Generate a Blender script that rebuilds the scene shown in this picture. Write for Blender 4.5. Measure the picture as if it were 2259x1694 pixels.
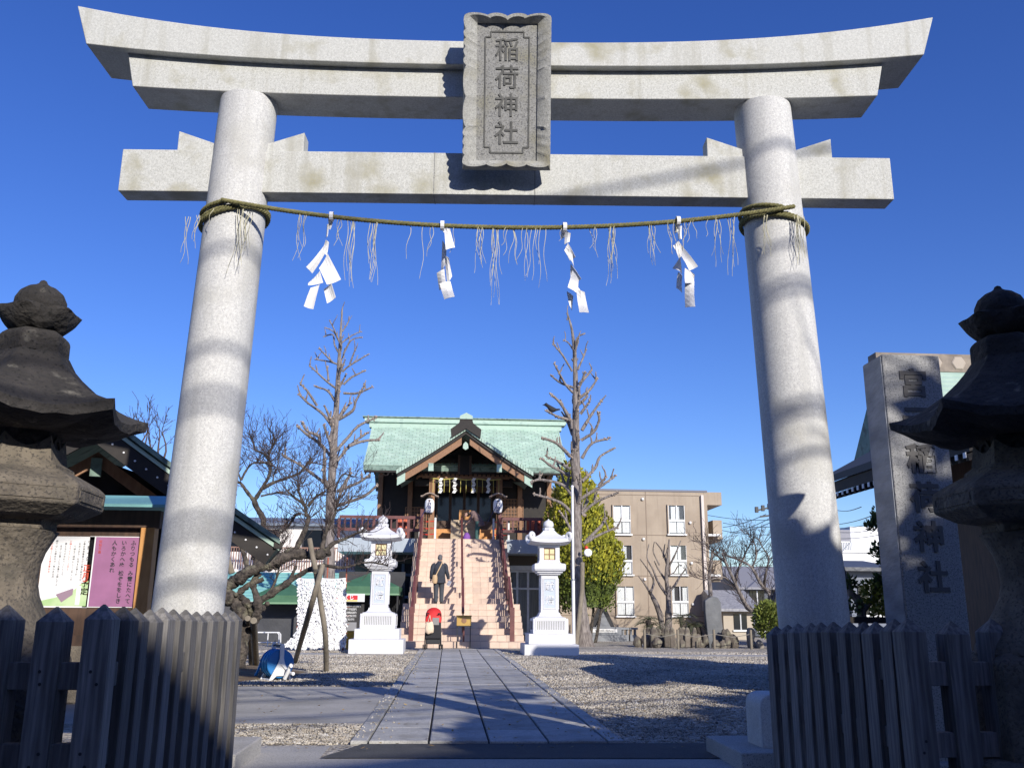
import bpy, math, random
from mathutils import Vector, Matrix, noise

for o in list(bpy.data.objects):
    bpy.data.objects.remove(o, do_unlink=True)
scene = bpy.context.scene
COL = scene.collection
R = math.radians
PI = math.pi

# ------------------------------------------------------------------ camera
IMG_W, IMG_H, FPX = 2259.0, 1694.0, 2000.0
CAM_P = Vector((-0.39, 0.0, 1.12))
YAW, PITCH, ROLL = R(3.86), math.atan(504 / 2000), R(0.4)
_fw = Vector((math.sin(YAW) * math.cos(PITCH), math.cos(YAW) * math.cos(PITCH), math.sin(PITCH)))
_rt = Vector((math.cos(YAW), -math.sin(YAW), 0))
_up = _rt.cross(_fw)
_R = _rt * math.cos(ROLL) + _up * math.sin(ROLL)
_U = _up * math.cos(ROLL) - _rt * math.sin(ROLL)
cam_data = bpy.data.cameras.new('camera')
cam = bpy.data.objects.new('camera', cam_data)
COL.objects.link(cam)
cam_data.sensor_width = 36.0
cam_data.lens = 36.0 * FPX / IMG_W
cam_data.clip_start, cam_data.clip_end = 0.05, 3000.0
cam.matrix_world = Matrix(((_R.x, _U.x, -_fw.x, CAM_P.x), (_R.y, _U.y, -_fw.y, CAM_P.y),
                           (_R.z, _U.z, -_fw.z, CAM_P.z), (0, 0, 0, 1)))
scene.camera = cam

# ------------------------------------------------------------------ light
SUN_EL, SUN_AZ = R(24.0), R(24.0)          # azimuth: to the right of straight behind the viewer
to_sun = Vector((math.sin(SUN_AZ) * math.cos(SUN_EL), -math.cos(SUN_AZ) * math.cos(SUN_EL), math.sin(SUN_EL)))
world = bpy.data.worlds.new('World')
scene.world = world
world.use_nodes = True
wn = world.node_tree.nodes
wn.clear()
w_out = wn.new('ShaderNodeOutputWorld')
w_bg = wn.new('ShaderNodeBackground')
w_sky = wn.new('ShaderNodeTexSky')
w_sky.sky_type = 'NISHITA'
w_sky.sun_disc = False
w_sky.sun_elevation = SUN_EL
w_sky.sun_rotation = PI - SUN_AZ
w_sky.altitude = 0
w_sky.air_density = 1.0
w_sky.dust_density = 0.3
w_sky.ozone_density = 5.0
w_hs = wn.new('ShaderNodeHueSaturation')
w_hs.inputs['Saturation'].default_value = 1.19
w_hs.inputs['Hue'].default_value = 0.522
w_bg.inputs['Strength'].default_value = 0.140
world.node_tree.links.new(w_sky.outputs[0], w_hs.inputs['Color'])
world.node_tree.links.new(w_hs.outputs[0], w_bg.inputs['Color'])
world.node_tree.links.new(w_bg.outputs[0], w_out.inputs['Surface'])
sun_data = bpy.data.lights.new('sun', 'SUN')
sun_data.energy = 4.6
sun_data.angle = R(0.53)
sun_data.color = (1.0, 0.94, 0.845)
sun = bpy.data.objects.new('sun', sun_data)
COL.objects.link(sun)
sun.rotation_euler = to_sun.to_track_quat('Z', 'Y').to_euler()
scene.view_settings.view_transform = 'Standard'
scene.view_settings.look = 'None'
scene.view_settings.exposure = 0.2
scene.view_settings.gamma = 1.0
scene.view_settings.use_curve_mapping = False
scene.cycles.max_bounces = 6
scene.cycles.diffuse_bounces = 3
scene.cycles.glossy_bounces = 3
scene.cycles.transmission_bounces = 5
scene.cycles.transparent_max_bounces = 6

# ------------------------------------------------------------------ placing helpers
def _ray(x, y):
    return _fw + _R * ((x - IMG_W / 2) / FPX) - _U * ((y - IMG_H / 2) / FPX)
def at(x, y, Y):
    d = _ray(x, y)
    return CAM_P + d * ((Y - CAM_P.y) / d.y)
def atz(x, y, z=0.0):
    d = _ray(x, y)
    return CAM_P + d * ((z - CAM_P.z) / d.z)

# ------------------------------------------------------------------ mesh builder
class MB:
    def __init__(s):
        s.v, s.f = [], []
    def add(s, verts, faces):
        b = len(s.v)
        s.v.extend([tuple(p) for p in verts])
        s.f.extend([tuple(i + b for i in f) for f in faces])
        return s
    def hexa(s, p):                                    # 8 corners: bottom 0-3 ccw, top 4-7
        return s.add(p, [(3, 2, 1, 0), (4, 5, 6, 7), (0, 1, 5, 4), (1, 2, 6, 5), (2, 3, 7, 6), (3, 0, 4, 7)])
    def box(s, x0, x1, y0, y1, z0, z1, M=None):
        p = [Vector(q) for q in ((x0, y0, z0), (x1, y0, z0), (x1, y1, z0), (x0, y1, z0), (x0, y0, z1), (x1, y0, z1), (x1, y1, z1), (x0, y1, z1))]
        if M:
            p = [M @ q for q in p]
        return s.hexa(p)
    def frustum(s, z0, hx0, hy0, z1, hx1, hy1, c=(0, 0)):
        x, y = c
        return s.hexa([(x - hx0, y - hy0, z0), (x + hx0, y - hy0, z0), (x + hx0, y + hy0, z0), (x - hx0, y + hy0, z0),
                       (x - hx1, y - hy1, z1), (x + hx1, y - hy1, z1), (x + hx1, y + hy1, z1), (x - hx1, y + hy1, z1)])
    def bar(s, a, b, w, h, up=(0, 0, 1)):
        a, b = Vector(a), Vector(b)
        d = (b - a).normalized()
        u = Vector(up)
        if abs(d.dot(u)) > 0.98:
            u = Vector((0, 1, 0))
        r = d.cross(u).normalized()
        u = r.cross(d)
        r, u = r * (w / 2), u * (h / 2)
        return s.hexa([a - r - u, a + r - u, b + r - u, b - r - u, a - r + u, a + r + u, b + r + u, b - r + u])
    def loft(s, rings, closed=True, cap0=True, cap1=True):
        n = len(rings[0])
        b = len(s.v)
        for r in rings:
            s.v.extend([tuple(p) for p in r])
        m = n if closed else n - 1
        for i in range(len(rings) - 1):
            for j in range(m):
                k = (j + 1) % n
                s.f.append((b + i * n + j, b + i * n + k, b + (i + 1) * n + k, b + (i + 1) * n + j))
        if cap0:
            s.f.append(tuple(b + j for j in range(n))[::-1])
        if cap1:
            s.f.append(tuple(b + (len(rings) - 1) * n + j for j in range(n)))
        return s
    def tube(s, pts, rad, n=8, caps=True):
        pts = [Vector(p) for p in pts]
        if not isinstance(rad, (list, tuple)):
            rad = [rad] * len(pts)
        rings = []
        pu = None
        for i, p in enumerate(pts):
            d = (pts[min(i + 1, len(pts) - 1)] - pts[max(i - 1, 0)])
            if d.length < 1e-9:
                d = Vector((0, 0, 1))
            d.normalize()
            if pu is None:
                u = d.orthogonal().normalized()
            else:
                u = pu - d * pu.dot(d)
                if u.length < 1e-6:
                    u = d.orthogonal()
                u.normalize()
            pu = u
            w = d.cross(u)
            rings.append([p + (u * math.cos(2 * PI * k / n) + w * math.sin(2 * PI * k / n)) * rad[i] for k in range(n)])
        return s.loft(rings, True, caps, caps)
    def lathe(s, prof, n=24, c=(0, 0, 0), phase=0.0, sx=1, sy=1):
        rings = [[(c[0] + r * sx * math.cos(phase + 2 * PI * k / n), c[1] + r * sy * math.sin(phase + 2 * PI * k / n), c[2] + z) for k in range(n)] for r, z in prof]
        return s.loft(rings)
    def prism(s, poly, a, b, axis='y'):                # polygon in the two other axes
        def P(u, v, t):
            return (u, t, v) if axis == 'y' else ((t, u, v) if axis == 'x' else (u, v, t))
        n = len(poly)
        vs = [P(u, v, a) for u, v in poly] + [P(u, v, b) for u, v in poly]
        fs = [tuple(range(n))[::-1], tuple(range(n, 2 * n))] + [(i, (i + 1) % n, n + (i + 1) % n, n + i) for i in range(n)]
        return s.add(vs, fs)
    def ball(s, c, r, seg=10, rings=7, sx=1, sy=1, sz=1):
        prof = [(max(1e-4, r * math.sin(PI * i / rings)), -r * sz * math.cos(PI * i / rings)) for i in range(rings + 1)]
        return s.lathe(prof, seg, c, 0, sx, sy)
    def xf(s, M):
        s.v = [tuple(M @ Vector(p)) for p in s.v]
        return s
    def mesh(s, name, m, smooth=None):
        me = bpy.data.meshes.new(name)
        me.from_pydata(s.v, [], s.f)
        if m is not None:
            me.materials.append(m)
        if smooth is not None:
            me.polygons.foreach_set('use_smooth', [True] * len(me.polygons))
            try:
                me.set_sharp_from_angle(angle=R(smooth))
            except Exception:
                pass
        me.update()
        return me
    def build(s, name, m, parent=None, smooth=None, bevel=0, fix=True):
        import bmesh
        me = s.mesh(name, m, None)
        if fix:
            bm = bmesh.new()
            bm.from_mesh(me)
            bmesh.ops.recalc_face_normals(bm, faces=bm.faces)
            bm.to_mesh(me)
            bm.free()
        if smooth is not None:
            me.polygons.foreach_set('use_smooth', [True] * len(me.polygons))
            me.set_sharp_from_angle(angle=R(smooth))
        return put(name, me, parent, bevel)

def put(name, me, parent=None, bevel=0):
    o = bpy.data.objects.new(name, me)
    COL.objects.link(o)
    if parent is not None:
        o.parent = parent
    if bevel:
        md = o.modifiers.new('bevel', 'BEVEL')
        md.width, md.segments, md.limit_method, md.angle_limit = bevel, 2, 'ANGLE', R(40)
    return o
def tag(o, label, cat, group=None):
    o['label'], o['category'] = label, cat
    if group:
        o['group'] = group
    return o
def thing(name, label, cat, loc=(0, 0, 0), rz=0.0, group=None):
    o = bpy.data.objects.new(name, None)
    o.empty_display_size = 0.2
    COL.objects.link(o)
    o.location = loc
    o.rotation_euler = (0, 0, rz)
    return tag(o, label, cat, group)
def struct(o, kind='structure'):
    o['kind'] = kind
    return o
def dup(root, loc=None, rz=None, label=None, parent=None):
    c = root.copy()
    COL.objects.link(c)
    if parent is not None:
        c.parent = parent
    if loc is not None:
        c.location = loc
    if rz is not None:
        c.rotation_euler = (0, 0, rz)
    if label:
        c['label'] = label
    for ch in list(root.children):
        dup(ch, parent=c)
    return c

# ------------------------------------------------------------------ materials
def _n(nt, t, **kw):
    n = nt.nodes.new(t)
    for k, v in kw.items():
        setattr(n, k, v)
    return n
def mat(name, c1, c2=None, scale=4.0, rough=0.7, bump=0.0, bscale=None, detail=6.0, metal=0.0, stain=None, stain_scale=1.2,
        stain_pos=(0.5, 0.7), speck=None, speck_scale=140.0, speck_pos=(0.55, 0.62), stretch=(1, 1, 1), spec=0.5, coat=0.0, jit=0.0, island=0.0, streak=None):
    m = bpy.data.materials.new(name)
    m.use_nodes = True
    nt = m.node_tree
    L = nt.links.new
    b = nt.nodes['Principled BSDF']
    b.inputs['Roughness'].default_value = rough
    b.inputs['Metallic'].default_value = metal
    b.inputs['Specular IOR Level'].default_value = spec
    b.inputs['Coat Weight'].default_value = coat
    tc = _n(nt, 'ShaderNodeTexCoord')
    mp = _n(nt, 'ShaderNodeMapping')
    mp.inputs['Scale'].default_value = stretch
    L(tc.outputs['Object'], mp.inputs['Vector'])
    vec = mp.outputs[0]
    def rgb(c):
        r = _n(nt, 'ShaderNodeRGB')
        r.outputs[0].default_value = (c[0], c[1], c[2], 1)
        return r.outputs[0]
    col = rgb(c1)
    def ramp(fac, lo, hi):
        rp = _n(nt, 'ShaderNodeMapRange')
        rp.inputs['From Min'].default_value, rp.inputs['From Max'].default_value = lo, hi
        L(fac, rp.inputs['Value'])
        return rp.outputs[0]
    def mix(fac, a, bb):
        mx = _n(nt, 'ShaderNodeMix', data_type='RGBA')
        L(fac, mx.inputs['Factor'])
        L(a, mx.inputs['A'])
        L(bb, mx.inputs['B'])
        return mx.outputs['Result']
    def noi(sc, dt=detail):
        t = _n(nt, 'ShaderNodeTexNoise')
        t.inputs['Scale'].default_value = sc
        t.inputs['Detail'].default_value = dt
        L(vec, t.inputs['Vector'])
        return t.outputs['Fac']
    if c2 is not None:
        col = mix(ramp(noi(scale), 0.35, 0.65), col, rgb(c2))
    if stain is not None:
        col = mix(ramp(noi(stain_scale, 8), *stain_pos), col, rgb(stain))
    if streak is not None:
        m2 = _n(nt, 'ShaderNodeMapping')
        m2.inputs['Scale'].default_value = (9, 9, 0.5)
        L(tc.outputs['Object'], m2.inputs['Vector'])
        t2 = _n(nt, 'ShaderNodeTexNoise')
        t2.inputs['Scale'].default_value = 1.0
        t2.inputs['Detail'].default_value = 7
        L(m2.outputs[0], t2.inputs['Vector'])
        col = mix(ramp(t2.outputs['Fac'], 0.54, 0.80), col, rgb(streak))
    if speck is not None:
        col = mix(ramp(noi(speck_scale, 2), *speck_pos), col, rgb(speck))
    if jit or island:
        src = _n(nt, 'ShaderNodeObjectInfo').outputs['Random'] if not island else _n(nt, 'ShaderNodeNewGeometry').outputs['Random Per Island']
        hv = _n(nt, 'ShaderNodeHueSaturation')
        mr = _n(nt, 'ShaderNodeMapRange')
        a = island or jit
        mr.inputs['To Min'].default_value, mr.inputs['To Max'].default_value = 1 - a, 1 + a
        L(src, mr.inputs['Value'])
        L(mr.outputs[0], hv.inputs['Value'])
        L(col, hv.inputs['Color'])
        col = hv.outputs[0]
    L(col, b.inputs['Base Color'])
    if bump:
        bp = _n(nt, 'ShaderNodeBump')
        bp.inputs['Strength'].default_value = 1.0
        bp.inputs['Distance'].default_value = bump
        L(noi(bscale or scale * 3, 8), bp.inputs['Height'])
        L(bp.outputs[0], b.inputs['Normal'])
    return m
def flat(name, c, rough=0.6, metal=0.0, emit=0.0):
    m = mat(name, c, tuple(x * 0.88 for x in c), 6.0, rough, metal=metal)
    if emit:
        b = m.node_tree.nodes['Principled BSDF']
        b.inputs['Emission Color'].default_value = (c[0], c[1], c[2], 1)
        b.inputs['Emission Strength'].default_value = emit
    return m
def gravel_mat(name, cols, scale, bump):
    m = bpy.data.materials.new(name)
    m.use_nodes = True
    nt = m.node_tree
    L = nt.links.new
    b = nt.nodes['Principled BSDF']
    b.inputs['Roughness'].default_value = 0.85
    tc = _n(nt, 'ShaderNodeTexCoord')
    vo = _n(nt, 'ShaderNodeTexVoronoi')
    vo.inputs['Scale'].default_value = scale
    L(tc.outputs['Object'], vo.inputs['Vector'])
    cr = _n(nt, 'ShaderNodeValToRGB')
    sp = _n(nt, 'ShaderNodeSeparateColor')
    L(vo.outputs['Color'], sp.inputs[0])
    L(sp.outputs[0], cr.inputs[0])
    e = cr.color_ramp.elements
    e[0].position, e[0].color = 0, (*cols[0], 1)
    e[1].position, e[1].color = 1, (*cols[-1], 1)
    for i, c in enumerate(cols[1:-1]):
        q = e.new((i + 1) / (len(cols) - 1))
        q.color = (*c, 1)
    nz = _n(nt, 'ShaderNodeTexNoise')
    nz.inputs['Scale'].default_value = 0.7
    nz.inputs['Detail'].default_value = 8
    L(tc.outputs['Object'], nz.inputs['Vector'])
    mr = _n(nt, 'ShaderNodeMapRange')
    mr.inputs['From Min'].default_value, mr.inputs['From Max'].default_value = 0.35, 0.65
    mr.inputs['To Min'].default_value, mr.inputs['To Max'].default_value = 0.72, 1.12
    L(nz.outputs['Fac'], mr.inputs['Value'])
    hv = _n(nt, 'ShaderNodeHueSaturation')
    L(mr.outputs[0], hv.inputs['Value'])
    L(cr.outputs[0], hv.inputs['Color'])
    L(hv.outputs[0], b.inputs['Base Color'])
    iv = _n(nt, 'ShaderNodeMath', operation='SUBTRACT')
    iv.inputs[0].default_value = 1
    L(vo.outputs['Distance'], iv.inputs[1])
    bp = _n(nt, 'ShaderNodeBump')
    bp.inputs['Distance'].default_value = bump
    L(iv.outputs[0], bp.inputs['Height'])
    L(bp.outputs[0], b.inputs['Normal'])
    return m
def glass_mat(name, c, rough=0.03):
    m = bpy.data.materials.new(name)
    m.use_nodes = True
    b = m.node_tree.nodes['Principled BSDF']
    b.inputs['Base Color'].default_value = (*c, 1)
    b.inputs['Roughness'].default_value = rough
    b.inputs['Specular IOR Level'].default_value = 0.35
    return m
def clear_glass(name):
    m = bpy.data.materials.new(name)
    m.use_nodes = True
    nt = m.node_tree
    nt.nodes.clear()
    o = _n(nt, 'ShaderNodeOutputMaterial')
    mx = _n(nt, 'ShaderNodeMixShader')
    t = _n(nt, 'ShaderNodeBsdfTransparent')
    g = _n(nt, 'ShaderNodeBsdfGlossy')
    g.inputs['Roughness'].default_value = 0.02
    f = _n(nt, 'ShaderNodeFresnel')
    f.inputs['IOR'].default_value = 1.5
    nt.links.new(f.outputs[0], mx.inputs[0])
    nt.links.new(t.outputs[0], mx.inputs[1])
    nt.links.new(g.outputs[0], mx.inputs[2])
    nt.links.new(mx.outputs[0], o.inputs['Surface'])
    return m

M = {}
M['granite'] = mat('granite', (0.66, 0.66, 0.64), (0.52, 0.52, 0.51), 60, 0.75, 0.0012, 120, speck=(0.34, 0.34, 0.35), speck_scale=190, speck_pos=(0.56, 0.66), stain=(0.40, 0.39, 0.34), stain_scale=2.3, stain_pos=(0.52, 0.80), streak=(0.46, 0.46, 0.44))
M['granite_beam'] = mat('granite_beam', (0.60, 0.605, 0.575), (0.48, 0.485, 0.46), 60, 0.8, 0.0012, 120, speck=(0.33, 0.33, 0.30), speck_scale=190, speck_pos=(0.56, 0.66), stain=(0.34, 0.32, 0.22), stain_scale=3.4, stain_pos=(0.55, 0.74), streak=(0.36, 0.35, 0.29))
M['granite_dark'] = mat('granite_dark', (0.33, 0.33, 0.32), (0.25, 0.25, 0.245), 50, 0.85, 0.004, 90, speck=(0.15, 0.15, 0.15), speck_scale=90, stain=(0.25, 0.24, 0.18), stain_scale=4)
M['plaque_rim'] = mat('plaque_rim', (0.42, 0.42, 0.395), (0.33, 0.33, 0.31), 50, 0.85, 0.003, 90, speck=(0.22, 0.22, 0.21), speck_scale=150, stain=(0.30, 0.28, 0.20), stain_scale=4)
M['white_stone'] = mat('white_stone', (0.70, 0.70, 0.72), (0.62, 0.62, 0.645), 40, 0.7, 0.0006, 150, stain=(0.60, 0.60, 0.60), stain_scale=2.2, stain_pos=(0.52, 0.85))
M['panel_stone'] = mat('panel_stone', (0.52, 0.58, 0.66), (0.48, 0.53, 0.60), 40, 0.8)
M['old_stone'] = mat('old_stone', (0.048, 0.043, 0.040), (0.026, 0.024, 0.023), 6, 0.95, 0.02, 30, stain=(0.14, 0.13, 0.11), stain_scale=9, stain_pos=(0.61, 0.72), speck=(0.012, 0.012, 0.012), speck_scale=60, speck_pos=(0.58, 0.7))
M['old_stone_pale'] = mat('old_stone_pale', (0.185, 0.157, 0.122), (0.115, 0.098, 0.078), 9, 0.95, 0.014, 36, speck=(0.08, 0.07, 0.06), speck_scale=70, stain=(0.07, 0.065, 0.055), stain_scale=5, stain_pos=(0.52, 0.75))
M['monument'] = mat('monument', (0.34, 0.34, 0.34), (0.26, 0.26, 0.26), 50, 0.8, 0.002, 80, speck=(0.16, 0.16, 0.16), speck_scale=100)
M['monument_side'] = mat('monument_side', (0.40, 0.42, 0.46), (0.26, 0.28, 0.31), 3, 0.9, 0.012, 9, stretch=(1, 1, 2.4))
M['cut_shade'] = mat('cut_shade', (0.12, 0.115, 0.11), rough=0.95)  # dark tone stands in for the shade inside the cut letters
M['carved'] = mat('carved', (0.15, 0.15, 0.145), (0.10, 0.10, 0.095), 20, 0.95)
M['wood_grey'] = mat('wood_grey', (0.21, 0.20, 0.195), (0.09, 0.086, 0.082), 9, 0.85, 0.0022, 30, stretch=(6, 6, 0.4), jit=0.35, streak=(0.055, 0.052, 0.05), stain=(0.06, 0.057, 0.055), stain_scale=3, stain_pos=(0.55, 0.8))
M['wood_dark'] = mat('wood_dark', (0.020, 0.015, 0.012), (0.012, 0.009, 0.008), 6, 0.7, 0.002, 20)
M['wood_brown'] = mat('wood_brown', (0.30, 0.16, 0.085), (0.22, 0.11, 0.055), 7, 0.65, 0.002, 20, stretch=(4, 4, 1))
M['wood_orange'] = mat('wood_orange', (0.60, 0.30, 0.10), (0.50, 0.23, 0.07), 7, 0.6, stretch=(4, 4, 1))
M['wood_board'] = mat('wood_board', (0.105, 0.060, 0.038), (0.06, 0.036, 0.025), 6, 0.7, stretch=(5, 5, 0.7))
M['copper'] = mat('copper', (0.37, 0.51, 0.41), (0.44, 0.565, 0.47), 3, 0.8, streak=(0.29, 0.41, 0.33), stain=(0.29, 0.42, 0.34), stain_scale=1.5, stain_pos=(0.5, 0.8), island=0.10)
M['copper_flat'] = mat('copper_flat', (0.35, 0.48, 0.40), (0.42, 0.54, 0.46), 3, 0.75, stain=(0.14, 0.25, 0.21), stain_scale=3, stain_pos=(0.55, 0.8))
M['copper_dull'] = mat('copper_dull', (0.16, 0.24, 0.20), (0.22, 0.31, 0.26), 5, 0.8, stain=(0.07, 0.09, 0.08), stain_scale=6)
M['green_sheet'] = mat('green_sheet', (0.20, 0.44, 0.42), (0.24, 0.50, 0.47), 3, 0.5)
M['rail_red'] = mat('rail_red', (0.150, 0.050, 0.046), (0.115, 0.038, 0.036), 5, 0.5, stain=(0.20, 0.10, 0.09), stain_scale=9, stain_pos=(0.6, 0.8))
M['pink_tile'] = mat('pink_tile', (0.66, 0.51, 0.405), (0.58, 0.445, 0.35), 5, 0.75, island=0.07, stain=(0.50, 0.385, 0.315), stain_scale=2.2, stain_pos=(0.5, 0.75))
M['grout'] = mat('grout', (0.30, 0.23, 0.19), rough=0.95)
M['slab'] = mat('slab', (0.47, 0.46, 0.44), (0.39, 0.385, 0.37), 12, 0.85, 0.004, 50, speck=(0.24, 0.24, 0.23), speck_scale=120, jit=0.17, stain=(0.27, 0.255, 0.225), stain_scale=2.6, stain_pos=(0.5, 0.72))
M['joint'] = mat('joint', (0.045, 0.042, 0.038), rough=0.98)
M['concrete'] = mat('concrete', (0.46, 0.44, 0.41), (0.38, 0.365, 0.34), 2, 0.9, 0.003, 60, stain=(0.20, 0.19, 0.17), stain_scale=0.8, stain_pos=(0.52, 0.8), speck=(0.20, 0.2, 0.19), speck_scale=120)
M['asphalt'] = mat('asphalt', (0.060, 0.060, 0.060), (0.045, 0.045, 0.046), 6, 0.9, 0.004, 120, speck=(0.13, 0.13, 0.125), speck_scale=200)
M['dirt'] = mat('dirt', (0.17, 0.115, 0.065), (0.11, 0.075, 0.045), 3, 0.95, 0.02, 10, stain=(0.24, 0.2, 0.10), stain_scale=5)
M['gravel'] = gravel_mat('gravel', [(0.14, 0.12, 0.10), (0.42, 0.37, 0.30), (0.55, 0.50, 0.42), (0.30, 0.27, 0.23), (0.66, 0.62, 0.55)], 28, 0.03)
M['pebble'] = gravel_mat('pebble', [(0.16, 0.14, 0.115), (0.45, 0.39, 0.31), (0.57, 0.52, 0.44), (0.31, 0.28, 0.24), (0.68, 0.64, 0.57)], 17, 0.0)
M['bark_grey'] = mat('bark_grey', (0.30, 0.262, 0.238), (0.13, 0.11, 0.10), 7, 0.95, 0.03, 18, stretch=(3, 3, 0.6))
M['bark_knob'] = mat('bark_knob', (0.42, 0.345, 0.285), (0.25, 0.195, 0.16), 14, 0.95, 0.012, 30)
M['bark_plum'] = mat('bark_plum', (0.115, 0.095, 0.078), (0.030, 0.025, 0.022), 12, 0.95, 0.05, 22, stain=(0.20, 0.185, 0.13), stain_scale=5, stain_pos=(0.55, 0.72))
M['twig'] = mat('twig', (0.10, 0.072, 0.064), (0.065, 0.048, 0.045), 9, 0.9)
M['log'] = mat('log', (0.25, 0.215, 0.165), (0.17, 0.145, 0.11), 6, 0.9, 0.006, 20, stretch=(3, 3, 0.8))
M['rope'] = mat('rope', (0.22, 0.20, 0.085), (0.13, 0.125, 0.05), 40, 0.9, 0.004, 90)
M['straw'] = mat('straw', (0.55, 0.52, 0.38), (0.42, 0.40, 0.27), 20, 0.9)
M['paper'] = mat('paper', (0.84, 0.84, 0.84), (0.78, 0.78, 0.79), 5, 0.8)
M['white'] = flat('white_paint', (0.80, 0.80, 0.80), 0.5)
M['black'] = flat('black_cloth', (0.018, 0.018, 0.022), 0.8)
M['iron'] = flat('dark_iron', (0.03, 0.03, 0.032), 0.5, 0.3)
M['steel'] = flat('steel', (0.45, 0.45, 0.47), 0.35, 0.8)
M['glass'] = glass_mat('window_glass', (0.012, 0.016, 0.022), 0.12)
M['pane'] = clear_glass('clear_pane')
# ------------------------------------------------------------------ lettering
def glyphs(text, size, m, parent, mtx, name='lettering', vertical=True, extrude=0.004, bold=0.0, pitch=1.05, label=None):
    verts, faces = [], []
    n = 0
    for ch in text:
        if ch == ' ':
            n += 0.55
            continue
        cu = bpy.data.curves.new('g', 'FONT')
        cu.body = ch
        cu.size = size
        cu.resolution_u = 2
        cu.extrude = extrude / 2
        cu.offset = bold
        cu.align_x = 'CENTER'
        ob = bpy.data.objects.new('g', cu)
        COL.objects.link(ob)
        me = bpy.data.meshes.new_from_object(ob.evaluated_get(bpy.context.evaluated_depsgraph_get()))
        dx, dy = (0, -n * size * pitch) if vertical else (n * size * pitch, 0)
        b = len(verts)
        verts += [tuple(mtx @ Vector((v.co.x + dx, v.co.y + dy - size * 0.85 * vertical, v.co.z))) for v in me.vertices]
        faces += [tuple(b + i for i in p.vertices) for p in me.polygons]
        bpy.data.objects.remove(ob)
        bpy.data.curves.remove(cu)
        bpy.data.meshes.remove(me)
        n += 1
    me = bpy.data.meshes.new(name)
    me.from_pydata(verts, [], faces)
    me.materials.append(m)
    return put(name, me, parent)
def facing(p, tilt=0.0, rz=0.0):                      # a sheet facing -Y, standing upright at p
    return Matrix.Translation(p) @ Matrix.Rotation(rz, 4, 'Z') @ Matrix.Rotation(PI / 2 + tilt, 4, 'X')

# ------------------------------------------------------------------ ground
def sheet(name, poly, z, m, thick=0.0):
    b = MB()
    if thick:
        b.prism(poly, z - thick, z, 'z')
    else:
        b.add([(x, y, z) for x, y in poly], [tuple(range(len(poly)))])
    return struct(b.build(name, m))
sheet('ground', [(-700, -300), (700, -300), (700, 1200), (-700, 1200)], -0.06, M['concrete'])
sheet('gravel_ground', [(-22, 7.2), (26, 7.2), (26, 46), (-22, 46)], 0.0, M['gravel'])
sheet('road', [(-60, -12), (60, -12), (60, 3.2), (-60, 3.2)], -0.05, M['asphalt'])
sheet('gate_apron', [(-9, 3.2), (9, 3.2), (9, 7.95), (1.98, 7.95), (1.98, 7.66), (-1.36, 7.66), (-1.36, 8.35), (-9, 8.35)], 0.006, M['concrete'])
sheet('asphalt_strip', [(-1.36, 7.66), (2.75, 7.55), (2.35, 8.44), (-1.10, 8.44)], 0.012, M['asphalt'])
sheet('cross_path', [(-9.5, 10.0), (-1.215, 9.95), (-1.215, 14.6), (-9.5, 14.9)], 0.010, M['concrete'], 0.05)
sheet('paved_strip', [(3.2, 25.2), (22, 25.2), (22, 26.3), (3.2, 26.3)], 0.010, M['concrete'], 0.05)
sheet('paved_walk', [(-20, 25.4), (-3.3, 25.4), (-3.3, 26.4), (-20, 26.4)], 0.010, M['concrete'], 0.05)
b = MB()
rng = random.Random(3)
pts = [(-4.75 + (1.75 + 0.22 * rng.uniform(-1, 1)) * math.cos(a), 17.7 + (2.3 + 0.3 * rng.uniform(-1, 1)) * math.sin(a)) for a in [2 * PI * i / 40 for i in range(40)]]
rings = [[(x, y, 0.002) for x, y in pts], [(-4.75 + (x + 4.75) * 0.8, 17.7 + (y - 17.7) * 0.8, 0.05) for x, y in pts], [(-4.75 + (x + 4.75) * 0.4, 17.7 + (y - 17.7) * 0.4, 0.11) for x, y in pts]]
b.loft(rings, True, False, True)
struct(b.build('bare_earth', M['dirt'], smooth=60))
# loose pebbles: many small stones standing proud of the gravel sheet
def pebbles(name, region, n, r0, r1, seed):
    rg = random.Random(seed)
    V, Fc = [], []
    tmpl = [(1, 0, 0), (0, 1, 0), (-1, 0, 0), (0, -1, 0), (0, 0, 1), (0, 0, -1)]
    tf = [(0, 1, 4), (1, 2, 4), (2, 3, 4), (3, 0, 4), (1, 0, 5), (2, 1, 5), (3, 2, 5), (0, 3, 5)]
    while n > 0:
        x, y = region(rg)
        r = rg.uniform(r0, r1) * (0.8 + y / 25)
        a = rg.uniform(0, PI)
        sx, sy, sz = r * rg.uniform(0.7, 1.3), r * rg.uniform(0.6, 1.0), r * rg.uniform(0.5, 0.8)
        b0 = len(V)
        ca, sa = math.cos(a), math.sin(a)
        for (u, v, w) in tmpl:
            u, v, w = u * sx * rg.uniform(0.8, 1.2), v * sy * rg.uniform(0.8, 1.2), w * sz
            V.append((x + u * ca - v * sa, y + u * sa + v * ca, 0.004 + w + sz * 0.3))
        Fc.extend([(b0 + i, b0 + j, b0 + k) for i, j, k in tf])
        n -= 1
    me = bpy.data.meshes.new(name)
    me.from_pydata(V, [], Fc)
    me.materials.append(M['pebble'])
    me.polygons.foreach_set('use_smooth', [True] * len(me.polygons))
    o = put(name, me)
    struct(o, 'stuff')
    o['label'], o['category'] = 'grey and tan loose gravel covering the precinct ground', 'gravel'
    return o
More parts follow.
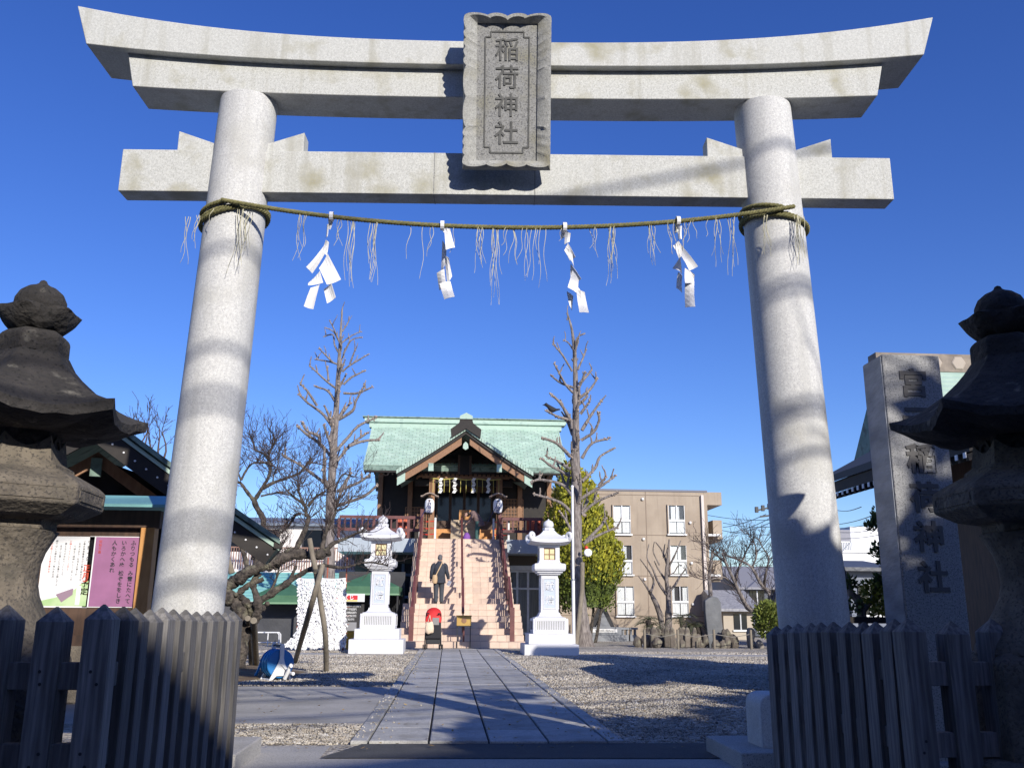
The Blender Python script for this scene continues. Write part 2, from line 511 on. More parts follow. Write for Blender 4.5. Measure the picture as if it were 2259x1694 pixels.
def reg(rg):
    while True:
        y = 8.0 + 20 * rg.random() ** 1.7
        x = rg.uniform(-1, 1) * (1.2 + y * 0.30) + y * 0.04
        if x < -1.215 and (9.95 < y < 14.8 or y < 8.4):
            continue
        if -1.23 < x < 1.23 and y > 8.4:
            continue
        if y < 8.46:
            continue
        if ((x + 4.75) / 1.8) ** 2 + ((y - 17.7) / 2.3) ** 2 < 1 or 25.2 < y < 26.4:
            continue
        return x, y
pebbles('gravel', reg, 60000, 0.009, 0.017, 5)
# a few fallen leaves and stray stones on the paving
lv_rg = random.Random(91)
lf_v, lf_f = [], []
for _ in range(420):
    y = 8.0 + 20 * lv_rg.random() ** 1.6
    x = lv_rg.uniform(-1, 1) * (1.2 + y * 0.22)
    z = 0.042 if abs(x) < 1.21 and y > 8.44 else 0.03
    a, l_ = lv_rg.uniform(0, 2 * PI), lv_rg.uniform(0.018, 0.035)
    ca, sa = math.cos(a) * l_, math.sin(a) * l_
    b0 = len(lf_v)
    lf_v += [(x - ca, y - sa, z), (x + sa * 0.5, y - ca * 0.5, z + 0.008), (x + ca, y + sa, z + lv_rg.uniform(0, 0.02)), (x - sa * 0.5, y + ca * 0.5, z + 0.004)]
    lf_f.append((b0, b0 + 1, b0 + 2, b0 + 3))
me = bpy.data.meshes.new('fallen_leaves')
me.from_pydata(lf_v, [], lf_f)
me.materials.append(mat('dry_leaf', (0.30, 0.17, 0.06), (0.42, 0.30, 0.10), 9, 0.8, island=0.4))
o = struct(put('fallen_leaves', me), 'stuff')
o['label'], o['category'] = 'scattered dry brown leaves on the path and gravel', 'leaves'
pebbles('stray_stones', lambda rg: ((lambda y: (rg.choice((-1, 1)) * (1.21 - abs(rg.gauss(0, 0.16))), y))(8.5 + 18 * rg.random() ** 1.5)), 420, 0.008, 0.014, 12).location.z = 0.034

# approach path of cut stone, slab by slab
path = struct(sheet('stone_path', [(-1.21, 8.44), (1.21, 8.44), (1.21, 28.9), (-1.21, 28.9)], 0.008, M['joint']))
rng = random.Random(11)
slab_cache = {}
def slab(x0, x1, y0, y1, top):
    key = (round(x1 - x0, 3), round(y1 - y0, 3))
    g = 0.010
    if key not in slab_cache:
        bb = MB()
        hx, hy = (x1 - x0) / 2 - g, (y1 - y0) / 2 - g * 0.5
        bb.frustum(-0.03, hx, hy, 0.016, hx, hy)
        bb.frustum(0.016, hx, hy, 0.022, hx - 0.008, hy - 0.008)
        slab_cache[key] = bb.mesh('stone_slab', M['slab'])
    o = put('stone_slab', slab_cache[key], path)
    o.location = ((x0 + x1) / 2, (y0 + y1) / 2, top)
    return o
cols = [-1.21, -1.05, -0.525, 0.0, 0.525, 1.05, 1.21]
for i in range(6):
    edge = i in (0, 5)
    y = 8.44 - (0.0 if edge else [0.0, 0.35, 0.1, 0.45, 0.2][i] * 0)
    step = 1.36 if edge else 0.93
    first = True
    while y < 28.85:
        L_ = step if not (first and not edge) else [0, 0.93, 0.55, 0.8, 0.4][i]
        first = False
        y1 = min(28.9, y + L_)
        slab(cols[i], cols[i + 1], y, y1, 0.012 + rng.uniform(-0.003, 0.003) + (0.004 if edge else 0))
        y = y1

# kerb blocks and rounded end stones beside the gate posts
def kerb_stone(sx, label):
    t = thing('kerb_block', label, 'kerb', (0, 0, 0))
    xa, xb = (-2.62, -1.87) if sx < 0 else (1.80, 2.75)
    bb = MB().box(xa, xb, 7.02, 7.98, -0.05, 0.13)
    bb.build('plinth', M['concrete'], t, bevel=0.012)
    xc = xa + 0.28 if sx < 0 else xb - 0.33
    h = 0.52
    w = 0.36 if sx < 0 else 0.38
    prof = [(xc - w, 0.12), (xc + w * 0.62, 0.12)]
    for k in range(7):
        a = k * PI / 2 / 6
        prof.append((xc + w * 0.62 - 0.09 + 0.09 * math.cos(a), h - 0.09 + 0.09 * math.sin(a)) if sx < 0 else (xc + w * 0.62, h - 0.02))
    if sx > 0:
        prof = [(xc - w, 0.12), (xc + w, 0.12), (xc + w, h)]
        for k in range(7):
            a = PI / 2 + k * PI / 2 / 6
            prof.append((xc - w + 0.09 + 0.09 * math.cos(a), h - 0.09 + 0.09 * math.sin(a)))
    else:
        prof.append((xc - w, h))
    MB().prism(prof, 7.25, 7.62).build('end_stone', M['granite'], t, bevel=0.015)
kerb_stone(-1, 'low rounded granite end stone on a kerb block beside the left fence')
kerb_stone(1, 'low rounded granite end stone on a kerb block beside the dark right fence')

# ------------------------------------------------------------------ torii
S = 0.8296
T_LOC, T_ROT = Vector((-0.017, 6.43, 0)), R(-3.3)
torii = thing('torii_gate', 'large pale granite gate with two round pillars and upswept lintel', 'gate', T_LOC, T_ROT)
def pillar(sx):
    bb = MB()
    rings = []
    for i in range(25):
        z = i / 24 * 6.03 * S
        u = z / S
        xc = sx * (2.637 - (u - 0.0) * 0.0305) * S
        r = (0.292 - (u / 6.03) * 0.028 + 0.012 * math.exp(-u * 2)) * S
        rings.append([(xc + r * math.cos(2 * PI * k / 48), r * math.sin(2 * PI * k / 48), z) for k in range(48)])
    bb.loft(rings)
    bb.build('pillar', M['granite'], torii, smooth=40)
pillar(-1)
pillar(1)
def curved_beam(name, zb, zt, hw_b, hw_t, half_b, half_t, pb, pt, m, n=40):
    # cross-sections along u; bottom/top heights are functions of u
    bb = MB()
    rings = []
    for i in range(n + 1):
        t = -1 + 2 * i / n
        ub, ut = t * half_b, t * half_t
        b_z, t_z = zb(ub), zt(ut)
        rings.append([(ub * S, -hw_b * S, b_z * S), (ub * S, hw_b * S, b_z * S), (ut * S, hw_t * S, t_z * S), (ut * S, -hw_t * S, t_z * S)])
    bb.loft(rings)
    return bb.build(name, m, torii, smooth=35, bevel=0.006)
curve = lambda base, amp, ref: (lambda u: base + amp * (abs(u) / ref) ** 2.7)
curved_beam('top_lintel', curve(6.30, 0.17, 3.93), curve(6.55, 0.325, 4.05), 0.285, 0.285, 3.93, 4.06, 0, 0, M['granite_beam'])
curved_beam('second_lintel', curve(6.01, 0.075, 3.5), curve(6.299, 0.135, 3.56), 0.20, 0.20, 3.49, 3.57, 0, 0, M['granite_beam'])
MB().box(-3.55 * S, 3.59 * S, -0.105 * S, 0.105 * S, 5.07 * S, 5.49 * S).build('tie_beam', M['granite_beam'], torii, bevel=0.006)
for sx in (-1, 1):
    for side in (-1, 1):
        x0 = sx * 2.47 + side * 0.22
        x1 = sx * 2.47 + side * 0.585
        MB().prism([(x0 * S, 5.492 * S), (x1 * S, 5.492 * S), (x1 * S, 5.69 * S), (x0 * S, 5.56 * S)], -0.088 * S, 0.088 * S).build('wedge', M['granite_beam'], torii, bevel=0.004)
for ux in (0.27, -0.66):
    MB().box((ux - 0.004) * S, (ux + 0.004) * S, -0.107 * S, 0.107 * S, 5.069 * S, 5.491 * S).build('beam_joint', M['granite_dark'], torii)

# name plaque leaning out from the lintels
TM = Matrix.Translation(T_LOC) @ Matrix.Rotation(T_ROT, 4, 'Z')
plq = thing('name_plaque', 'grey stone name plaque with scalloped frame hung on the gate lintel', 'plaque', TM @ Vector((0.005 * S, -0.24 * S, 5.25 * S)), T_ROT)
lean = Matrix.Rotation(R(13.0), 4, 'X')
PW, PH = 0.40 * S, 1.40 * S
def scallop(n, L_, depth):
    out = []
    for i in range(n * 8 + 1):
        t = i / (n * 8)
        out.append((t * L_, depth * abs(math.sin(t * n * PI)) ** 0.6))
    return out
PT = 0.105 * S                                          # rim thickness in front of the panel
iw, ih = 0.275 * S, 1.255 * S
# four rims, outer edge scalloped in front
def rim(pa, pb, qa, qb, n, lobes):
    # pa-pb outer edge, qa-qb inner edge (2-D x,z); front outer edge wavy
    rings = []
    for i in range(n + 1):
        t = i / n
        w = lobes(t)
        o = Vector((pa[0] + (pb[0] - pa[0]) * t, 0, pa[1] + (pb[1] - pa[1]) * t))
        q = Vector((qa[0] + (qb[0] - qa[0]) * t, 0, qa[1] + (qb[1] - qa[1]) * t))
        d = (q - o).normalized()
        yb, yf = 0.0, -PT
        rings.append([o + Vector((0, yb, 0)), o + d * (0.010 * S) + Vector((0, yf * 0.55, 0)), o + d * (0.004 + 0.030 * w) * S + Vector((0, yf, 0)), o + d * (0.035 + 0.034 * w) * S + Vector((0, yf + 0.002, 0)), q + Vector((0, -0.045 * S, 0)), q + Vector((0, yb, 0))])
    return MB().loft(rings)
def lob(n):
    return lambda t: 1 - abs(math.sin(t * n * PI)) ** 0.7
def lob_side(t):
    # cloud-shaped lobes grouped: broad, three narrow, broad, narrow
    cuts = [0, 0.07, 0.13, 0.19, 0.25, 0.45, 0.66, 0.72, 0.78, 0.84, 0.90, 1.0]
    for a, b_ in zip(cuts, cuts[1:]):
        if a <= t <= b_:
            return 1 - abs(math.sin((t - a) / (b_ - a) * PI)) ** 0.6
    return 1
zi0, zi1 = 0.075 * S, 0.075 * S + ih
for nm, args in (('side_rim', ((-PW, 0), (-PW, PH), (-iw, zi0), (-iw, zi1), 88, lob_side)), ('side_rim', ((PW, PH), (PW, 0), (iw, zi1), (iw, zi0), 88, lambda t: lob_side(1 - t))),
                 ('top_rim', ((-PW, PH), (PW, PH), (-iw, zi1), (iw, zi1), 48, lob(4))), ('bottom_rim', ((PW, 0), (-PW, 0), (iw, zi0), (-iw, zi0), 48, lob(4)))):
    rim(*args).xf(lean).build(nm, M['plaque_rim'], plq, smooth=35)
bb = MB().box(-iw, iw, -0.030 * S, 0.02 * S, zi0, zi1)
bb.xf(lean).build('panel', M['granite_dark'], plq)
nx, nz0, nz1 = 0.20 * S, zi0 + 0.075 * S, zi1 - 0.075 * S
k = 0.05 * S
border = [(-nx + k, nz0), (nx - k, nz0), (nx - k, nz0 + k), (nx, nz0 + k), (nx, nz1 - k), (nx - k, nz1 - k), (nx - k, nz1), (-nx + k, nz1), (-nx + k, nz1 - k), (-nx, nz1 - k), (-nx, nz0 + k), (-nx + k, nz0 + k)]
bb = MB()
for i, (a, c_) in enumerate(border):
    d_ = border[(i + 1) % len(border)]
    bb.bar((a, -0.030 * S, c_), (d_[0], -0.030 * S, d_[1]), 0.012 * S, 0.014 * S, up=(0, 1, 0))
bb.xf(lean).build('groove_border', M['carved'], plq)
glyphs('稲荷神社', 0.225 * S, M['carved'], plq, lean @ facing(Vector((0, -0.031 * S, zi1 - 0.13 * S))), 'inscription', extrude=0.012, bold=0.0012, pitch=1.13)
MB().box(-0.05 * S, 0.05 * S, 0.02, 0.30 * S, 0.9 * S, 1.0 * S).build('bracket', M['iron'], plq)

# sacred rope with straw tufts and its coils round the pillars
def tor(u, off, z):
    return TM @ Vector((u * S, off * S, z * S))
rope = thing('straw_rope', 'twisted olive straw rope hung between the two gate pillars', 'rope', (0, 0, 0))
def rope_curve(t):                                      # t 0..1
    u = -2.52 + 5.10 * t
    z = 4.655 + 0.225 * abs(2 * t - 1.0) ** 2.1
    off = -0.335 + 0.02 * math.sin(t * PI)
    return tor(u, off, z)
def twisted(fn, n, r, turns):
    out = MB()
    for s_ in range(3):
        pts_ = []
        for i in range(n + 1):
            t = i / n
            p = fn(t)
            q = fn(min(1, t + 0.004)) - fn(max(0, t - 0.004))
            q.normalize()
            e1 = q.cross(Vector((0, 0, 1)))
            e1 = e1.normalized() if e1.length > 1e-4 else Vector((1, 0, 0))
            e2 = e1.cross(q)
            a = 2 * PI * (turns * t + s_ / 3)
            pts_.append(p + e1 * (math.cos(a) * r * 0.60) + e2 * (math.sin(a) * r * 0.60))
        out.tube(pts_, r * 0.50, 6)
    return out
twisted(rope_curve, 640, 0.0170, 64).build('rope', M['rope'], rope, smooth=60, fix=False)
for sx in (-1, 1):
    def coil(t, sx=sx):
        a = PI * 0.5 + t * 2 * PI * 2.5
        z = 4.83 + 0.085 * math.sin(t * 9) * 0.4 + 0.10 * (t - 0.5) - 0.06 * math.cos(a) * sx
        xc = sx * (2.637 - z * 0.0305)
        return tor(xc + 0.294 * math.cos(a), 0.294 * math.sin(a), z)
    twisted(coil, 420, 0.0165, 48).build('coil', M['rope'], rope, smooth=60, fix=False)
rng = random.Random(21)
def strand(mb, p, L_, r=0.0028, sway=0.05):
    pts_, rad = [], []
    a = rng.uniform(0, 2 * PI)
    w = rng.uniform(-1, 1) * sway
    for i in range(9):
        t = i / 8
        pts_.append(p + Vector((w * t * t + 0.010 * math.sin(a + t * 7), 0.012 * math.cos(a + t * 6), -L_ * t)))
        rad.append(r * (1 - 0.5 * t))
    mb.tube(pts_, rad, 4, False)
tufts = [(668, 110, 5), (752, 70, 3), (775, 135, 7), (822, 125, 8), (895, 75, 1), (928, 110, 1), (950, 70, 2), (1000, 55, 1), (1058, 90, 6), (1098, 150, 8), (1116, 60, 2), (1134, 80, 3), (1158, 100, 3), (1176, 105, 3), (1196, 120, 2), (1236, 40, 1), (1310, 75, 3), (1346, 122, 9), (1440, 85, 6), (1484, 75, 4), (1513, 70, 4), (1535, 50, 1), (1557, 50, 1), (1578, 95, 4), (1612, 125, 4)]
for px, L_, n in tufts:
    mb = MB()
    t = min(1, max(0, (px / IMG_W * 8.13 - 4.05 + 2.52 + 0.03) / 5.10))
    # find t whose image column matches
    best = min(range(401), key=lambda i: abs((lambda v: IMG_W / 2 + FPX * v.dot(_R) / v.dot(_fw))(rope_curve(i / 400) - CAM_P) - px))
    p0 = rope_curve(best / 400)
    for _ in range(n):
        strand(mb, p0 + Vector((rng.uniform(-0.03, 0.03), rng.uniform(-0.015, 0.015), -0.01)), L_ / 265 * rng.uniform(0.6, 1.05), sway=0.045)
    mb.build('straw_tuft', M['straw'], rope, fix=False)
for sx, us in ((-1, ((-2.78, 0.26, 3), (-2.86, 0.40, 3), (-2.34, 0.50, 5), (-2.27, 0.32, 4), (-2.6, 0.14, 1))), (1, ((2.33, 0.33, 5), (2.58, 0.40, 5), (2.64, 0.34, 4)))):
    for u, L_, n in us:
        mb = MB()
        dx = (u - sx * 2.49)
        off = -math.sqrt(max(0.02, 0.345 ** 2 - dx * dx))
        for _ in range(n):
            strand(mb, tor(u + rng.uniform(-0.03, 0.03), off, 4.80), L_ * rng.uniform(0.7, 1.05), 0.0028, 0.04)
        mb.build('straw_tuft', M['straw'], rope, fix=False)

# zig-zag paper streamers
def streamer(px_top, label, segs):
    best = min(range(401), key=lambda i: abs((lambda v: IMG_W / 2 + FPX * v.dot(_R) / v.dot(_fw))(rope_curve(i / 400) - CAM_P) - px_top))
    p0 = rope_curve(best / 400)
    t = thing('paper_streamer', label, 'paper streamer', p0, 0, 'folded paper streamers on the gate rope')
    k = 1 / 262.0
    ringp = []
    for i in range(13):
        a = 2 * PI * i / 12
        ringp.append((0, 0.036 * math.cos(a), 0.036 * math.sin(a)))
    MB().loft([[(x - 0.014, y, z) for x, y, z in ringp[:-1]], [(x + 0.014, y, z) for x, y, z in ringp[:-1]]], True, False, False).build('loop', M['paper'], t, fix=False)
    for pts_ in segs:                                   # each folded leaf: quad with slight curl
        mb = MB()
        q = [Vector((x * k, d * k, -z * k)) for x, z, d in pts_]
        n = 5
        grid = []
        for i in range(n + 1):
            a, c_ = q[0].lerp(q[3], i / n), q[1].lerp(q[2], i / n)
            bow = math.sin(PI * i / n) * 0.012
            grid.append([a + Vector((0, bow, 0)), a.lerp(c_, 0.5) + Vector((0, bow - 0.008, 0)), c_ + Vector((0, bow, 0))])
        mb.loft(grid, False, False, False)
        o = mb.build('paper_leaf', M['paper'], t, fix=False)
        sd = o.modifiers.new('thickness', 'SOLIDIFY')
        sd.thickness = 0.002
# leaf corners: (x, drop, depth) in photo pixels from the tie point, order: top-left, top-right, bottom-right, bottom-left
streamer(732, 'leftmost paper streamer, widest, its folds fanned out to both sides', [[(-7, 1, 6), (4, 1, 3), (-2.5, 23, 10), (-5, 23, 9)], [(-6, 22, -10), (-2.5, 22, -14), (-3, 47, -13), (-7, 47, -5)], [(-9, 46, 6), (-3, 50, 7), (-7, 76, 12), (-16, 65, 10)], [(-10, 66, -10), (-1, 71, -15), (-29, 119, -5), (-38, 114, -24)], [(-4, 74, 6), (24, 125, 7), (-1, 139, 0), (-19, 103, 9)], [(-14, 116, -10), (-6, 140, -13), (-33, 148, -18), (-35, 137, -2)], [(6, 132, 6), (16, 161, 7), (0, 173, 9), (-9, 142, 18)], [(-13, 142, -10), (-22, 191, -8), (-40, 186, -9), (-29, 150, -12)]])
streamer(975, 'second paper streamer from the left, narrow with a long straight tail', [[(-2, 0, 6), (6, 0, 10), (12, 14, 19), (3, 16, -4)], [(4, 10, -10), (15, 12, -13), (25, 46, -4), (8, 58, -20)], [(1, 28, 6), (9, 40, 8), (9, 74, 4), (0, 92, 15)], [(6, 66, -10), (14, 72, -16), (21, 104, -3), (13, 122, 0)], [(-8, 95, 6), (6, 88, 1), (11, 126, -3), (-2, 126, 16)], [(-2, 122, -10), (18, 116, -7), (27, 152, -23), (8, 155, -15)]])
streamer(1246, 'third paper streamer from the left, longest, twisted and shaded inside', [[(-6, 3, 6), (8, 3, 12), (10, 18, -8), (-4, 17, 18)], [(0, 15, -10), (10, 17, -12), (8, 34, -9), (-1, 38, -5)], [(7, 30, 6), (22, 56, 11), (12, 60, 20), (-1, 46, 4)], [(0, 44, -10), (14, 57, -5), (17, 80, 1), (9, 70, -11)], [(12, 72, 6), (32, 102, 6), (22, 107, 15), (13, 96, 17)], [(13, 92, -10), (25, 109, -7), (22, 138, -10), (2, 130, -20)], [(19, 112, 6), (34, 132, 5), (27, 143, -5), (18, 134, -7)], [(20, 130, -10), (35, 136, -14), (43, 175, -9), (24, 178, -18)], [(4, 128, 6), (16, 138, 4), (14, 164, 13), (9, 158, 5)]])
streamer(1497, 'rightmost paper streamer hanging nearest the right pillar', [[(-5, 0, 6), (5, 1, 12), (4, 16, 12), (-2, 18, 19)], [(-2, 16, -10), (4, 15, -12), (3, 42, -11), (-1, 42, -8)], [(1, 38, 6), (16, 62, 6), (1, 72, 10), (-11, 50, 3)], [(7, 60, -10), (33, 95, -8), (16, 103, -6), (0, 76, -11)], [(3, 72, 6), (6, 104, 9), (1, 104, -1), (-9, 90, 20)], [(7, 100, -10), (25, 113, -11), (25, 128, -3), (2, 136, -24)], [(-2, 102, 6), (5, 110, 4), (5, 142, 11), (-5, 132, 13)], [(6, 128, -10), (25, 124, -5), (21, 180, -19), (7, 176, -2)]])

# ------------------------------------------------------------------ wooden fences
def picket_mesh(h, w=0.112):
    bb = MB()
    hw = w / 2
    bb.loft([[(-hw, -hw, -0.05), (hw, -hw, -0.05), (hw, hw, -0.05), (-hw, hw, -0.05)], [(-hw, -hw, h - 0.055), (hw, -hw, h - 0.055), (hw, hw, h - 0.055), (-hw, hw, h - 0.055)],
             [(-0.004, -0.004, h), (0.004, -0.004, h), (0.004, 0.004, h), (-0.004, 0.004, h)]])
    return bb.mesh('picket', M['wood_grey'])
rng = random.Random(8)
def fence(label, x_side, ys, z_near, z_far, xs, sgn):
    t = thing('wooden_fence', label, 'fence', (0, 0, 0), 0, 'picket fences round the gate pillars')
    pm = picket_mesh(1.0)
    def pk(x, y, h):
        o = put('picket', pm, t)
        o.location = (x, y, 0)
        o.scale = (1, 1, h)
        o.rotation_euler = (rng.uniform(-0.008, 0.008), rng.uniform(-0.008, 0.008), rng.uniform(-0.04, 0.04))
    yn, yf = ys[0], ys[-1]
    nail = MB().lathe([(0.0005, -0.004), (0.006, -0.003), (0.007, 0.0)], 8).xf(Matrix.Rotation(PI / 2, 4, 'X')).mesh('nail', M['iron'])
    for x in [x_side] + list(xs):
        for z in (0.87, 0.82, 0.55, 0.50):
            o = put('nail', nail, t)
            o.location = (x + rng.uniform(-0.02, 0.02), yn - 0.0575, z)
    for y in ys:
        f = (y - yn) / (yf - yn)
        pk(x_side, y, z_near + (z_far - z_near) * f + rng.uniform(-0.008, 0.008))
    for x in xs:
        pk(x, yn, z_near + rng.uniform(-0.008, 0.008))
    for z in (0.85, 0.53):
        MB().box(min(x_side, xs[-1]), max(x_side, xs[-1]), yn - 0.030, yn + 0.030, z - 0.055, z + 0.055).build('rail', M['wood_grey'], t, bevel=0.004)
        MB().box(x_side - 0.028, x_side + 0.028, yn + 0.032, yf + 0.02, z - 0.05, z + 0.05).build('rail', M['wood_grey'], t, bevel=0.004)
    return t
fence('weathered grey picket fence in front of the left pillar, sunlit on its inner side', -1.855, [4.12, 4.33, 4.53, 4.72, 4.94, 5.15, 5.38, 5.60, 5.82, 6.07, 6.32, 6.55], 1.136, 1.112, [-1.855 - 0.2 * i for i in range(1, 9)], -1)
fence('picket fence standing in deep shade in front of the right pillar', 1.86, [4.43, 4.60, 4.79, 4.95, 5.13, 5.32, 5.50, 5.69, 5.88, 6.08, 6.28], 1.10, 1.05, [1.86 + 0.21 * i for i in range(1, 9)], 1)

# ------------------------------------------------------------------ old hexagonal stone lanterns
def old_lantern(label, px, py, Y, ph):
    c = at(px, py, Y)
    t = thing('stone_lantern', label, 'stone lantern', (c.x, Y, 0), ph, 'old dark stone lanterns behind the fences')
    def hexring(r, z, n=6):
        return [(r * math.cos(2 * PI * k / n), r * math.sin(2 * PI * k / n), z) for k in range(n)]
    def hexflat(a):
        return math.cos(PI / 6) / math.cos((a % (PI / 3)) - PI / 6)
    MB().lathe([(0.03, 2.585), (0.09, 2.59), (0.115, 2.61), (0.127, 2.645), (0.124, 2.68), (0.105, 2.72), (0.072, 2.748), (0.040, 2.762), (0.022, 2.775), (0.015, 2.79), (0.004, 2.796)], 24).build('onion_finial', M['old_stone'], t, smooth=50)
    prof = [(0.07, 2.50), (0.10, 2.503), (0.135, 2.52), (0.165, 2.55), (0.192, 2.60), (0.186, 2.618), (0.15, 2.60), (0.11, 2.59)]
    rings = []
    for r, zz in prof:
        lo = 1.0 if r > 0.125 and zz < 2.61 else 0.3
        rings.append([(r * (1 + 0.08 * lo * math.cos(6 * 2 * PI * q / 48)) * math.cos(2 * PI * q / 48), r * (1 + 0.08 * lo * math.cos(6 * 2 * PI * q / 48)) * math.sin(2 * PI * q / 48), zz + 0.018 * lo * math.cos(6 * 2 * PI * q / 48)) for q in range(48)])
    MB().loft(rings).build('lotus_bowl', M['old_stone'], t, smooth=45)
    MB().loft([hexring(0.172, 2.35), hexring(0.170, 2.475), hexring(0.135, 2.505)]).build('neck_block', M['old_stone'], t, bevel=0.012)
    n = 48
    rings = []
    for i in range(11):
        f = i / 10
        rad = 0.172 + (0.545 - 0.172) * f
        zc = 2.385 - 0.335 * (0.55 * f + 0.45 * f ** 0.6)
        ring = []
        for q in range(n):
            a = 2 * PI * q / n
            seg = (q % 8) / 8.0
            corner = abs(2 * seg - 1) ** 2.2
            rr = rad * hexflat(a) * (1 + 0.10 * corner * f ** 3)
            ring.append((rr * math.cos(a), rr * math.sin(a), zc + corner * f ** 4 * 0.060 + rng.uniform(-1, 1) * 0.004))
        rings.append(ring)
    last = rings[-1]
    rings.append([(x * 0.99, y * 0.99, zz - 0.045 + rng.uniform(-1, 1) * 0.010) for x, y, zz in last])
    rings.append([(x * 0.75, y * 0.75, zz - 0.085) for x, y, zz in last])
    rings.append([(x * 0.36, y * 0.36, 1.975) for x, y, zz in last])
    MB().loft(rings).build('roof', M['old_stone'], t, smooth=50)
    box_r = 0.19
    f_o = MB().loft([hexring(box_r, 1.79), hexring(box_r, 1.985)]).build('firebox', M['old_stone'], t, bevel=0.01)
    for q in range(6):
        a = 2 * PI * (q + 0.5) / 6
        d = box_r * math.cos(PI / 6)
        Mx = Matrix.Rotation(a, 4, 'Z') @ Matrix.Translation((d + 0.002, 0, 1.895)) @ Matrix.Rotation(PI / 2, 4, 'Y')
        MB().lathe([(0.040, -0.004), (0.054, 0.0), (0.054, 0.010), (0.038, 0.010), (0.036, -0.02), (0.0005, -0.02)], 20, sx=1.2).xf(Mx).build('window_ring', M['old_stone'], f_o, smooth=40)
    rings = []
    for r, zz, cn in ((0.19, 1.90, 0.05), (0.205, 1.895, 0.06), (0.215, 1.86, 0.03), (0.225, 1.83, 0.0), (0.262, 1.805, 0.0), (0.265, 1.785, 0.0), (0.22, 1.775, 0.0)):
        rings.append([(r * hexflat(2 * PI * q / 36) * math.cos(2 * PI * q / 36), r * hexflat(2 * PI * q / 36) * math.sin(2 * PI * q / 36), zz + cn * abs(2 * ((q % 6) / 6.0) - 1) ** 2.0) for q in range(36)])
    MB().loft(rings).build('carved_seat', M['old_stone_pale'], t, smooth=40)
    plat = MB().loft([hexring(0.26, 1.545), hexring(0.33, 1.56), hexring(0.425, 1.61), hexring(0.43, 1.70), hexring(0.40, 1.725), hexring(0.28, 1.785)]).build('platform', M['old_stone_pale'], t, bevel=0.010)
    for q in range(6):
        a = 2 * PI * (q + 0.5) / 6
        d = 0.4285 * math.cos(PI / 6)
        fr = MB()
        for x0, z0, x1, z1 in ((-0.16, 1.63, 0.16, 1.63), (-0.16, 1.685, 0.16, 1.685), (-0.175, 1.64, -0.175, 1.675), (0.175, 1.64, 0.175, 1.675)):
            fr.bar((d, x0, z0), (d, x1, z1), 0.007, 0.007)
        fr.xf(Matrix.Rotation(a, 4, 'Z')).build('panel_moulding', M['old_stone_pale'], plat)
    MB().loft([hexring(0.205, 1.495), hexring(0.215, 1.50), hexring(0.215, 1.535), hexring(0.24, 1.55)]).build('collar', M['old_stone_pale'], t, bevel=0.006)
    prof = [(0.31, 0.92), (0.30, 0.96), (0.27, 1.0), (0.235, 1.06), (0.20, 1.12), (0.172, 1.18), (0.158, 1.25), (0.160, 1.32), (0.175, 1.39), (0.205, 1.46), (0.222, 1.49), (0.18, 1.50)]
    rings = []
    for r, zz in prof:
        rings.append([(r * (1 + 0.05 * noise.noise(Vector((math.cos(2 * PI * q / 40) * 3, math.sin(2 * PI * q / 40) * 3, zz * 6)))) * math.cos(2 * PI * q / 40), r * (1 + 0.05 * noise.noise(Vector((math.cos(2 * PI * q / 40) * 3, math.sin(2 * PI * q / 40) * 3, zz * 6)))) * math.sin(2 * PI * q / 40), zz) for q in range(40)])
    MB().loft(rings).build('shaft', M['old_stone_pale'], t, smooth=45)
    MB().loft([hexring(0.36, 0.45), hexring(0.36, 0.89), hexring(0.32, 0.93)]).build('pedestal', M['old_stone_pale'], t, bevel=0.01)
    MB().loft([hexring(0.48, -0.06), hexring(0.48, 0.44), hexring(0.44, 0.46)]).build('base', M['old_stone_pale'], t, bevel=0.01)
    return t
old_lantern('weathered brown stone lantern behind the left fence, roof corner curling up', 97, 620, 4.65, R(33))
o = old_lantern('black silhouetted stone lantern in shade behind the right fence', 2200, 631, 4.45, R(27))
o.scale = (at(2200, 631, 4.45).z / 2.796,) * 3

# ------------------------------------------------------------------ carved name stone on the right
YM = 6.0
a = at(1966, 782, YM)
x0 = at(1985, 1200, YM).x
x1 = at(2118, 1200, YM).x
zt = a.z
mon = thing('name_stone', 'tall square stone pillar with carved characters, dappled by leaf shade', 'stone pillar', (x0, YM, 0))
w = x1 - x0
MB().box(0, w, 0, 0.30, 0, zt).build('pillar', M['monument'], mon, bevel=0.008)
MB().box(-0.006, 0.0005, 0.012, 0.288, 0.02, zt - 0.012).build('rough_side', M['monument_side'], mon)
MB().box(-0.12, w + 0.12, -0.12, 0.42, -0.02, 0.22).build('plinth', M['monument'], mon, bevel=0.015)
z_last = at(2060, 1238, YM).z
glyphs('宮元稲荷神社', 0.215, M['cut_shade'], mon, facing(Vector((w * 0.50, -0.003, z_last + 5 * 0.268))), 'inscription', extrude=0.008, bold=0.006, pitch=0.268 / 0.215)

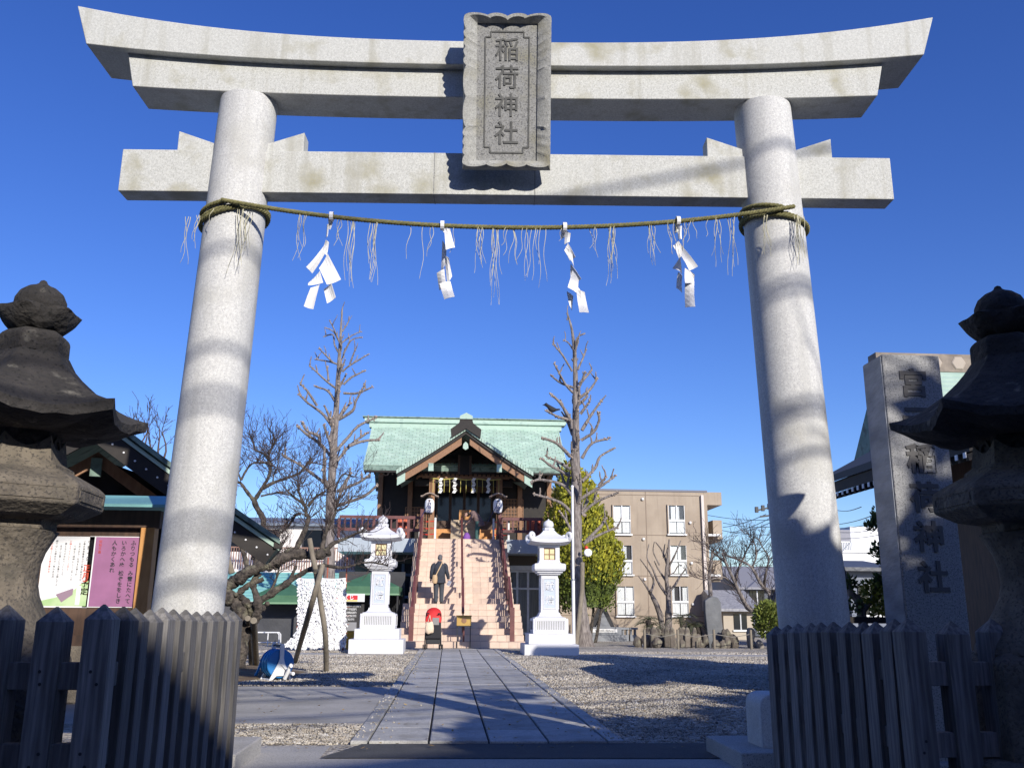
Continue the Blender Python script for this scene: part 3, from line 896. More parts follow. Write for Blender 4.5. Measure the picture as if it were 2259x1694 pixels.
# ------------------------------------------------------------------ notice board on the left
YB = 7.6
nb = thing('notice_board', 'brown roofed notice board with two posters behind the left fence', 'notice board', (0, 0, 0))
xl, xr = at(60, 1250, YB).x, at(336, 1250, YB).x
zt, zb = at(200, 1172, YB).z, at(200, 1346, YB).z
MB().box(xl, xr - 0.10, YB + 0.02, YB + 0.06, zb - 0.25, zt + 0.10).build('back_panel', M['wood_board'], nb)
for x in (xl - 0.05, xr - 0.05):
    MB().box(x - 0.055, x + 0.055, YB - 0.05, YB + 0.06, 0, zt + 0.04).build('post', M['wood_orange'], nb, bevel=0.006)
MB().box(xl - 0.10, xr + 0.04, YB - 0.052, YB + 0.03, zt + 0.03, zt + 0.17).build('lintel', M['wood_board'], nb, bevel=0.006)
MB().box(xl, xr - 0.10, YB - 0.02, YB + 0.019, zb - 0.27, zb - 0.19).build('sill', M['wood_board'], nb)
rz0 = zt + 0.17
MB().prism([(YB - 0.30, rz0), (YB - 0.30, rz0 + 0.022), (YB + 0.10, rz0 + 0.135), (YB + 0.45, rz0 + 0.022), (YB + 0.45, rz0), (YB + 0.10, rz0 + 0.11)], xl - 0.12, xr + 0.30, 'x').build('roof', M['green_sheet'], nb)
def poster(name, label, pl, pr, m, off):
    p0, p1 = at(pl, 1182, YB), at(pr, 1340, YB)
    t = thing(name, label, 'poster', (p0.x, YB + 0.012, p1.z))
    W_, H_ = p1.x - p0.x, p0.z - p1.z
    MB().box(0, W_, 0, 0.005, 0, H_).build('sheet', m, t)
    return t, W_, H_
ps, W_, H_ = poster('event_poster', 'white event schedule poster with red heading on the notice board', 98, 190, M['paper'], 0)
ink = flat('ink', (0.03, 0.03, 0.04))
red_ink = flat('red_ink', (0.62, 0.08, 0.04))
grn = mat('print_green', (0.35, 0.55, 0.22), (0.55, 0.68, 0.40), 6)
glyphs('令和七年', 0.042, ink, ps, facing(Vector((W_ - 0.032, -0.001, H_ - 0.025))), 'heading', extrude=0.001)
glyphs('正月予定', 0.058, red_ink, ps, facing(Vector((W_ - 0.036, -0.001, H_ - 0.22))), 'heading', extrude=0.001, bold=0.0015)
rng = random.Random(5)
kana = 'のはにをしてとまいりしめなわおふだ一月二日三祭奉納神事'
for i in range(8):
    glyphs(''.join(rng.choice(kana) for _ in range(rng.randint(12, 17))), 0.019, ink if i % 4 != 3 else red_ink, ps, facing(Vector((W_ - 0.075 - i * 0.036, -0.001, H_ - 0.03 - 0.02 * (i % 3)))), 'text_column', extrude=0.001)
MB().prism([(0.02, 0.012), (W_ - 0.01, 0.012), (W_ - 0.01, 0.21), (W_ - 0.06, 0.19), (W_ - 0.11, 0.14), (W_ - 0.20, 0.09), (0.02, 0.05)], -0.0015, -0.0005).build('printed_hill', grn, ps)
MB().prism([(W_ - 0.25, 0.10), (W_ - 0.12, 0.15), (W_ - 0.12, 0.10), (W_ - 0.20, 0.04)], -0.0025, -0.002).build('printed_shape', mat('print_mauve', (0.32, 0.22, 0.28)), ps)
MB().prism([(W_ - 0.095, 0.02), (W_ - 0.06, 0.02), (W_ - 0.06, 0.17), (W_ - 0.095, 0.17)], -0.0025, -0.002).build('printed_strip', M['paper'], ps)
pp, W_, H_ = poster('poem_poster', 'mauve poem poster with vertical brush writing on the notice board', 198, 305, M['paper'], 0)
MB().box(W_ * 0.11, W_ * 0.89, -0.0015, -0.0005, 0.006, H_ - 0.006).build('shade_toned_field', mat('mauve', (0.36, 0.15, 0.29), (0.31, 0.13, 0.25), 8), pp)  # mauve darkened so the colour itself carries the shade on the poster
for i, (tx, h0) in enumerate((('ふりつもる み雪にたへて', 0.03), ('いろかへぬ 松ぞををしき', 0.03), ('人もかくあれ', 0.03))):
    glyphs(tx, 0.042, ink, pp, facing(Vector((W_ * 0.79 - i * 0.074, -0.003, H_ - h0))), 'verse', extrude=0.001, bold=0.0008, pitch=1.03)
glyphs('昭和天皇', 0.026, red_ink, pp, facing(Vector((W_ * 0.20, -0.003, H_ - 0.03))), 'signature', extrude=0.001)
for fx in (0.055, 0.945):
    glyphs('日本の心を大切に 神社の教え', 0.016, ink, pp, facing(Vector((W_ * fx, -0.001, H_ - 0.03))), 'margin_text', extrude=0.001)
c7 = lambda x, y: (760 + x / 3.456, 880 + y / 3.456)
c8 = lambda x, y: (760 + x / 4.096, 1100 + y / 4.096)
# ------------------------------------------------------------------ staircase
XS = 0.10
st = thing('staircase', 'broad pink tiled staircase climbing to the shrine hall', 'staircase', (0, 0, 0))
def tiled_step(x0, x1, y0, y1, z0, z1):
    core = MB().box(x0, x1, y0 + 0.012, y1, z0 - 0.3, z1 - 0.012).build('step', M['grout'], st)
    # riser and tread tiles
    tl = MB()
    n = max(1, round((x1 - x0) / 0.30))
    for i in range(n):
        a, b_ = x0 + (x1 - x0) * i / n + 0.003, x0 + (x1 - x0) * (i + 1) / n - 0.003
        tl.box(a, b_, y0, y0 + 0.012, z0 + 0.004, z1 - 0.012)
        tl.box(a, b_, y0 - 0.008, y0 + 0.15, z1 - 0.0118, z1)
        if y1 > y0 + 0.16:
            tl.box(a, b_, y0 + 0.154, y1, z1 - 0.0118, z1)
    tl.build('step_tiles', M['pink_tile'], core)
    return core
Y_PL = 30.5
z_top = at(*c8(1000, 368), 38.9).z
z_land = at(*c8(1000, 948), 33.0).z
tiled_step(XS - 2.12, XS + 2.12, Y_PL, Y_PL + 0.5, 0.0, 0.20)
n1, n2 = 6, 13
y = Y_PL + 0.42
r1 = (z_land - 0.20) / n1
for i in range(n1):
    tiled_step(XS - 2.05, XS + 2.05, y, y + (0.38 if i < n1 - 1 else 1.35), 0.20 + r1 * i, 0.20 + r1 * (i + 1))
    y += 0.36
y += 0.95
Y_UP = y
r2 = (z_top - z_land) / n2
run2 = (38.9 - Y_UP) / n2
for i in range(n2):
    tiled_step(XS - 1.92, XS + 1.92, y, y + run2 + (0.02 if i < n2 - 1 else 1.0), z_land + r2 * i, z_land + r2 * (i + 1))
    y += run2
MB().prism([(Y_PL + 0.5, 0), (38.9, 0), (38.9, z_top - 0.35), (Y_UP, z_land - 0.35), (Y_UP - 1.3, z_land - 0.35), (Y_PL + 0.5, 0.1)], XS - 1.9, XS + 1.9, 'x').build('stair_core', M['concrete'], st)
def stair_z(yy):
    if yy < Y_UP:
        return min(z_land, 0.20 + (yy - Y_PL - 0.42) / 0.36 * r1 + r1)
    return min(z_top, z_land + (yy - Y_UP) / run2 * r2 + r2)
def handrail(x, spaced, hgt=0.92):
    top = MB()
    pl = [(x, Y_PL + 0.45, 0.25 + hgt), (x, Y_UP - 1.25, z_land + hgt), (x, Y_UP - 0.05, z_land + hgt + 0.06), (x, 38.9, z_top + hgt), (x, 39.25, z_top + hgt + 0.12)]
    for a, b_ in zip(pl, pl[1:]):
        top.bar(a, b_, 0.085, 0.075)
    if spaced:
        for a, b_ in zip(pl, pl[1:]):
            top.bar((a[0], a[1], a[2] - hgt + 0.16), (b_[0], b_[1], b_[2] - hgt + 0.16), 0.05, 0.05)
    hr = top.build('handrail', M['rail_red'], st)
    if spaced:
        yy = Y_PL + 0.52
        i = 0
        while yy < 39.0:
            for a, b_ in zip(pl, pl[1:]):
                if a[1] <= yy <= b_[1]:
                    zz = a[2] + (b_[2] - a[2]) * (yy - a[1]) / (b_[1] - a[1])
                    w = 0.055 if i % 8 == 0 else 0.016
                    MB().box(x - w, x + w, yy - w, yy + w, stair_z(yy) - 0.01 if i % 8 == 0 else zz - hgt + 0.16, zz - 0.03).build('newel' if i % 8 == 0 else 'baluster', M['rail_red'], hr)
                    break
            yy += 0.145
            i += 1
        MB().box(x - 0.07, x + 0.07, 38.85, 38.99, z_top - 0.02, z_top + hgt + 0.34).build('newel', M['rail_red'], hr)
        MB().box(x - 0.075, x + 0.075, Y_PL + 0.40, Y_PL + 0.55, 0.2, 0.25 + hgt + 0.12).build('newel', M['rail_red'], hr)
    else:
        for yy in (Y_PL + 0.55, Y_UP - 1.1, Y_UP + 0.2, Y_UP + 2.2, 38.7):
            MB().box(x - 0.025, x + 0.025, yy - 0.025, yy + 0.025, stair_z(yy) - 0.01, stair_z(yy) + hgt - 0.08).build('rail_post', M['rail_red'], hr)
handrail(XS - 1.66, True)
handrail(XS + 1.66, True)
handrail(XS + 0.03, False, 0.86)

# ------------------------------------------------------------------ shrine hall
sh = thing('shrine_hall', 'dark timber shrine hall with green copper roof and front gable', 'shrine', (0, 0, 0))
YW = 43.0
def shingle_slope(name, path_, x0f, x1f, rows, width, m, parent, axis='x', thick=0.022):
    # path_: list of (t, p) points eave->ridge in the (run, z) plane; runs along X
    mb = MB()
    L_ = [0]
    for a, b_ in zip(path_, path_[1:]):
        L_.append(L_[-1] + math.dist(a, b_))
    def P(s_):
        for i in range(len(L_) - 1):
            if s_ <= L_[i + 1] + 1e-9:
                f = (s_ - L_[i]) / (L_[i + 1] - L_[i])
                return (path_[i][0] + (path_[i + 1][0] - path_[i][0]) * f, path_[i][1] + (path_[i + 1][1] - path_[i][1]) * f)
        return path_[-1]
    for r in range(rows):
        a, b_ = P(L_[-1] * r / rows), P(min(L_[-1], L_[-1] * (r + 1.12) / rows))
        t0, t1 = r / rows, (r + 1) / rows
        xa, xb = x0f(t0), x1f(t0)
        n = int((xb - xa) / width)
        sh_ = (r % 2) * 0.5
        k_ = -sh_
        while k_ < n + 1:
            u0, u1 = max(xa, xa + k_ * width + 0.008), min(xb, xa + (k_ + 1) * width - 0.008)
            k_ += 1
            if u1 - u0 < 0.02:
                continue
            pts_ = [(u0, a[0], a[1]), (u1, a[0], a[1]), (u1, b_[0], b_[1] - 0.01), (u0, b_[0], b_[1] - 0.01), (u0, a[0] - 0.006, a[1] + thick), (u1, a[0] - 0.006, a[1] + thick), (u1, b_[0], b_[1] + 0.002), (u0, b_[0], b_[1] + 0.002)]
            if axis == 'y':
                pts_ = [(q[1], q[0], q[2]) for q in pts_]
            mb.hexa(pts_)
    o = mb.build(name, m, parent)
    return struct(o, 'stuff')
# main roof
eL, eR = at(*c7(157, 505), 40.5), at(*c7(1683, 528), 40.5)
rL, rR = at(*c7(195, 205), 44.2), at(*c7(1655, 220), 44.2)
ze, zr = (eL.z + eR.z) / 2, (rL.z + rR.z) / 2
xa, xb = (eL.x + rL.x) / 2, (eR.x + rR.x) / 2
prof = []
for i in range(9):
    t = i / 8
    prof.append((40.5 + 3.7 * t, ze + (zr - ze) * (t * 0.86 + 0.14 * t * t)))
shingle_slope('copper_shingles', prof, lambda t: xa, lambda t: xb, 24, 0.34, M['copper'], sh)
roof = MB()
back = [(44.2 + (44.2 - p[0]), p[1]) for p in prof][::-1]
roof.prism([(p[0], p[1] - 0.02) for p in prof] + [(p[0], p[1] - 0.02) for p in back[1:]] + [(p[0], p[1] - 0.22) for p in back[::-1]] + [(p[0], p[1] - 0.22) for p in prof[::-1][1:]], xa + 0.02, xb - 0.02, 'x')
roof_o = roof.build('roof', M['copper_dull'], sh)
zrt = at(*c7(900, 150), 44.2).z
rb = MB().box(xa - 0.12, xb + 0.12, 44.0, 44.4, zr - 0.15, zr + 0.10)
rb.box(xa - 0.30, xb + 0.30, 43.9, 44.5, zr + 0.101, zr + 0.17)
rb.prism([(43.97, zr + 0.171), (44.43, zr + 0.171), (44.36, zrt - 0.06), (44.04, zrt - 0.06)], xa - 0.36, xb + 0.36, 'x')
rb.build('ridge', M['copper_flat'], roof_o)
MB().box(xa - 0.46, xb + 0.46, 43.95, 44.45, zrt - 0.058, zrt).build('ridge_cap', M['copper_dull'], roof_o)
MB().box(xa + 0.05, xb - 0.05, 40.52, 40.72, ze - 0.30, ze - 0.20).build('eave_board', M['wood_dark'], roof_o)
n = 46
for i in range(n):
    x = xa + 0.12 + (xb - xa - 0.24) * i / (n - 1)
    MB().bar((x, 40.60, ze - 0.36), (x, 43.4, ze + 1.1), 0.06, 0.09).build('rafter', M['wood_dark'], roof_o)
# walls
wl, wr = at(*c7(262, 600), YW).x, at(*c7(1575, 600), YW).x
MB().box(wl, wr, YW, YW + 0.15, z_top - 0.1, ze + 1.3).build('front_wall', M['wood_dark'], sh)
MB().box(wl, wl + 0.15, YW + 0.152, 46.5, z_top - 0.1, ze + 0.6).build('side_wall', M['wood_dark'], sh)
MB().box(wr - 0.15, wr, YW + 0.152, 46.5, z_top - 0.1, ze + 0.6).build('side_wall', M['wood_dark'], sh)
MB().box(wl, wr, 46.5, 46.65, z_top - 0.1, ze + 0.6).build('back_wall', M['wood_dark'], sh)
for x in (wl + 0.1, wl + 1.5, wr - 1.5, wr - 0.1):
    MB().box(x - 0.11, x + 0.11, YW - 0.10, YW - 0.002, z_top, ze + 0.1).build('post', M['wood_brown'], sh)
def lattice(xc, zc, w, h, nx, nz):
    t = MB().box(xc - w / 2, xc + w / 2, YW - 0.03, YW - 0.002, zc - h / 2, zc + h / 2).build('window', M['paper'] if False else M['wood_board'], sh)
    for i in range(nx + 1):
        x = xc - w / 2 + w * i / nx
        MB().box(x - 0.018, x + 0.018, YW - 0.065, YW - 0.031, zc - h / 2, zc + h / 2).build('bar', M['wood_brown'], t)
    for i in range(nz + 1):
        z = zc - h / 2 + h * i / nz
        MB().box(xc - w / 2, xc + w / 2, YW - 0.055, YW - 0.033, z - 0.018, z + 0.018).build('bar', M['wood_brown'], t)
p = at(*c7(1280, 870), YW)
lattice(p.x, p.z, 1.0, 1.3, 7, 8)
p = at(*c7(545, 900), YW)
lattice(p.x, p.z - 0.1, 1.0, 1.1, 7, 7)
# glazed doors between the porch posts
xg0, xg1 = at(*c7(700, 800), YW).x, at(*c7(1125, 800), YW).x
zg0, zg1 = z_top + 0.75, at(*c7(900, 710), YW).z
for i in range(4):
    a, b_ = xg0 + (xg1 - xg0) * i / 4, xg0 + (xg1 - xg0) * (i + 1) / 4
    d = MB().box(a + 0.02, b_ - 0.02, YW - 0.05, YW - 0.02, zg0, zg1).build('glazed_door', M['glass'], sh)
    for x in (a + 0.03, b_ - 0.03):
        MB().box(x - 0.035, x + 0.035, YW - 0.075, YW - 0.051, zg0, zg1).build('stile', M['wood_board'], d)
    MB().box(a + 0.07, b_ - 0.07, YW - 0.074, YW - 0.051, zg0, zg0 + 0.42).build('lower_panel', M['wood_board'], d)
MB().box(xg0 - 0.1, xg1 + 0.1, YW - 0.12, YW - 0.003, zg1 + 0.002, zg1 + 0.55).build('transom', M['wood_board'], sh)
# inner wooden steps
for i in range(4):
    MB().box(xg0 - 0.15, xg1 + 0.15, 41.2 + 0.30 * i, 41.5 + 0.30 * (i + 1), z_top - 0.02 + 0.185 * i, z_top + 0.185 * (i + 1) - 0.02).build('wooden_step', M['wood_orange'], sh)
# porch posts, beam, lattice above the beam
YP = 40.8
pxl, pxr = at(*c7(667, 700), YP).x, at(*c7(1180, 720), YP).x
zbm = at(*c7(760, 590), YP).z
for x in (pxl, pxr):
    MB().box(x - 0.13, x + 0.13, YP - 0.13, YP + 0.13, z_top, zbm + 0.3).build('porch_post', M['wood_brown'], sh, bevel=0.012)
    MB().box(x - 0.17, x + 0.17, YP - 0.17, YP + 0.17, z_top, z_top + 0.14).build('post_shoe', M['copper_dull'], sh)
MB().box(pxl - 0.45, pxr + 0.45, YP - 0.10, YP + 0.10, zbm - 0.10, zbm + 0.16).build('porch_beam', M['wood_brown'], sh, bevel=0.01)
for i in range(14):
    x = pxl + 0.15 + (pxr - pxl - 0.3) * i / 13
    MB().box(x - 0.03, x + 0.03, YP - 0.03, YP + 0.03, zbm + 0.162, zbm + 0.62).build('transom_slat', M['wood_brown'], sh)
MB().box(pxl - 0.2, pxr + 0.2, YP - 0.08, YP + 0.08, zbm + 0.622, zbm + 0.80).build('upper_beam', M['wood_dark'], sh)
for sx, x in ((-1, pxl - 0.45), (1, pxr + 0.45)):
    MB().tube([(x, YP, zbm + 0.05), (x + sx * 0.12, YP, zbm + 0.02), (x + sx * 0.22, YP, zbm - 0.06), (x + sx * 0.25, YP, zbm - 0.14)], [0.09, 0.075, 0.05, 0.03], 8).build('nosing', M['wood_brown'], sh, smooth=50)
# front gable roof
YG = 38.4
ap = at(*c7(920, 215), YG)
gl, gr = at(*c7(395, 545), YG), at(*c7(1440, 562), YG)
gx = (gl.x + gr.x) / 2
hw = (gr.x - gl.x) / 2
gz = (gl.z + gr.z) / 2
def gable_prof(sx, dz=0.0, f0=0.0, f1=1.0, n=8):
    return [(gx + sx * hw * (f0 + (f1 - f0) * i / n), ap.z + dz - (ap.z - gz) * (0.90 * (f0 + (f1 - f0) * i / n) + 0.10 * (1 - (1 - (f0 + (f1 - f0) * i / n)) ** 2))) for i in range(n + 1)]
for sx in (-1, 1):
    pr = gable_prof(sx)
    lo = gable_prof(sx, -0.12)
    MB().prism(pr + lo[::-1], YG + 0.02, 43.2).build('gable_roof', M['copper_dull'], sh)
    shingle_slope('copper_shingles', pr[::-1], lambda t: YG - 0.03, lambda t: 43.0, 14, 0.34, M['copper'], sh, axis='y')
    vt = MB()
    for i in range(26):                                    # folded copper edge, piece by piece
        f0, f1 = i / 26 + 0.003, (i + 1) / 26 - 0.003
        a, b_ = gable_prof(sx, 0.02, f0, f1, 1)
        vt.hexa([(a[0], YG - 0.07, a[1] - 0.17), (b_[0], YG - 0.07, b_[1] - 0.17), (b_[0], YG + 0.03, b_[1] - 0.17), (a[0], YG + 0.03, a[1] - 0.17),
                 (a[0], YG - 0.07, a[1]), (b_[0], YG - 0.07, b_[1]), (b_[0], YG + 0.03, b_[1]), (a[0], YG + 0.03, a[1])])
    struct(vt.build('verge_copper', M['copper_flat'], sh), 'stuff')
    up_, lo = gable_prof(sx, -0.30, 0.06, 1.0), gable_prof(sx, -0.62, 0.06, 0.97)
    MB().prism(up_ + lo[::-1], YG + 0.10, YG + 0.17).build('bargeboard', M['wood_brown'], sh)
    up_, lo = gable_prof(sx, -0.18, 0.0, 0.98), gable_prof(sx, -0.299, 0.0, 0.98)
    MB().prism(up_ + lo[::-1], YG + 0.01, YG + 0.16).build('under_board', M['wood_dark'], sh)
    e0, e1 = gable_prof(sx, -0.28, 0.87, 0.985, 2), gable_prof(sx, -0.66, 0.87, 0.985, 2)
    MB().prism(e0 + e1[::-1], YG + 0.06, YG + 0.099).build('metal_shoe', M['copper_flat'], sh)
    q = gable_prof(sx, -0.62, 0.50, 0.60, 1)[0]
    MB().prism([(q[0] - 0.10, q[1] + 0.05), (q[0] + 0.10, q[1] + 0.05), (q[0] + 0.11, q[1] - 0.28), (q[0] - 0.11, q[1] - 0.28)], YG + 0.03, YG + 0.22).build('purlin_cap', M['copper_flat'], sh)
# gable back panel, ornament, pendant, tablet
MB().prism([(gx, ap.z - 0.35), (gx + hw * 0.90, gz - 0.05), (gx - hw * 0.90, gz - 0.05)], 40.9, 40.98).build('gable_panel', M['wood_dark'], sh)
MB().box(gx - hw * 0.75, gx + hw * 0.75, 40.75, 41.0, gz - 0.30, gz - 0.06).build('gable_beam', M['wood_dark'], sh)
orn = MB().prism([(gx - 0.62, ap.z - 0.50), (gx - 0.66, ap.z - 0.12), (gx - 0.42, ap.z + 0.06), (gx - 0.30, ap.z + 0.16), (gx - 0.26, ap.z + 0.32), (gx + 0.26, ap.z + 0.32), (gx + 0.30, ap.z + 0.16), (gx + 0.42, ap.z + 0.06), (gx + 0.66, ap.z - 0.12), (gx + 0.62, ap.z - 0.50), (gx, ap.z - 0.10)], YG - 0.16, YG - 0.075).build('ridge_ornament', M['wood_dark'], sh, bevel=0.01)
MB().prism([(gx - 0.28, ap.z + 0.322), (gx + 0.28, ap.z + 0.322), (gx + 0.27, ap.z + 0.46), (gx, ap.z + 0.60), (gx - 0.27, ap.z + 0.46)], YG - 0.20, 43.9).build('gable_ridge', M['copper_flat'], sh)
MB().prism([(gx, ap.z - 0.62), (gx + 0.10, ap.z - 0.72), (gx + 0.12, ap.z - 0.90), (gx, ap.z - 0.98), (gx - 0.12, ap.z - 0.90), (gx - 0.10, ap.z - 0.72)], YG + 0.05, YG + 0.12).build('pendant', M['copper_flat'], sh)
# name tablet in the gable
a, b_ = at(*c7(865, 430), 40.5), at(*c7(968, 578), 40.5)
tb = MB().box(a.x, b_.x, 40.46, 40.54, b_.z, a.z).build('name_tablet', M['wood_dark'], sh, bevel=0.01)
for x in (a.x + 0.05, b_.x - 0.05):
    MB().box(x - 0.05, x + 0.05, 40.42, 40.459, b_.z, a.z).build('frame_side', M['wood_board'], tb)
# lower wing roofs left and right
for (u0, v0, u1, v1, yy) in ((250, 672, 458, 765, 43.4), (1368, 685, 1582, 790, 43.4)):
    a, b_ = at(*c7(u0, v0), yy), at(*c7(u1, v1), yy)
    n = 7
    wg = MB().prism([(yy, b_.z), (yy, b_.z + 0.08), (yy + 1.6, a.z + 0.45), (yy + 1.6, a.z + 0.35)], a.x, b_.x, 'x').build('wing_roof', M['copper_dull'], sh)
    shingle_slope('copper_shingles', [(yy - 0.02, b_.z + 0.085), (yy + 1.6, a.z + 0.455)], lambda t: a.x, lambda t: b_.x, 9, 0.30, M['copper'], sh)
    MB().box(a.x + 0.25, b_.x - 0.15, yy + 0.5, yy + 3, z_top, b_.z + 0.05).build('wing_wall', M['wood_dark'], sh)
# raised deck with storey of offices beneath
dx0, dx1 = at(*c8(-60, 400), 39.3).x, at(*c8(2045, 420), 39.3).x
zd = at(*c8(1600, 370), 39.3).z
zd0 = at(*c8(1600, 495), 39.3).z
deckm = mat('deck_grey', (0.42, 0.47, 0.52), (0.36, 0.41, 0.46), 3, 0.8)
for x0_, x1_ in ((dx0, XS - 1.95), (XS + 1.95, dx1)):
    MB().box(x0_, x1_, 39.3, 47, zd0, zd).build('deck_slab', deckm, sh, bevel=0.02)
MB().box(XS - 1.95, XS + 1.95, 39.9, 47, z_top - 0.4, z_top - 0.02).build('deck_slab', deckm, sh)
for x0_, x1_ in ((dx0 + 0.6, XS - 1.95), (XS + 1.95, dx1 - 0.35)):
    MB().box(x0_, x1_, 41.0, 47, 0, zd0 - 0.002).build('office_wall', mat('office_wall', (0.09, 0.085, 0.08)), sh)
xb_ = dx1 - 0.35
MB().box(xb_ - 0.30, xb_, 40.4, 40.998, 0, zd0 - 0.002).build('corner_pier', mat('pier_tile', (0.45, 0.30, 0.26), (0.38, 0.25, 0.22), 4), sh)
curt = mat('curtain', (0.42, 0.44, 0.43), (0.30, 0.32, 0.32), 5, 0.9, stretch=(7, 1, 0.3))
a, b_ = at(*c8(1565, 650), 40.9), at(*c8(1990, 1235), 40.9)
wx0, wx1 = XS + 2.0, xb_ - 0.32
wz1, wz0 = at(*c8(1600, 655), 40.9).z, 0.25
MB().box(wx0, wx1, 40.93, 40.98, wz0, wz1).build('curtain', curt, sh)
win = MB().box(wx0, wx1, 40.885, 40.892, wz0, wz1).build('window', M['pane'], sh)
for f in (0, 0.27, 0.5, 0.75, 1):
    x = wx0 + (wx1 - wx0) * f
    MB().box(x - 0.05, x + 0.05, 40.84, 40.884, wz0, wz1).build('mullion', M['white'], win)
for z in (wz0, wz1 - 0.75, wz1):
    MB().box(wx0, wx1, 40.83, 40.839, z - 0.045, z + 0.045).build('frame_rail', M['white'], win)
MB().box(wx0, wx1, 40.70, 40.90, wz1 + 0.05, wz1 + 0.24).build('white_lintel', M['white'], sh)
MB().box(wx0, wx1, 40.72, 40.90, wz1 + 0.242, zd0 - 0.01).build('shutter_box', mat('shutter_brown', (0.12, 0.095, 0.075)), sh)
lx0, lx1 = at(*c8(425, 800), 40.9).x, XS - 2.0
gwin = MB().box(lx0, lx1, 40.9, 40.93, 0.2, zd0 - 0.4).build('window', M['glass'], sh)
blue_fr = mat('blue_frame', (0.10, 0.13, 0.19))
for f in (0, 0.5, 1):
    x = lx0 + (lx1 - lx0) * f
    MB().box(x - 0.06, x + 0.06, 40.84, 40.898, 0.2, zd0 - 0.4).build('mullion', blue_fr, gwin)
for z in (0.25, 1.75, 2.7):
    MB().box(lx0, lx1, 40.83, 40.839, z - 0.06, z + 0.06).build('frame_rail', blue_fr, gwin)
# veranda railing
def railing(x0_, x1_):
    zt_ = at(*c8(1600, 170), 39.4).z
    t = MB().box(x0_, x1_, 39.36, 39.46, zt_ - 0.13, zt_).build('veranda_rail', M['rail_red'], sh)
    MB().box(x0_, x1_, 39.38, 39.44, zd + 0.30, zd + 0.42).build('lower_rail', M['rail_red'], t)
    n = int((x1_ - x0_) / 0.24)
    for i in range(n + 1):
        x = x0_ + (x1_ - x0_) * i / n
        big = i % 6 == 0
        w = 0.06 if big else 0.032
        MB().box(x - w, x + w, 39.41 - w * 0.6, 39.41 + w * 0.6, zd - 0.02 if big else zd + 0.421, zt_ - 0.131).build('baluster', M['rail_red'], t)
railing(dx0, XS - 1.75)
railing(XS + 1.75, dx1 + 0.25)
# little things on the hall front -------------------------------------------------
def paper_lantern(px, py0, py1, label):
    Y = 38.85
    a, b_ = at(*c7(px, py0), Y), at(*c7(px, py1), Y)
    zc, h = (a.z + b_.z) / 2, a.z - b_.z
    r = 0.20
    t = thing('paper_lantern', label, 'paper lantern', (a.x, Y, b_.z), 0, 'paper lanterns flanking the stair head')
    prof = [(r * 0.55, 0), (r * 0.78, 0.05 * h), (r * 0.95, 0.22 * h), (r, 0.45 * h), (r, 0.6 * h), (r * 0.94, 0.8 * h), (r * 0.78, 0.93 * h), (r * 0.55, h)]
    bb = MB()
    pr = []
    for i in range(40):
        f = i / 39 * (len(prof) - 1)
        k_ = min(int(f), len(prof) - 2)
        q = f - k_
        pr.append((prof[k_][0] + (prof[k_ + 1][0] - prof[k_][0]) * q + (0.008 if i % 2 else 0), prof[k_][1] + (prof[k_ + 1][1] - prof[k_][1]) * q))
    bb.lathe(pr, 28).build('paper_body', M['paper'], t, smooth=60)
    MB().lathe([(r * 0.5, -0.06), (r * 0.6, -0.05), (r * 0.6, 0.0), (r * 0.5, 0.005)], 20).build('bottom_ring', M['wood_dark'], t)
    MB().lathe([(r * 0.5, h - 0.005), (r * 0.6, h), (r * 0.6, h + 0.06), (r * 0.3, h + 0.08)], 20).build('top_ring', M['wood_dark'], t)
    # hand-curved little roof on a bracket
    pts_ = [(-0.38, h + 0.12), (-0.30, h + 0.13), (-0.16, h + 0.22), (0, h + 0.26), (0.16, h + 0.22), (0.30, h + 0.13), (0.38, h + 0.12)]
    rf = MB().prism([(x, z) for x, z in pts_] + [(x, z - 0.045) for x, z in pts_[::-1]], -0.24, 0.24)
    rf.build('roof', M['bark_knob'], t)
    MB().box(-0.03, 0.03, 0.25, 0.31, -1.0, h + 0.2).build('post', M['wood_brown'], t)
    MB().box(-0.03, 0.03, -0.05, 0.31, h + 0.16, h + 0.20).build('arm', M['wood_brown'], t)
    blue = flat('indigo_ink', (0.02, 0.03, 0.14))
    glyphs('宮', 0.11, flat('brown_ink', (0.10, 0.05, 0.04)), t, facing(Vector((0, -r - 0.012, h * 0.93))), 'crest', extrude=0.003, bold=0.003)
    glyphs('御神燈', 0.165, blue, t, facing(Vector((0, -r - 0.014, h * 0.72))), 'lettering', extrude=0.003, bold=0.003, pitch=0.86)
paper_lantern(650, 762, 868, 'white paper lantern left of the stair head with blue characters')
paper_lantern(1170, 765, 868, 'white paper lantern right of the stair head with blue characters')
rp = thing('porch_rope', 'thin yellow straw rope across the shrine porch beam', 'rope', (0, 0, 0))
zrp = at(*c7(800, 606), 40.45).z
MB().tube([(pxl - 0.05 + (pxr - pxl + 0.1) * i / 24, 40.44, zrp - 0.05 * math.sin(PI * i / 24 * 3) ** 2) for i in range(25)], 0.022, 6).build('cord', mat('yellow_straw', (0.55, 0.48, 0.14), rough=0.9), rp)
for i in range(13):
    x = pxl + 0.05 + (pxr - pxl - 0.1) * i / 12
    MB().tube([(x, 40.44, zrp), (x + 0.01, 40.44, zrp - 0.35), (x, 40.44, zrp - 0.62)], 0.014, 4).build('straw_tail', bpy.data.materials['yellow_straw'], rp)
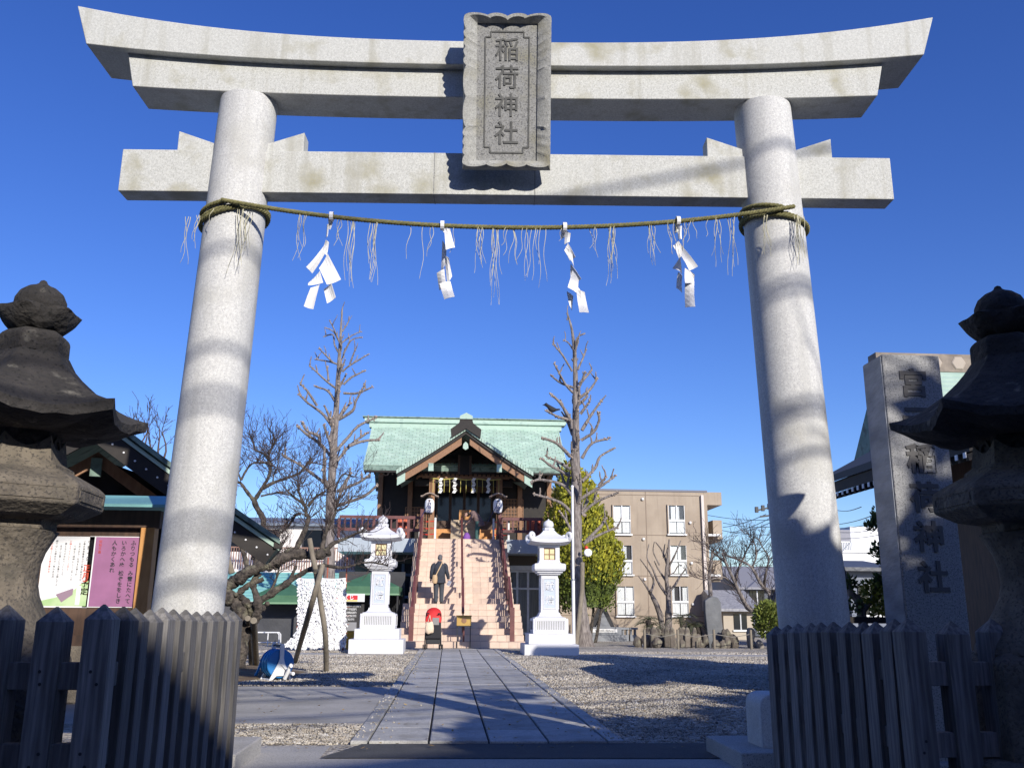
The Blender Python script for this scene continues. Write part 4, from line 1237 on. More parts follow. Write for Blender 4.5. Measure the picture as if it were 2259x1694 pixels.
for i, (px, lb) in enumerate(((735, 'leftmost'), (842, 'second from the left'), (985, 'third from the left'), (1098, 'rightmost'))):
    p = at(*c7(px, 600), 40.38)
    mb = MB()
    for k_ in range(5):
        z0 = -0.16 * k_
        dx = 0.05 * (1 if k_ % 2 else -1)
        mb.hexa([(dx - 0.09, 0.0, z0 - 0.20), (dx + 0.07, 0.0, z0 - 0.23), (dx + 0.07, 0.006, z0 - 0.23), (dx - 0.09, 0.006, z0 - 0.20), (-dx - 0.08, 0.0, z0), (-dx + 0.09, 0.0, z0 - 0.03), (-dx + 0.09, 0.006, z0 - 0.03), (-dx - 0.08, 0.006, z0)])
    o = mb.build('paper_streamer', M['paper'])
    o.location = p
    o.scale = (0.8, 0.8, 0.8)
    tag(o, 'small zigzag paper streamer on the porch rope, %s of four' % lb, 'paper streamer', 'streamers on the porch rope')
vermil = mat('vermilion', (0.62, 0.13, 0.06), (0.52, 0.10, 0.05), 4, 0.6)
for (u0, u1, lb) in ((395, 482, 'vermilion panel box behind the railing left of the stairs'), (1395, 1500, 'vermilion panel box behind the railing right of the stairs')):
    a, b_ = at(*c7(u0, 915), 39.9), at(*c7(u1, 1010), 39.9)
    t = thing('vermilion_box', lb, 'box', (a.x, 39.9, zd), 0, 'vermilion boxes on the veranda')
    w = b_.x - a.x
    for i in range(4):
        MB().box(w * i / 4 + 0.01, w * (i + 1) / 4 - 0.01, 0, 0.03, 0, a.z - zd).build('board', vermil, t)
    MB().box(0, w, 0.032, 0.5, 0, a.z - zd - 0.02).build('case', vermil, t)
    glyphs('奉納', 0.26, M['black'], t, facing(Vector((w * 0.7, -0.004, a.z - zd - 0.08))), 'lettering', extrude=0.004)
# offertory chest at the stair head
a, b_ = at(*c7(820, 925), 40.3), at(*c7(1022, 1052), 40.3)
ch = thing('offertory_chest', 'pale worn wooden offertory chest at the stair head', 'chest', ((a.x + b_.x) / 2, 40.3, z_top))
w, h = (b_.x - a.x) / 2, a.z - z_top
oldpine = mat('old_pine', (0.52, 0.42, 0.30), (0.40, 0.31, 0.21), 3, 0.8, stretch=(1, 1, 5), stain=(0.25, 0.18, 0.12), stain_scale=3, stain_pos=(0.55, 0.75))
MB().box(-w, w, 0, 0.6, 0.05, h).build('chest_body', oldpine, ch, bevel=0.01)
for x in (-w, w):
    MB().box(x - 0.05, x + 0.05, -0.03, 0.63, 0, h + 0.01).build('corner_post', oldpine, ch)
for i in range(7):
    MB().box(-w + 0.05, w - 0.05, 0.04 + 0.08 * i, 0.08 + 0.08 * i, h + 0.001, h + 0.03).build('slat', oldpine, ch)
glyphs('納', 0.34, M['black'], ch, facing(Vector((-w * 0.45, -0.004, h - 0.03))), 'lettering', extrude=0.004, bold=0.004)
o = MB().box(-0.28, 0.28, 0, 0.25, 0, 0.5).build('small_chest', M['wood_orange'])
o.location = at(*c7(920, 930), 41.5)
tag(o, 'small bright orange wooden chest behind the offertory chest', 'chest')
# brocade barrier poles with red cords beside the stair head
for sx, u in ((-1, 690), (1, 1135)):
    p = at(*c7(u, 1050), 39.6)
    t = thing('cord_barrier', 'red cords on a white post %s of the shrine steps' % ('left' if sx < 0 else 'right'), 'barrier', (p.x, 39.6, z_top - 0.02))
    MB().box(-0.04, 0.04, -0.04, 0.04, 0, 1.0).build('post', M['white'], t)
    MB().box(sx * 0.66 - 0.04, sx * 0.66 + 0.04, -0.04, 0.04, 0, 1.0).build('post', M['white'], t)
    for z in (0.30, 0.55, 0.85):
        MB().tube([(0, 0, z), (sx * 0.33, 0, z - 0.03), (sx * 0.66, 0, z)], 0.022, 6).build('red_cord', flat('red_cord', (0.65, 0.03, 0.02)), t)

# ------------------------------------------------------------------ white granite lanterns
def white_lantern(label, x, Y, dz):
    t = thing('granite_lantern', label, 'stone lantern', (x, Y, dz), 0, 'white granite lanterns before the stairs')
    WS = M['white_stone']
    MB().box(-0.75, 0.75, -0.75, 0.75, -0.1, 0.36).build('base', WS, t, bevel=0.012)
    MB().box(-0.62, 0.62, -0.62, 0.62, 0.362, 0.64).build('base', WS, t, bevel=0.012)
    bx = MB().box(-0.49, 0.49, -0.49, 0.49, 0.642, 1.05).build('plinth', WS, t, bevel=0.010)
    for f in range(4):
        rz_ = Matrix.Rotation(f * PI / 2, 4, 'Z')
        fr = MB()
        fr.box(-0.42, 0.42, -0.503, -0.491, 0.99, 1.015).box(-0.42, 0.42, -0.503, -0.491, 0.71, 0.73)
        fr.box(-0.42, -0.395, -0.503, -0.491, 0.731, 0.989).box(0.395, 0.42, -0.503, -0.491, 0.731, 0.989)
        fr.xf(rz_).build('panel_frame', WS, bx)
        for i in range(16):
            xx = -0.36 + 0.72 * i / 15
            MB().box(xx - 0.009, xx + 0.009, -0.494, -0.4905, 0.745, 0.975).xf(rz_).build('flute', M['granite_dark'], bx)
    def ogee(z0, r0, z1, r1, n=7, pw=0.5):
        return [(r0 + (r1 - r0) * (1 - (1 - i / n) ** 2), z0 + (z1 - z0) * (i / n)) for i in range(n + 1)]
    def sq(prof_):
        return MB().loft([[(-r, -r, z), (r, -r, z), (r, r, z), (-r, r, z)] for r, z in prof_])
    sq([(0.43, 1.051), (0.43, 1.075)] + [(0.42 - 0.14 * math.sin(PI / 2 * i / 6), 1.08 + 0.13 * (1 - math.cos(PI / 2 * i / 6))) for i in range(7)]).build('ogee_foot', WS, t, smooth=30)
    sf = sq([(0.262, 1.212), (0.25, 1.23), (0.238, 2.24)]).build('shaft', WS, t, bevel=0.008)
    for f in range(4):
        rz_ = Matrix.Rotation(f * PI / 2, 4, 'Z')
        MB().hexa([(-0.155, -0.2555, 1.34), (0.155, -0.2555, 1.34), (0.155, -0.24, 1.34), (-0.155, -0.24, 1.34), (-0.15, -0.2475, 2.13), (0.15, -0.2475, 2.13), (0.15, -0.23, 2.13), (-0.15, -0.23, 2.13)]).xf(rz_).build('sunk_panel', M['panel_stone'], sf)
        fr = MB()
        fr.box(-0.185, 0.185, -0.262, -0.246, 2.135, 2.16).box(-0.185, -0.158, -0.266, -0.246, 1.33, 2.134).box(0.158, 0.185, -0.266, -0.246, 1.33, 2.134).box(-0.185, 0.185, -0.268, -0.25, 1.305, 1.329)
        fr.xf(rz_).build('panel_frame', WS, sf)
    glyphs('献燈', 0.27, WS, sf, facing(Vector((0, -0.256, 2.07))), 'lettering', extrude=0.022, bold=0.004, pitch=1.45)
    sq([(0.24, 2.242), (0.30, 2.25), (0.31, 2.29), (0.36, 2.30), (0.37, 2.345), (0.42, 2.355), (0.44, 2.395)]).build('moulding', WS, t, bevel=0.004)
    sq([(0.445, 2.397), (0.445, 2.53), (0.42, 2.555), (0.36, 2.565)]).build('platform', WS, t, bevel=0.008)
    # firebox: four corner posts, sill and head, shoji panes with muntins
    fb = sq([(0.34, 2.567), (0.30, 2.60), (0.285, 2.66)]).build('firebox', WS, t, smooth=30)
    for sx in (-1, 1):
        for sy in (-1, 1):
            MB().box(sx * 0.225 - 0.06, sx * 0.225 + 0.06, sy * 0.225 - 0.06, sy * 0.225 + 0.06, 2.66, 3.08).build('corner_post', WS, fb)
    MB().box(-0.284, 0.284, -0.284, 0.284, 3.00, 3.09).build('head', WS, fb)
    pane_yellow = mat('yellow_shoji', (0.70, 0.64, 0.38), (0.62, 0.56, 0.32), 5)  # even pale yellow of the panes, no emission
    for f in range(4):
        rz_ = Matrix.Rotation(f * PI / 2, 4, 'Z')
        MB().box(-0.165, 0.165, -0.235, -0.225, 2.66, 3.0).xf(rz_).build('shoji_pane', pane_yellow, fb)
        mu = MB()
        for a_ in (-0.155, 0.0, 0.155):
            mu.box(a_ - 0.012, a_ + 0.012, -0.250, -0.236, 2.66, 3.0)
        for a_ in (2.672, 2.82, 2.985):
            mu.box(-0.165, 0.165, -0.252, -0.2505, a_ - 0.011, a_ + 0.011)
        mu.xf(rz_).build('muntins', M['wood_brown'], fb)
    # roof: swept square hip
    bb = MB()
    n = 32
    rings = []
    for i in range(9):
        f = i / 8
        half = 0.16 + 0.40 * f ** 0.9
        zc = 3.50 - 0.28 * f ** 0.62
        ring = []
        for q in range(n):
            side, u = divmod(q, 8)
            u = (u / 8) * 2 - 1
            xx, yy = [(u, -1), (1, u), (-u, 1), (-1, -u)][side]
            cor = (abs(u) ** 3 if abs(u) < 1 else 1) * f ** 3
            ring.append((xx * half, yy * half, zc + 0.05 * cor))
        rings.append(ring)
    last = rings[-1]
    rings.append([(x_ * 1.03, y_ * 1.03, z_ - 0.02) for x_, y_, z_ in last])
    rings.append([(x_ * 1.03, y_ * 1.03, z_ - 0.085) for x_, y_, z_ in last])
    rings.append([(x_ * 0.9, y_ * 0.9, z_ - 0.11) for x_, y_, z_ in last])
    rings.append([(x_ * 0.55, y_ * 0.55, 3.091) for x_, y_, z_ in last])
    bb.loft(rings)
    rf = bb.build('roof', WS, t, smooth=40)
    for sx in (-1, 1):
        for sy in (-1, 1):                                 # scrolled corner knobs
            cu = MB()
            d = Vector((sx, sy, 0)).normalized()
            side = Vector((-d.y, d.x, 0))
            base = d * 0.74 + Vector((0, 0, 3.27))
            pts_, rad = [], []
            for i in range(15):
                a_ = i / 14 * 2 * PI * 1.15 - 0.9
                rr = 0.10 - 0.045 * i / 14
                pts_.append(base + d * (rr * math.sin(a_)) + Vector((0, 0, rr * -math.cos(a_) + 0.05)))
                rad.append(0.062 - 0.012 * i / 14)
            cu.tube(pts_, rad, 8)
            cu.tube([d * 0.60 + Vector((0, 0, 3.23)), d * 0.70 + Vector((0, 0, 3.24)), base + Vector((0, 0, -0.03))], [0.07, 0.075, 0.07], 8)
            cu.build('scroll', WS, rf, smooth=50)
    lf = []
    for r, z in ((0.10, 3.49), (0.155, 3.51), (0.165, 3.55), (0.15, 3.585), (0.115, 3.595)):
        lf.append([(r * (1 + 0.06 * math.cos(8 * 2 * PI * q / 32)) * math.cos(2 * PI * q / 32), r * (1 + 0.06 * math.cos(8 * 2 * PI * q / 32)) * math.sin(2 * PI * q / 32), z) for q in range(32)])
    MB().loft(lf).build('lotus_ring', WS, t, smooth=40)
    MB().lathe([(0.09, 3.59), (0.135, 3.61), (0.153, 3.66), (0.145, 3.72), (0.115, 3.77), (0.065, 3.80), (0.03, 3.815), (0.015, 3.84), (0.003, 3.85)], 24).build('onion_finial', WS, t, smooth=50)
    return t
pl_, pr_ = atz(*c8(306, 1398)), atz(*c8(1846, 1430))
white_lantern('white granite lantern left of the staircase, partly behind plum twigs', at(*c8(306, 1200), 26.9).x, 26.9, 0.02)
white_lantern('white granite lantern right of the staircase beside the white pole', at(*c8(1846, 1200), 26.4).x, 26.4, -0.08)

# ------------------------------------------------------------------ stand with wooden box at the foot of the stairs
p = at(*c8(1075, 1270), 30.62)
ob = thing('box_stand', 'yellow wooden box with round crest on thin legs at stair foot', 'box stand', (p.x, 30.36, 0.2))
zt_, zb_ = at(*c8(1075, 1052), 30.4).z - 0.2, at(*c8(1075, 1145), 30.4).z - 0.2
ylw = mat('varnished_box', (0.52, 0.33, 0.09), (0.44, 0.27, 0.07), 6, 0.45)
hw_ = 0.235
MB().box(-hw_, hw_, -0.12, 0.12, zb_, zt_ - 0.03).build('box', ylw, ob, bevel=0.006)
MB().box(-hw_ - 0.02, hw_ + 0.02, -0.14, 0.14, zt_ - 0.029, zt_).build('lid', ylw, ob)
MB().lathe([(0.0005, 0.0), (0.085, 0.0), (0.085, 0.008), (0.0005, 0.012)], 24).xf(Matrix.Translation((0, -0.121, (zb_ + zt_) / 2)) @ Matrix.Rotation(PI / 2, 4, 'X')).build('crest', M['wood_brown'], ob)
for sx in (-1, 1):
    for sy in (-1, 1):
        MB().box(sx * 0.21 - 0.012, sx * 0.21 + 0.012, sy * 0.10 - 0.012, sy * 0.10 + 0.012, -0.2, zb_ + 0.002).build('leg', M['iron'], ob)
MB().box(-0.24, 0.24, -0.13, 0.13, zb_ - 0.03, zb_ - 0.001).build('shelf', M['iron'], ob)
MB().tube([(p.x + 0.0, 30.52, 0.2), (p.x, 30.52, 1.0)], 0.03, 8).build('rail_stub', M['rail_red'], st)
# ------------------------------------------------------------------ trees
def smooth_path(ctrl, n=4):
    out = []
    c = [ctrl[0]] + list(ctrl) + [ctrl[-1]]
    for i in range(1, len(c) - 2):
        for j in range(n):
            t = j / n
            p0, p1, p2, p3 = c[i - 1], c[i], c[i + 1], c[i + 2]
            out.append(0.5 * ((2 * p1) + (p2 - p0) * t + (2 * p0 - 5 * p1 + 4 * p2 - p3) * t * t + (3 * p1 - p0 - 3 * p2 + p3) * t ** 3))
    out.append(Vector(ctrl[-1]))
    return out
def limb(mb, ctrl, r0, r1, n=8, rough=0.0, rg=None, sub=4):
    pts_ = smooth_path([Vector(p) for p in ctrl], sub)
    m_ = len(pts_)
    rad = []
    for i in range(m_):
        t = i / (m_ - 1)
        r = r0 + (r1 - r0) * t
        if rg:
            r *= 1 + rough * rg.uniform(-1, 1)
            if 0 < i < m_ - 1:
                pts_[i] = pts_[i] + Vector((rg.uniform(-1, 1), rg.uniform(-1, 1), rg.uniform(-1, 1))) * r * rough * 0.7
        rad.append(max(r, 0.003))
    mb.tube(pts_, rad, n)
    return pts_
def twigs(mb, p, d, L_, r, depth, rg, spread=0.7, up=0.15, kids=(2, 4), minr=0.0035):
    n = 4
    pts_ = [Vector(p)]
    d = Vector(d).normalized()
    for i in range(n):
        d = (d + Vector((rg.uniform(-1, 1), rg.uniform(-1, 1), rg.uniform(-1, 1) + up)) * 0.28).normalized()
        pts_.append(pts_[-1] + d * (L_ / n))
    rad = [max(minr, r * (1 - 0.55 * i / n)) for i in range(n + 1)]
    mb.tube(pts_, rad, 5 if r > 0.02 else 3, False)
    if depth > 0:
        for _ in range(rg.randint(*kids)):
            i = rg.randint(1, n)
            dd = (d + Vector((rg.uniform(-1, 1), rg.uniform(-1, 1), rg.uniform(-0.6, 1) + up)) * spread).normalized()
            twigs(mb, pts_[i], dd, L_ * rg.uniform(0.5, 0.8), rad[i] * 0.62, depth - 1, rg, spread, up, kids, minr)
def knobby(mb, knobs, p, d, L_, r, rg, depth=1):
    n = 5
    pts_ = [Vector(p)]
    d = Vector(d).normalized()
    for i in range(n):
        d = (d + Vector((rg.uniform(-1, 1) * 0.25, rg.uniform(-1, 1) * 0.25, 0.16 + rg.uniform(-0.25, 0.25)))).normalized()
        pts_.append(pts_[-1] + d * L_ / n)
    rad = [r * (1.15 - 0.55 * i / n) * rg.uniform(0.85, 1.15) for i in range(n + 1)]
    mb.tube(pts_, rad, 7)
    for i in range(1, n + 1):
        if rg.random() < 0.8 or i == n:
            for _ in range(2 if i < n else 4):
                q = pts_[i] + Vector((rg.uniform(-1, 1), rg.uniform(-1, 1), rg.uniform(-1, 1))) * rad[i] * 0.9
                knobs.ball(q, rad[i] * rg.uniform(0.55, 0.95), 6, 4)
    if depth > 0 and L_ > 0.35:
        for _ in range(rg.randint(1, 2)):
            i = rg.randint(2, 4)
            dd = (d + Vector((rg.uniform(-0.8, 0.8), rg.uniform(-0.8, 0.8), rg.uniform(0, 1.0)))).normalized()
            knobby(mb, knobs, pts_[i], dd, L_ * rg.uniform(0.3, 0.5), rad[i] * 0.8, rg, depth - 1)
def ginkgo(label, axis_px, Y, first_z, seed, r0, traced, crop):
    rg = random.Random(seed)
    ax = [at(x, y, Y) for x, y in axis_px]
    base = ax[0]
    t = thing('ginkgo_tree', label, 'tree', (base.x, Y, 0), 0, 'pruned ginkgos flanking the staircase')
    org = Vector((base.x, Y, 0))
    tr = MB()
    loc = [p - org for p in ax]
    loc[0].z = -0.05
    top = loc[-1].z
    pts_ = smooth_path(loc, 7)
    rad = [r0 * (1 - 0.93 * max(0, p.z) / top) ** 0.8 * (1 + 0.30 * math.exp(-max(0, p.z) * 2.2)) * rg.uniform(0.94, 1.06) for p in pts_]
    tr.tube(pts_, rad, 14)
    tr.build('trunk', M['bark_grey'], t, smooth=60)
    br, kn = MB(), MB()
    def knobs_on(ps, r):
        for i_, q in enumerate(ps):
            end = i_ >= len(ps) - 2
            for _ in range(4 if end else (2 if rg.random() < 0.75 else 0)):
                v = Vector((rg.uniform(-1, 1), rg.uniform(-1, 1), rg.uniform(-1, 1)))
                kn.ball(q + v * r * (1.0 if end else 0.8), r * rg.uniform(0.45, 0.85), 6, 4)
    for ln in traced:
        yy = 0.0
        slope = rg.uniform(-0.35, 0.35)
        ctrl = []
        x0_, y0_ = ln[0]
        for (u, v) in ln:
            d_ = math.hypot(u - x0_, v - y0_) / crop[2] / 63.0
            ctrl.append(at(crop[0] + u / crop[2], crop[1] + v / crop[2], Y + slope * d_) - org)
        zz = max(0.3, ctrl[0].z)
        rr = r0 * (1 - 0.93 * min(zz, top - 0.1) / top) ** 0.8
        ra = max(0.030, min(0.068, rr * 0.55))
        ps = limb(br, ctrl, ra, ra * 0.55, 7, 0.14, rg, 4)
        knobs_on(ps[2:], ra * 0.75)
        for _ in range(rg.randint(1, 2)):
            q = rg.randint(2, len(ps) - 1)
            knobby(br, kn, ps[q], (rg.uniform(-0.6, 0.6), rg.uniform(-0.8, 0.8), 1), 0.35 * rg.uniform(0.6, 1.3), ra * 0.5, rg, 0)
    z = first_z
    k_ = 0
    while z < top - 1.2:                                  # limbs growing to and from the viewer
        f = (z - first_z) / (top - first_z)
        c = min(pts_, key=lambda p: abs(p.z - z))
        rr = r0 * (1 - 0.93 * z / top) ** 0.8
        az = [PI / 2, -PI / 2][k_ % 2] + rg.uniform(-0.5, 0.5)
        L_ = (1.6 * (1 - f) ** 0.75 + 0.3) * rg.uniform(0.65, 1.1)
        knobby(br, kn, c, Vector((math.cos(az), math.sin(az), 0.5 + 0.4 * f)), L_, max(0.03, min(0.07, rr * 0.5)), rg, 1)
        z += 0.55 * rg.uniform(0.7, 1.25)
        k_ += 1
    twigs(br, loc[-1] - Vector((0, 0, 0.3)), (0.05, 0, 1), 0.6, 0.03, 0, rg)
    br.build('branches', M['bark_grey'], t, smooth=60, fix=False)
    struct(kn.build('pruning_knobs', M['bark_knob'], t, smooth=60, fix=False), 'stuff')
    return t
LG = [[(900,420),(850,300),(820,245)],[(895,410),(850,330),(785,300)],[(905,520),(860,440),(845,355),(775,370)],[(880,590),(820,570),(700,550)],[(850,580),(790,520),(735,465)],[(870,780),(790,720),(660,600)],[(810,720),(800,610)],[(860,880),(800,800),(700,765)],[(830,1070),(760,980),(650,900),(575,830)],[(720,920),(640,800),(585,745)],[(820,1310),(740,1220),(640,1150),(560,1080)],[(740,1220),(730,1160),(640,1120),(600,1050)],[(790,1540),(640,1430),(550,1370),(450,1320)],
      [(920,330),(965,260),(975,215)],[(915,420),(1000,360),(1070,330)],[(930,510),(990,400),(1080,375)],[(920,650),(980,600),(1130,510)],[(980,590),(1020,480)],[(930,750),(1000,690),(1105,640)],[(930,820),(1040,820),(1160,770)],[(890,1030),(1000,960),(1030,880),(1100,750)],[(890,1020),(940,930)],[(870,1280),(960,1180),(1050,1080),(1190,1015)],[(880,1360),(950,1270),(1010,1210),(1130,1130)],[(970,1240),(1090,1200),(1210,1190)],[(880,1600),(1050,1530),(1140,1470)],[(860,1720),(1090,1640),(1200,1550)]]
RG = [[(310,790),(300,740),(230,720),(155,680)],[(310,750),(235,630),(180,580)],[(330,580),(270,520),(200,390)],[(310,440),(250,340),(195,275)],[(320,540),(240,510),(180,465)],[(300,960),(220,880),(125,845)],[(300,1080),(190,1020),(120,970)],[(300,1040),(240,1000),(155,960)],[(310,1200),(250,1130),(110,1100),(60,1120)],[(310,1310),(240,1240),(80,1190)],[(330,1480),(290,1380),(240,1300)],[(330,330),(290,270),(260,250)],
      [(345,430),(380,350),(395,310)],[(330,350),(340,240),(385,210)],[(350,520),(400,470),(430,430)],[(360,600),(420,550),(465,480)],[(360,700),(420,620)],[(370,800),(430,700),(485,625)],[(365,860),(440,810),(475,740),(470,690)],[(370,970),(430,880),(535,850)],[(370,1110),(450,1030),(480,960),(565,910)],[(350,1225),(470,1150),(570,1080)],[(470,1140),(515,1085)],[(370,1310),(450,1240),(585,1180)],[(390,1480),(480,1390),(515,1335)],[(380,1490),(470,1440),(585,1390)],[(350,1240),(375,1310),(390,1320)],[(340,650),(395,600),(400,560)]]
ginkgo('tall pruned ginkgo rising left of the shrine roof behind the plum', [(724, 1440), (726, 1250), (728, 1130), (733, 1040), (737, 980), (742, 900), (748, 800), (752, 730), (755, 682)], 32.6, 4.6, 4, 0.235, LG, (500, 640, 3.607))
ginkgo('tall pruned ginkgo right of the shrine, with a bird on one branch', [(1290, 1424), (1280, 1350), (1272, 1250), (1271, 1120), (1270, 1000), (1270, 880), (1268, 790), (1262, 730), (1251, 690)], 32.6, 4.2, 9, 0.27, RG, (1150, 660, 2.765))
# bird on a branch
p = at(*(1150 + 188 / 2.765, 660 + 682 / 2.765), 32.55)
bd = thing('bird', 'small black bird perched on a left branch of the right ginkgo', 'bird', p)
bb = MB()
bb.loft([[(x + r * 0, r * 0.8 * math.cos(2 * PI * k_ / 10), z + r * math.sin(2 * PI * k_ / 10)) for k_ in range(10)] for x, z, r in ((-0.30, 0.06, 0.015), (-0.27, 0.07, 0.03), (-0.16, 0.05, 0.045), (-0.05, 0.05, 0.10), (0.05, 0.08, 0.125), (0.12, 0.13, 0.11), (0.17, 0.19, 0.085), (0.21, 0.23, 0.08), (0.26, 0.235, 0.055), (0.30, 0.225, 0.02), (0.36, 0.215, 0.006))])
bb.xf(Matrix.Rotation(PI, 4, 'Z')).build('body', M['black'], bd, smooth=60)
for sy in (-0.03, 0.03):
    MB().tube([(0.0, sy, 0.0), (0.0, sy, -0.09)], 0.008, 5).build('leg', M['iron'], bd)

# old plum tree, limbs laid out one by one
cA = lambda x, y, Y: at(480 + x / 4.148, 1120 + y / 4.148, Y)
cB = lambda x, y, Y: at(520 + x / 4.879, 920 + y / 4.879, Y)
YP_ = 17.6
plum = thing('plum_tree', 'gnarled old plum tree with bare crooked limbs propped on posts', 'tree', (0, 0, 0))
rg = random.Random(31)
tk = MB()
base = cA(215, 1330, YP_)
tk_pts = limb(tk, [Vector((base.x, YP_, -0.05)), cA(215, 1150, YP_), cA(230, 1000, YP_), cA(190, 900, YP_), cA(110, 820, YP_), cA(60, 760, YP_), cA(130, 690, YP_), cA(250, 610, YP_ - 0.1), cA(370, 545, YP_ - 0.1), cA(500, 500, YP_ - 0.1), cA(620, 455, YP_ - 0.1), cA(700, 425, YP_), cA(820, 430, YP_), cA(930, 430, YP_), cA(1010, 400, YP_ + 0.1)], 0.135, 0.085, 12, 0.22, rg, 5)
limb(tk, [cA(230, 1250, YP_), cA(280, 1020, YP_ + 0.1), cA(330, 900, YP_), cA(420, 830, YP_), cA(560, 740, YP_), cA(700, 640, YP_), cA(850, 560, YP_), cA(960, 530, YP_)], 0.10, 0.04, 10, 0.22, rg)
limb(tk, [cA(330, 1060, YP_), cA(370, 930, YP_ - 0.1), cA(360, 830, YP_ - 0.1), cA(330, 740, YP_), cA(340, 650, YP_), cA(390, 600, YP_)], 0.08, 0.05, 9, 0.25, rg)
limb(tk, [cA(190, 950, YP_), cA(150, 860, YP_ + 0.1), cA(220, 760, YP_), cA(300, 700, YP_), cA(420, 650, YP_)], 0.075, 0.045, 9, 0.25, rg)
for x, y, r in ((500, 520, 0.14), (690, 420, 0.15), (620, 440, 0.13), (260, 880, 0.16), (350, 1000, 0.12), (420, 900, 0.12), (200, 820, 0.14)):
    for _ in range(5):
        tk.ball(cA(x + rg.uniform(-40, 40), y + rg.uniform(-35, 35), YP_ + rg.uniform(-0.10, 0.08)), r * rg.uniform(0.28, 0.55), 8, 6)
tk.build('trunk', M['bark_plum'], plum, smooth=70, fix=False)
lb = MB()
tips = []
def L2(ctrl, r0, r1, tw=3, tl=0.5):
    r0, r1 = r0 * 0.68, r1 * 0.75
    pts_ = limb(lb, ctrl, r0, r1, 7, 0.15, rg)
    for q in range(len(pts_)):
        if q > len(pts_) * 0.25:
            for _ in range(tw if rg.random() < 0.8 else 0):
                tips.append((pts_[q], (pts_[q] - pts_[q - 1]), tl, r1))
L2([cA(280, 590, YP_), cA(250, 450, YP_), cA(210, 350, YP_), cA(160, 275, YP_), cA(110, 255, YP_ + 0.1)], 0.07, 0.03)
L2([cA(330, 560, YP_), cA(370, 430, YP_), cA(420, 360, YP_), cA(470, 300, YP_)], 0.06, 0.025)
L2([cA(480, 500, YP_), cA(560, 400, YP_), cA(590, 330, YP_)], 0.04, 0.02)
L2([cA(700, 420, YP_), cA(760, 290, YP_), cA(810, 180, YP_), cA(830, 90, YP_), cB(760, 1050, YP_), cB(740, 950, YP_), cB(640, 870, YP_), cB(560, 800, YP_)], 0.085, 0.022, 2)
L2([cB(740, 950, YP_), cB(700, 860, YP_), cB(670, 760, YP_), cB(670, 690, YP_)], 0.04, 0.015)
L2([cB(780, 960, YP_), cB(860, 860, YP_), cB(960, 800, YP_)], 0.05, 0.02)
L2([cA(950, 420, YP_), cA(970, 300, YP_), cA(1000, 200, YP_), cA(1050, 120, YP_), cB(1080, 1000, YP_), cB(1090, 900, YP_)], 0.07, 0.02, 3)
L2([cA(990, 410, YP_), cA(1050, 330, YP_), cA(1150, 290, YP_), cA(1280, 230, YP_), cA(1340, 220, YP_)], 0.07, 0.02, 3)
L2([cA(960, 520, YP_), cA(1100, 545, YP_ - 0.1), cA(1190, 540, YP_ - 0.1), cA(1300, 510, YP_ - 0.1), cA(1420, 500, YP_ - 0.2), cA(1560, 530, YP_ - 0.2)], 0.05, 0.015, 3, 0.4)
L2([cA(640, 700, YP_), cA(690, 600, YP_), cA(720, 530, YP_)], 0.05, 0.03, 1)
L2([cA(480, 780, YP_), cA(540, 640, YP_), cA(560, 560, YP_)], 0.045, 0.02, 1)
# upper left crown
Yc = YP_ + 0.6
L2([cA(330, 480, Yc), cB(300, 1150, Yc), cB(240, 1000, Yc), cB(200, 900, Yc)], 0.09, 0.075, 0)
L2([cB(200, 900, Yc), cB(120, 800, Yc), cB(50, 710, Yc), cB(-20, 700, Yc)], 0.06, 0.03, 2)
L2([cB(60, 680, Yc), cB(110, 580, Yc), cB(180, 500, Yc), cB(300, 490, Yc), cB(350, 490, Yc)], 0.035, 0.02, 2)
L2([cB(60, 680, Yc), cB(20, 580, Yc), cB(10, 520, Yc)], 0.03, 0.015, 2)
L2([cB(200, 900, Yc), cB(270, 790, Yc), cB(350, 650, Yc), cB(378, 530, Yc), cB(350, 430, Yc), cB(395, 320, Yc), cB(430, 250, Yc)], 0.065, 0.018, 3)
L2([cB(350, 440, Yc), cB(280, 380, Yc), cB(210, 350, Yc), cB(190, 270, Yc), cB(165, 210, Yc)], 0.03, 0.012, 3)
L2([cB(290, 770, Yc), cB(410, 705, Yc), cB(560, 655, Yc), cB(690, 600, Yc), cB(760, 520, Yc), cB(830, 490, Yc), cB(960, 520, Yc)], 0.055, 0.014, 3)
L2([cB(400, 710, Yc), cB(410, 620, Yc), cB(450, 540, Yc), cB(460, 400, Yc), cB(470, 340, Yc)], 0.025, 0.010, 3)
L2([cB(270, 850, Yc), cB(400, 820, Yc), cB(540, 800, Yc)], 0.03, 0.015, 2)
L2([cB(770, 500, Yc), cB(830, 430, Yc), cB(870, 380, Yc)], 0.02, 0.008, 3)
L2([cB(700, 1040, Yc), cB(640, 1060, Yc), cB(560, 1180, Yc), cB(470, 1250, Yc)], 0.05, 0.02, 3)
L2([cB(1060, 800, Yc), cB(1150, 620, Yc), cB(1280, 640, Yc), cB(1310, 570, Yc)], 0.03, 0.01, 3)
L2([cB(1090, 1010, Yc), cB(1200, 960, Yc), cB(1250, 860, Yc), cB(1330, 850, Yc)], 0.03, 0.01, 3)
lb.build('limbs', M['bark_plum'], plum, smooth=70, fix=False)
tw = MB()
for p, d, L_, r in tips:
    dd = (d.normalized() * 0.4 + Vector((rg.uniform(-1, 1), rg.uniform(-0.7, 0.7), rg.uniform(-0.3, 1)))).normalized()
    twigs(tw, p, dd, L_ * rg.uniform(0.4, 1.0), min(r * 0.7, 0.010), 2, rg, 0.9, 0.2, (1, 3), 0.0034)
tw.build('twigs', M['twig'], plum, fix=False)
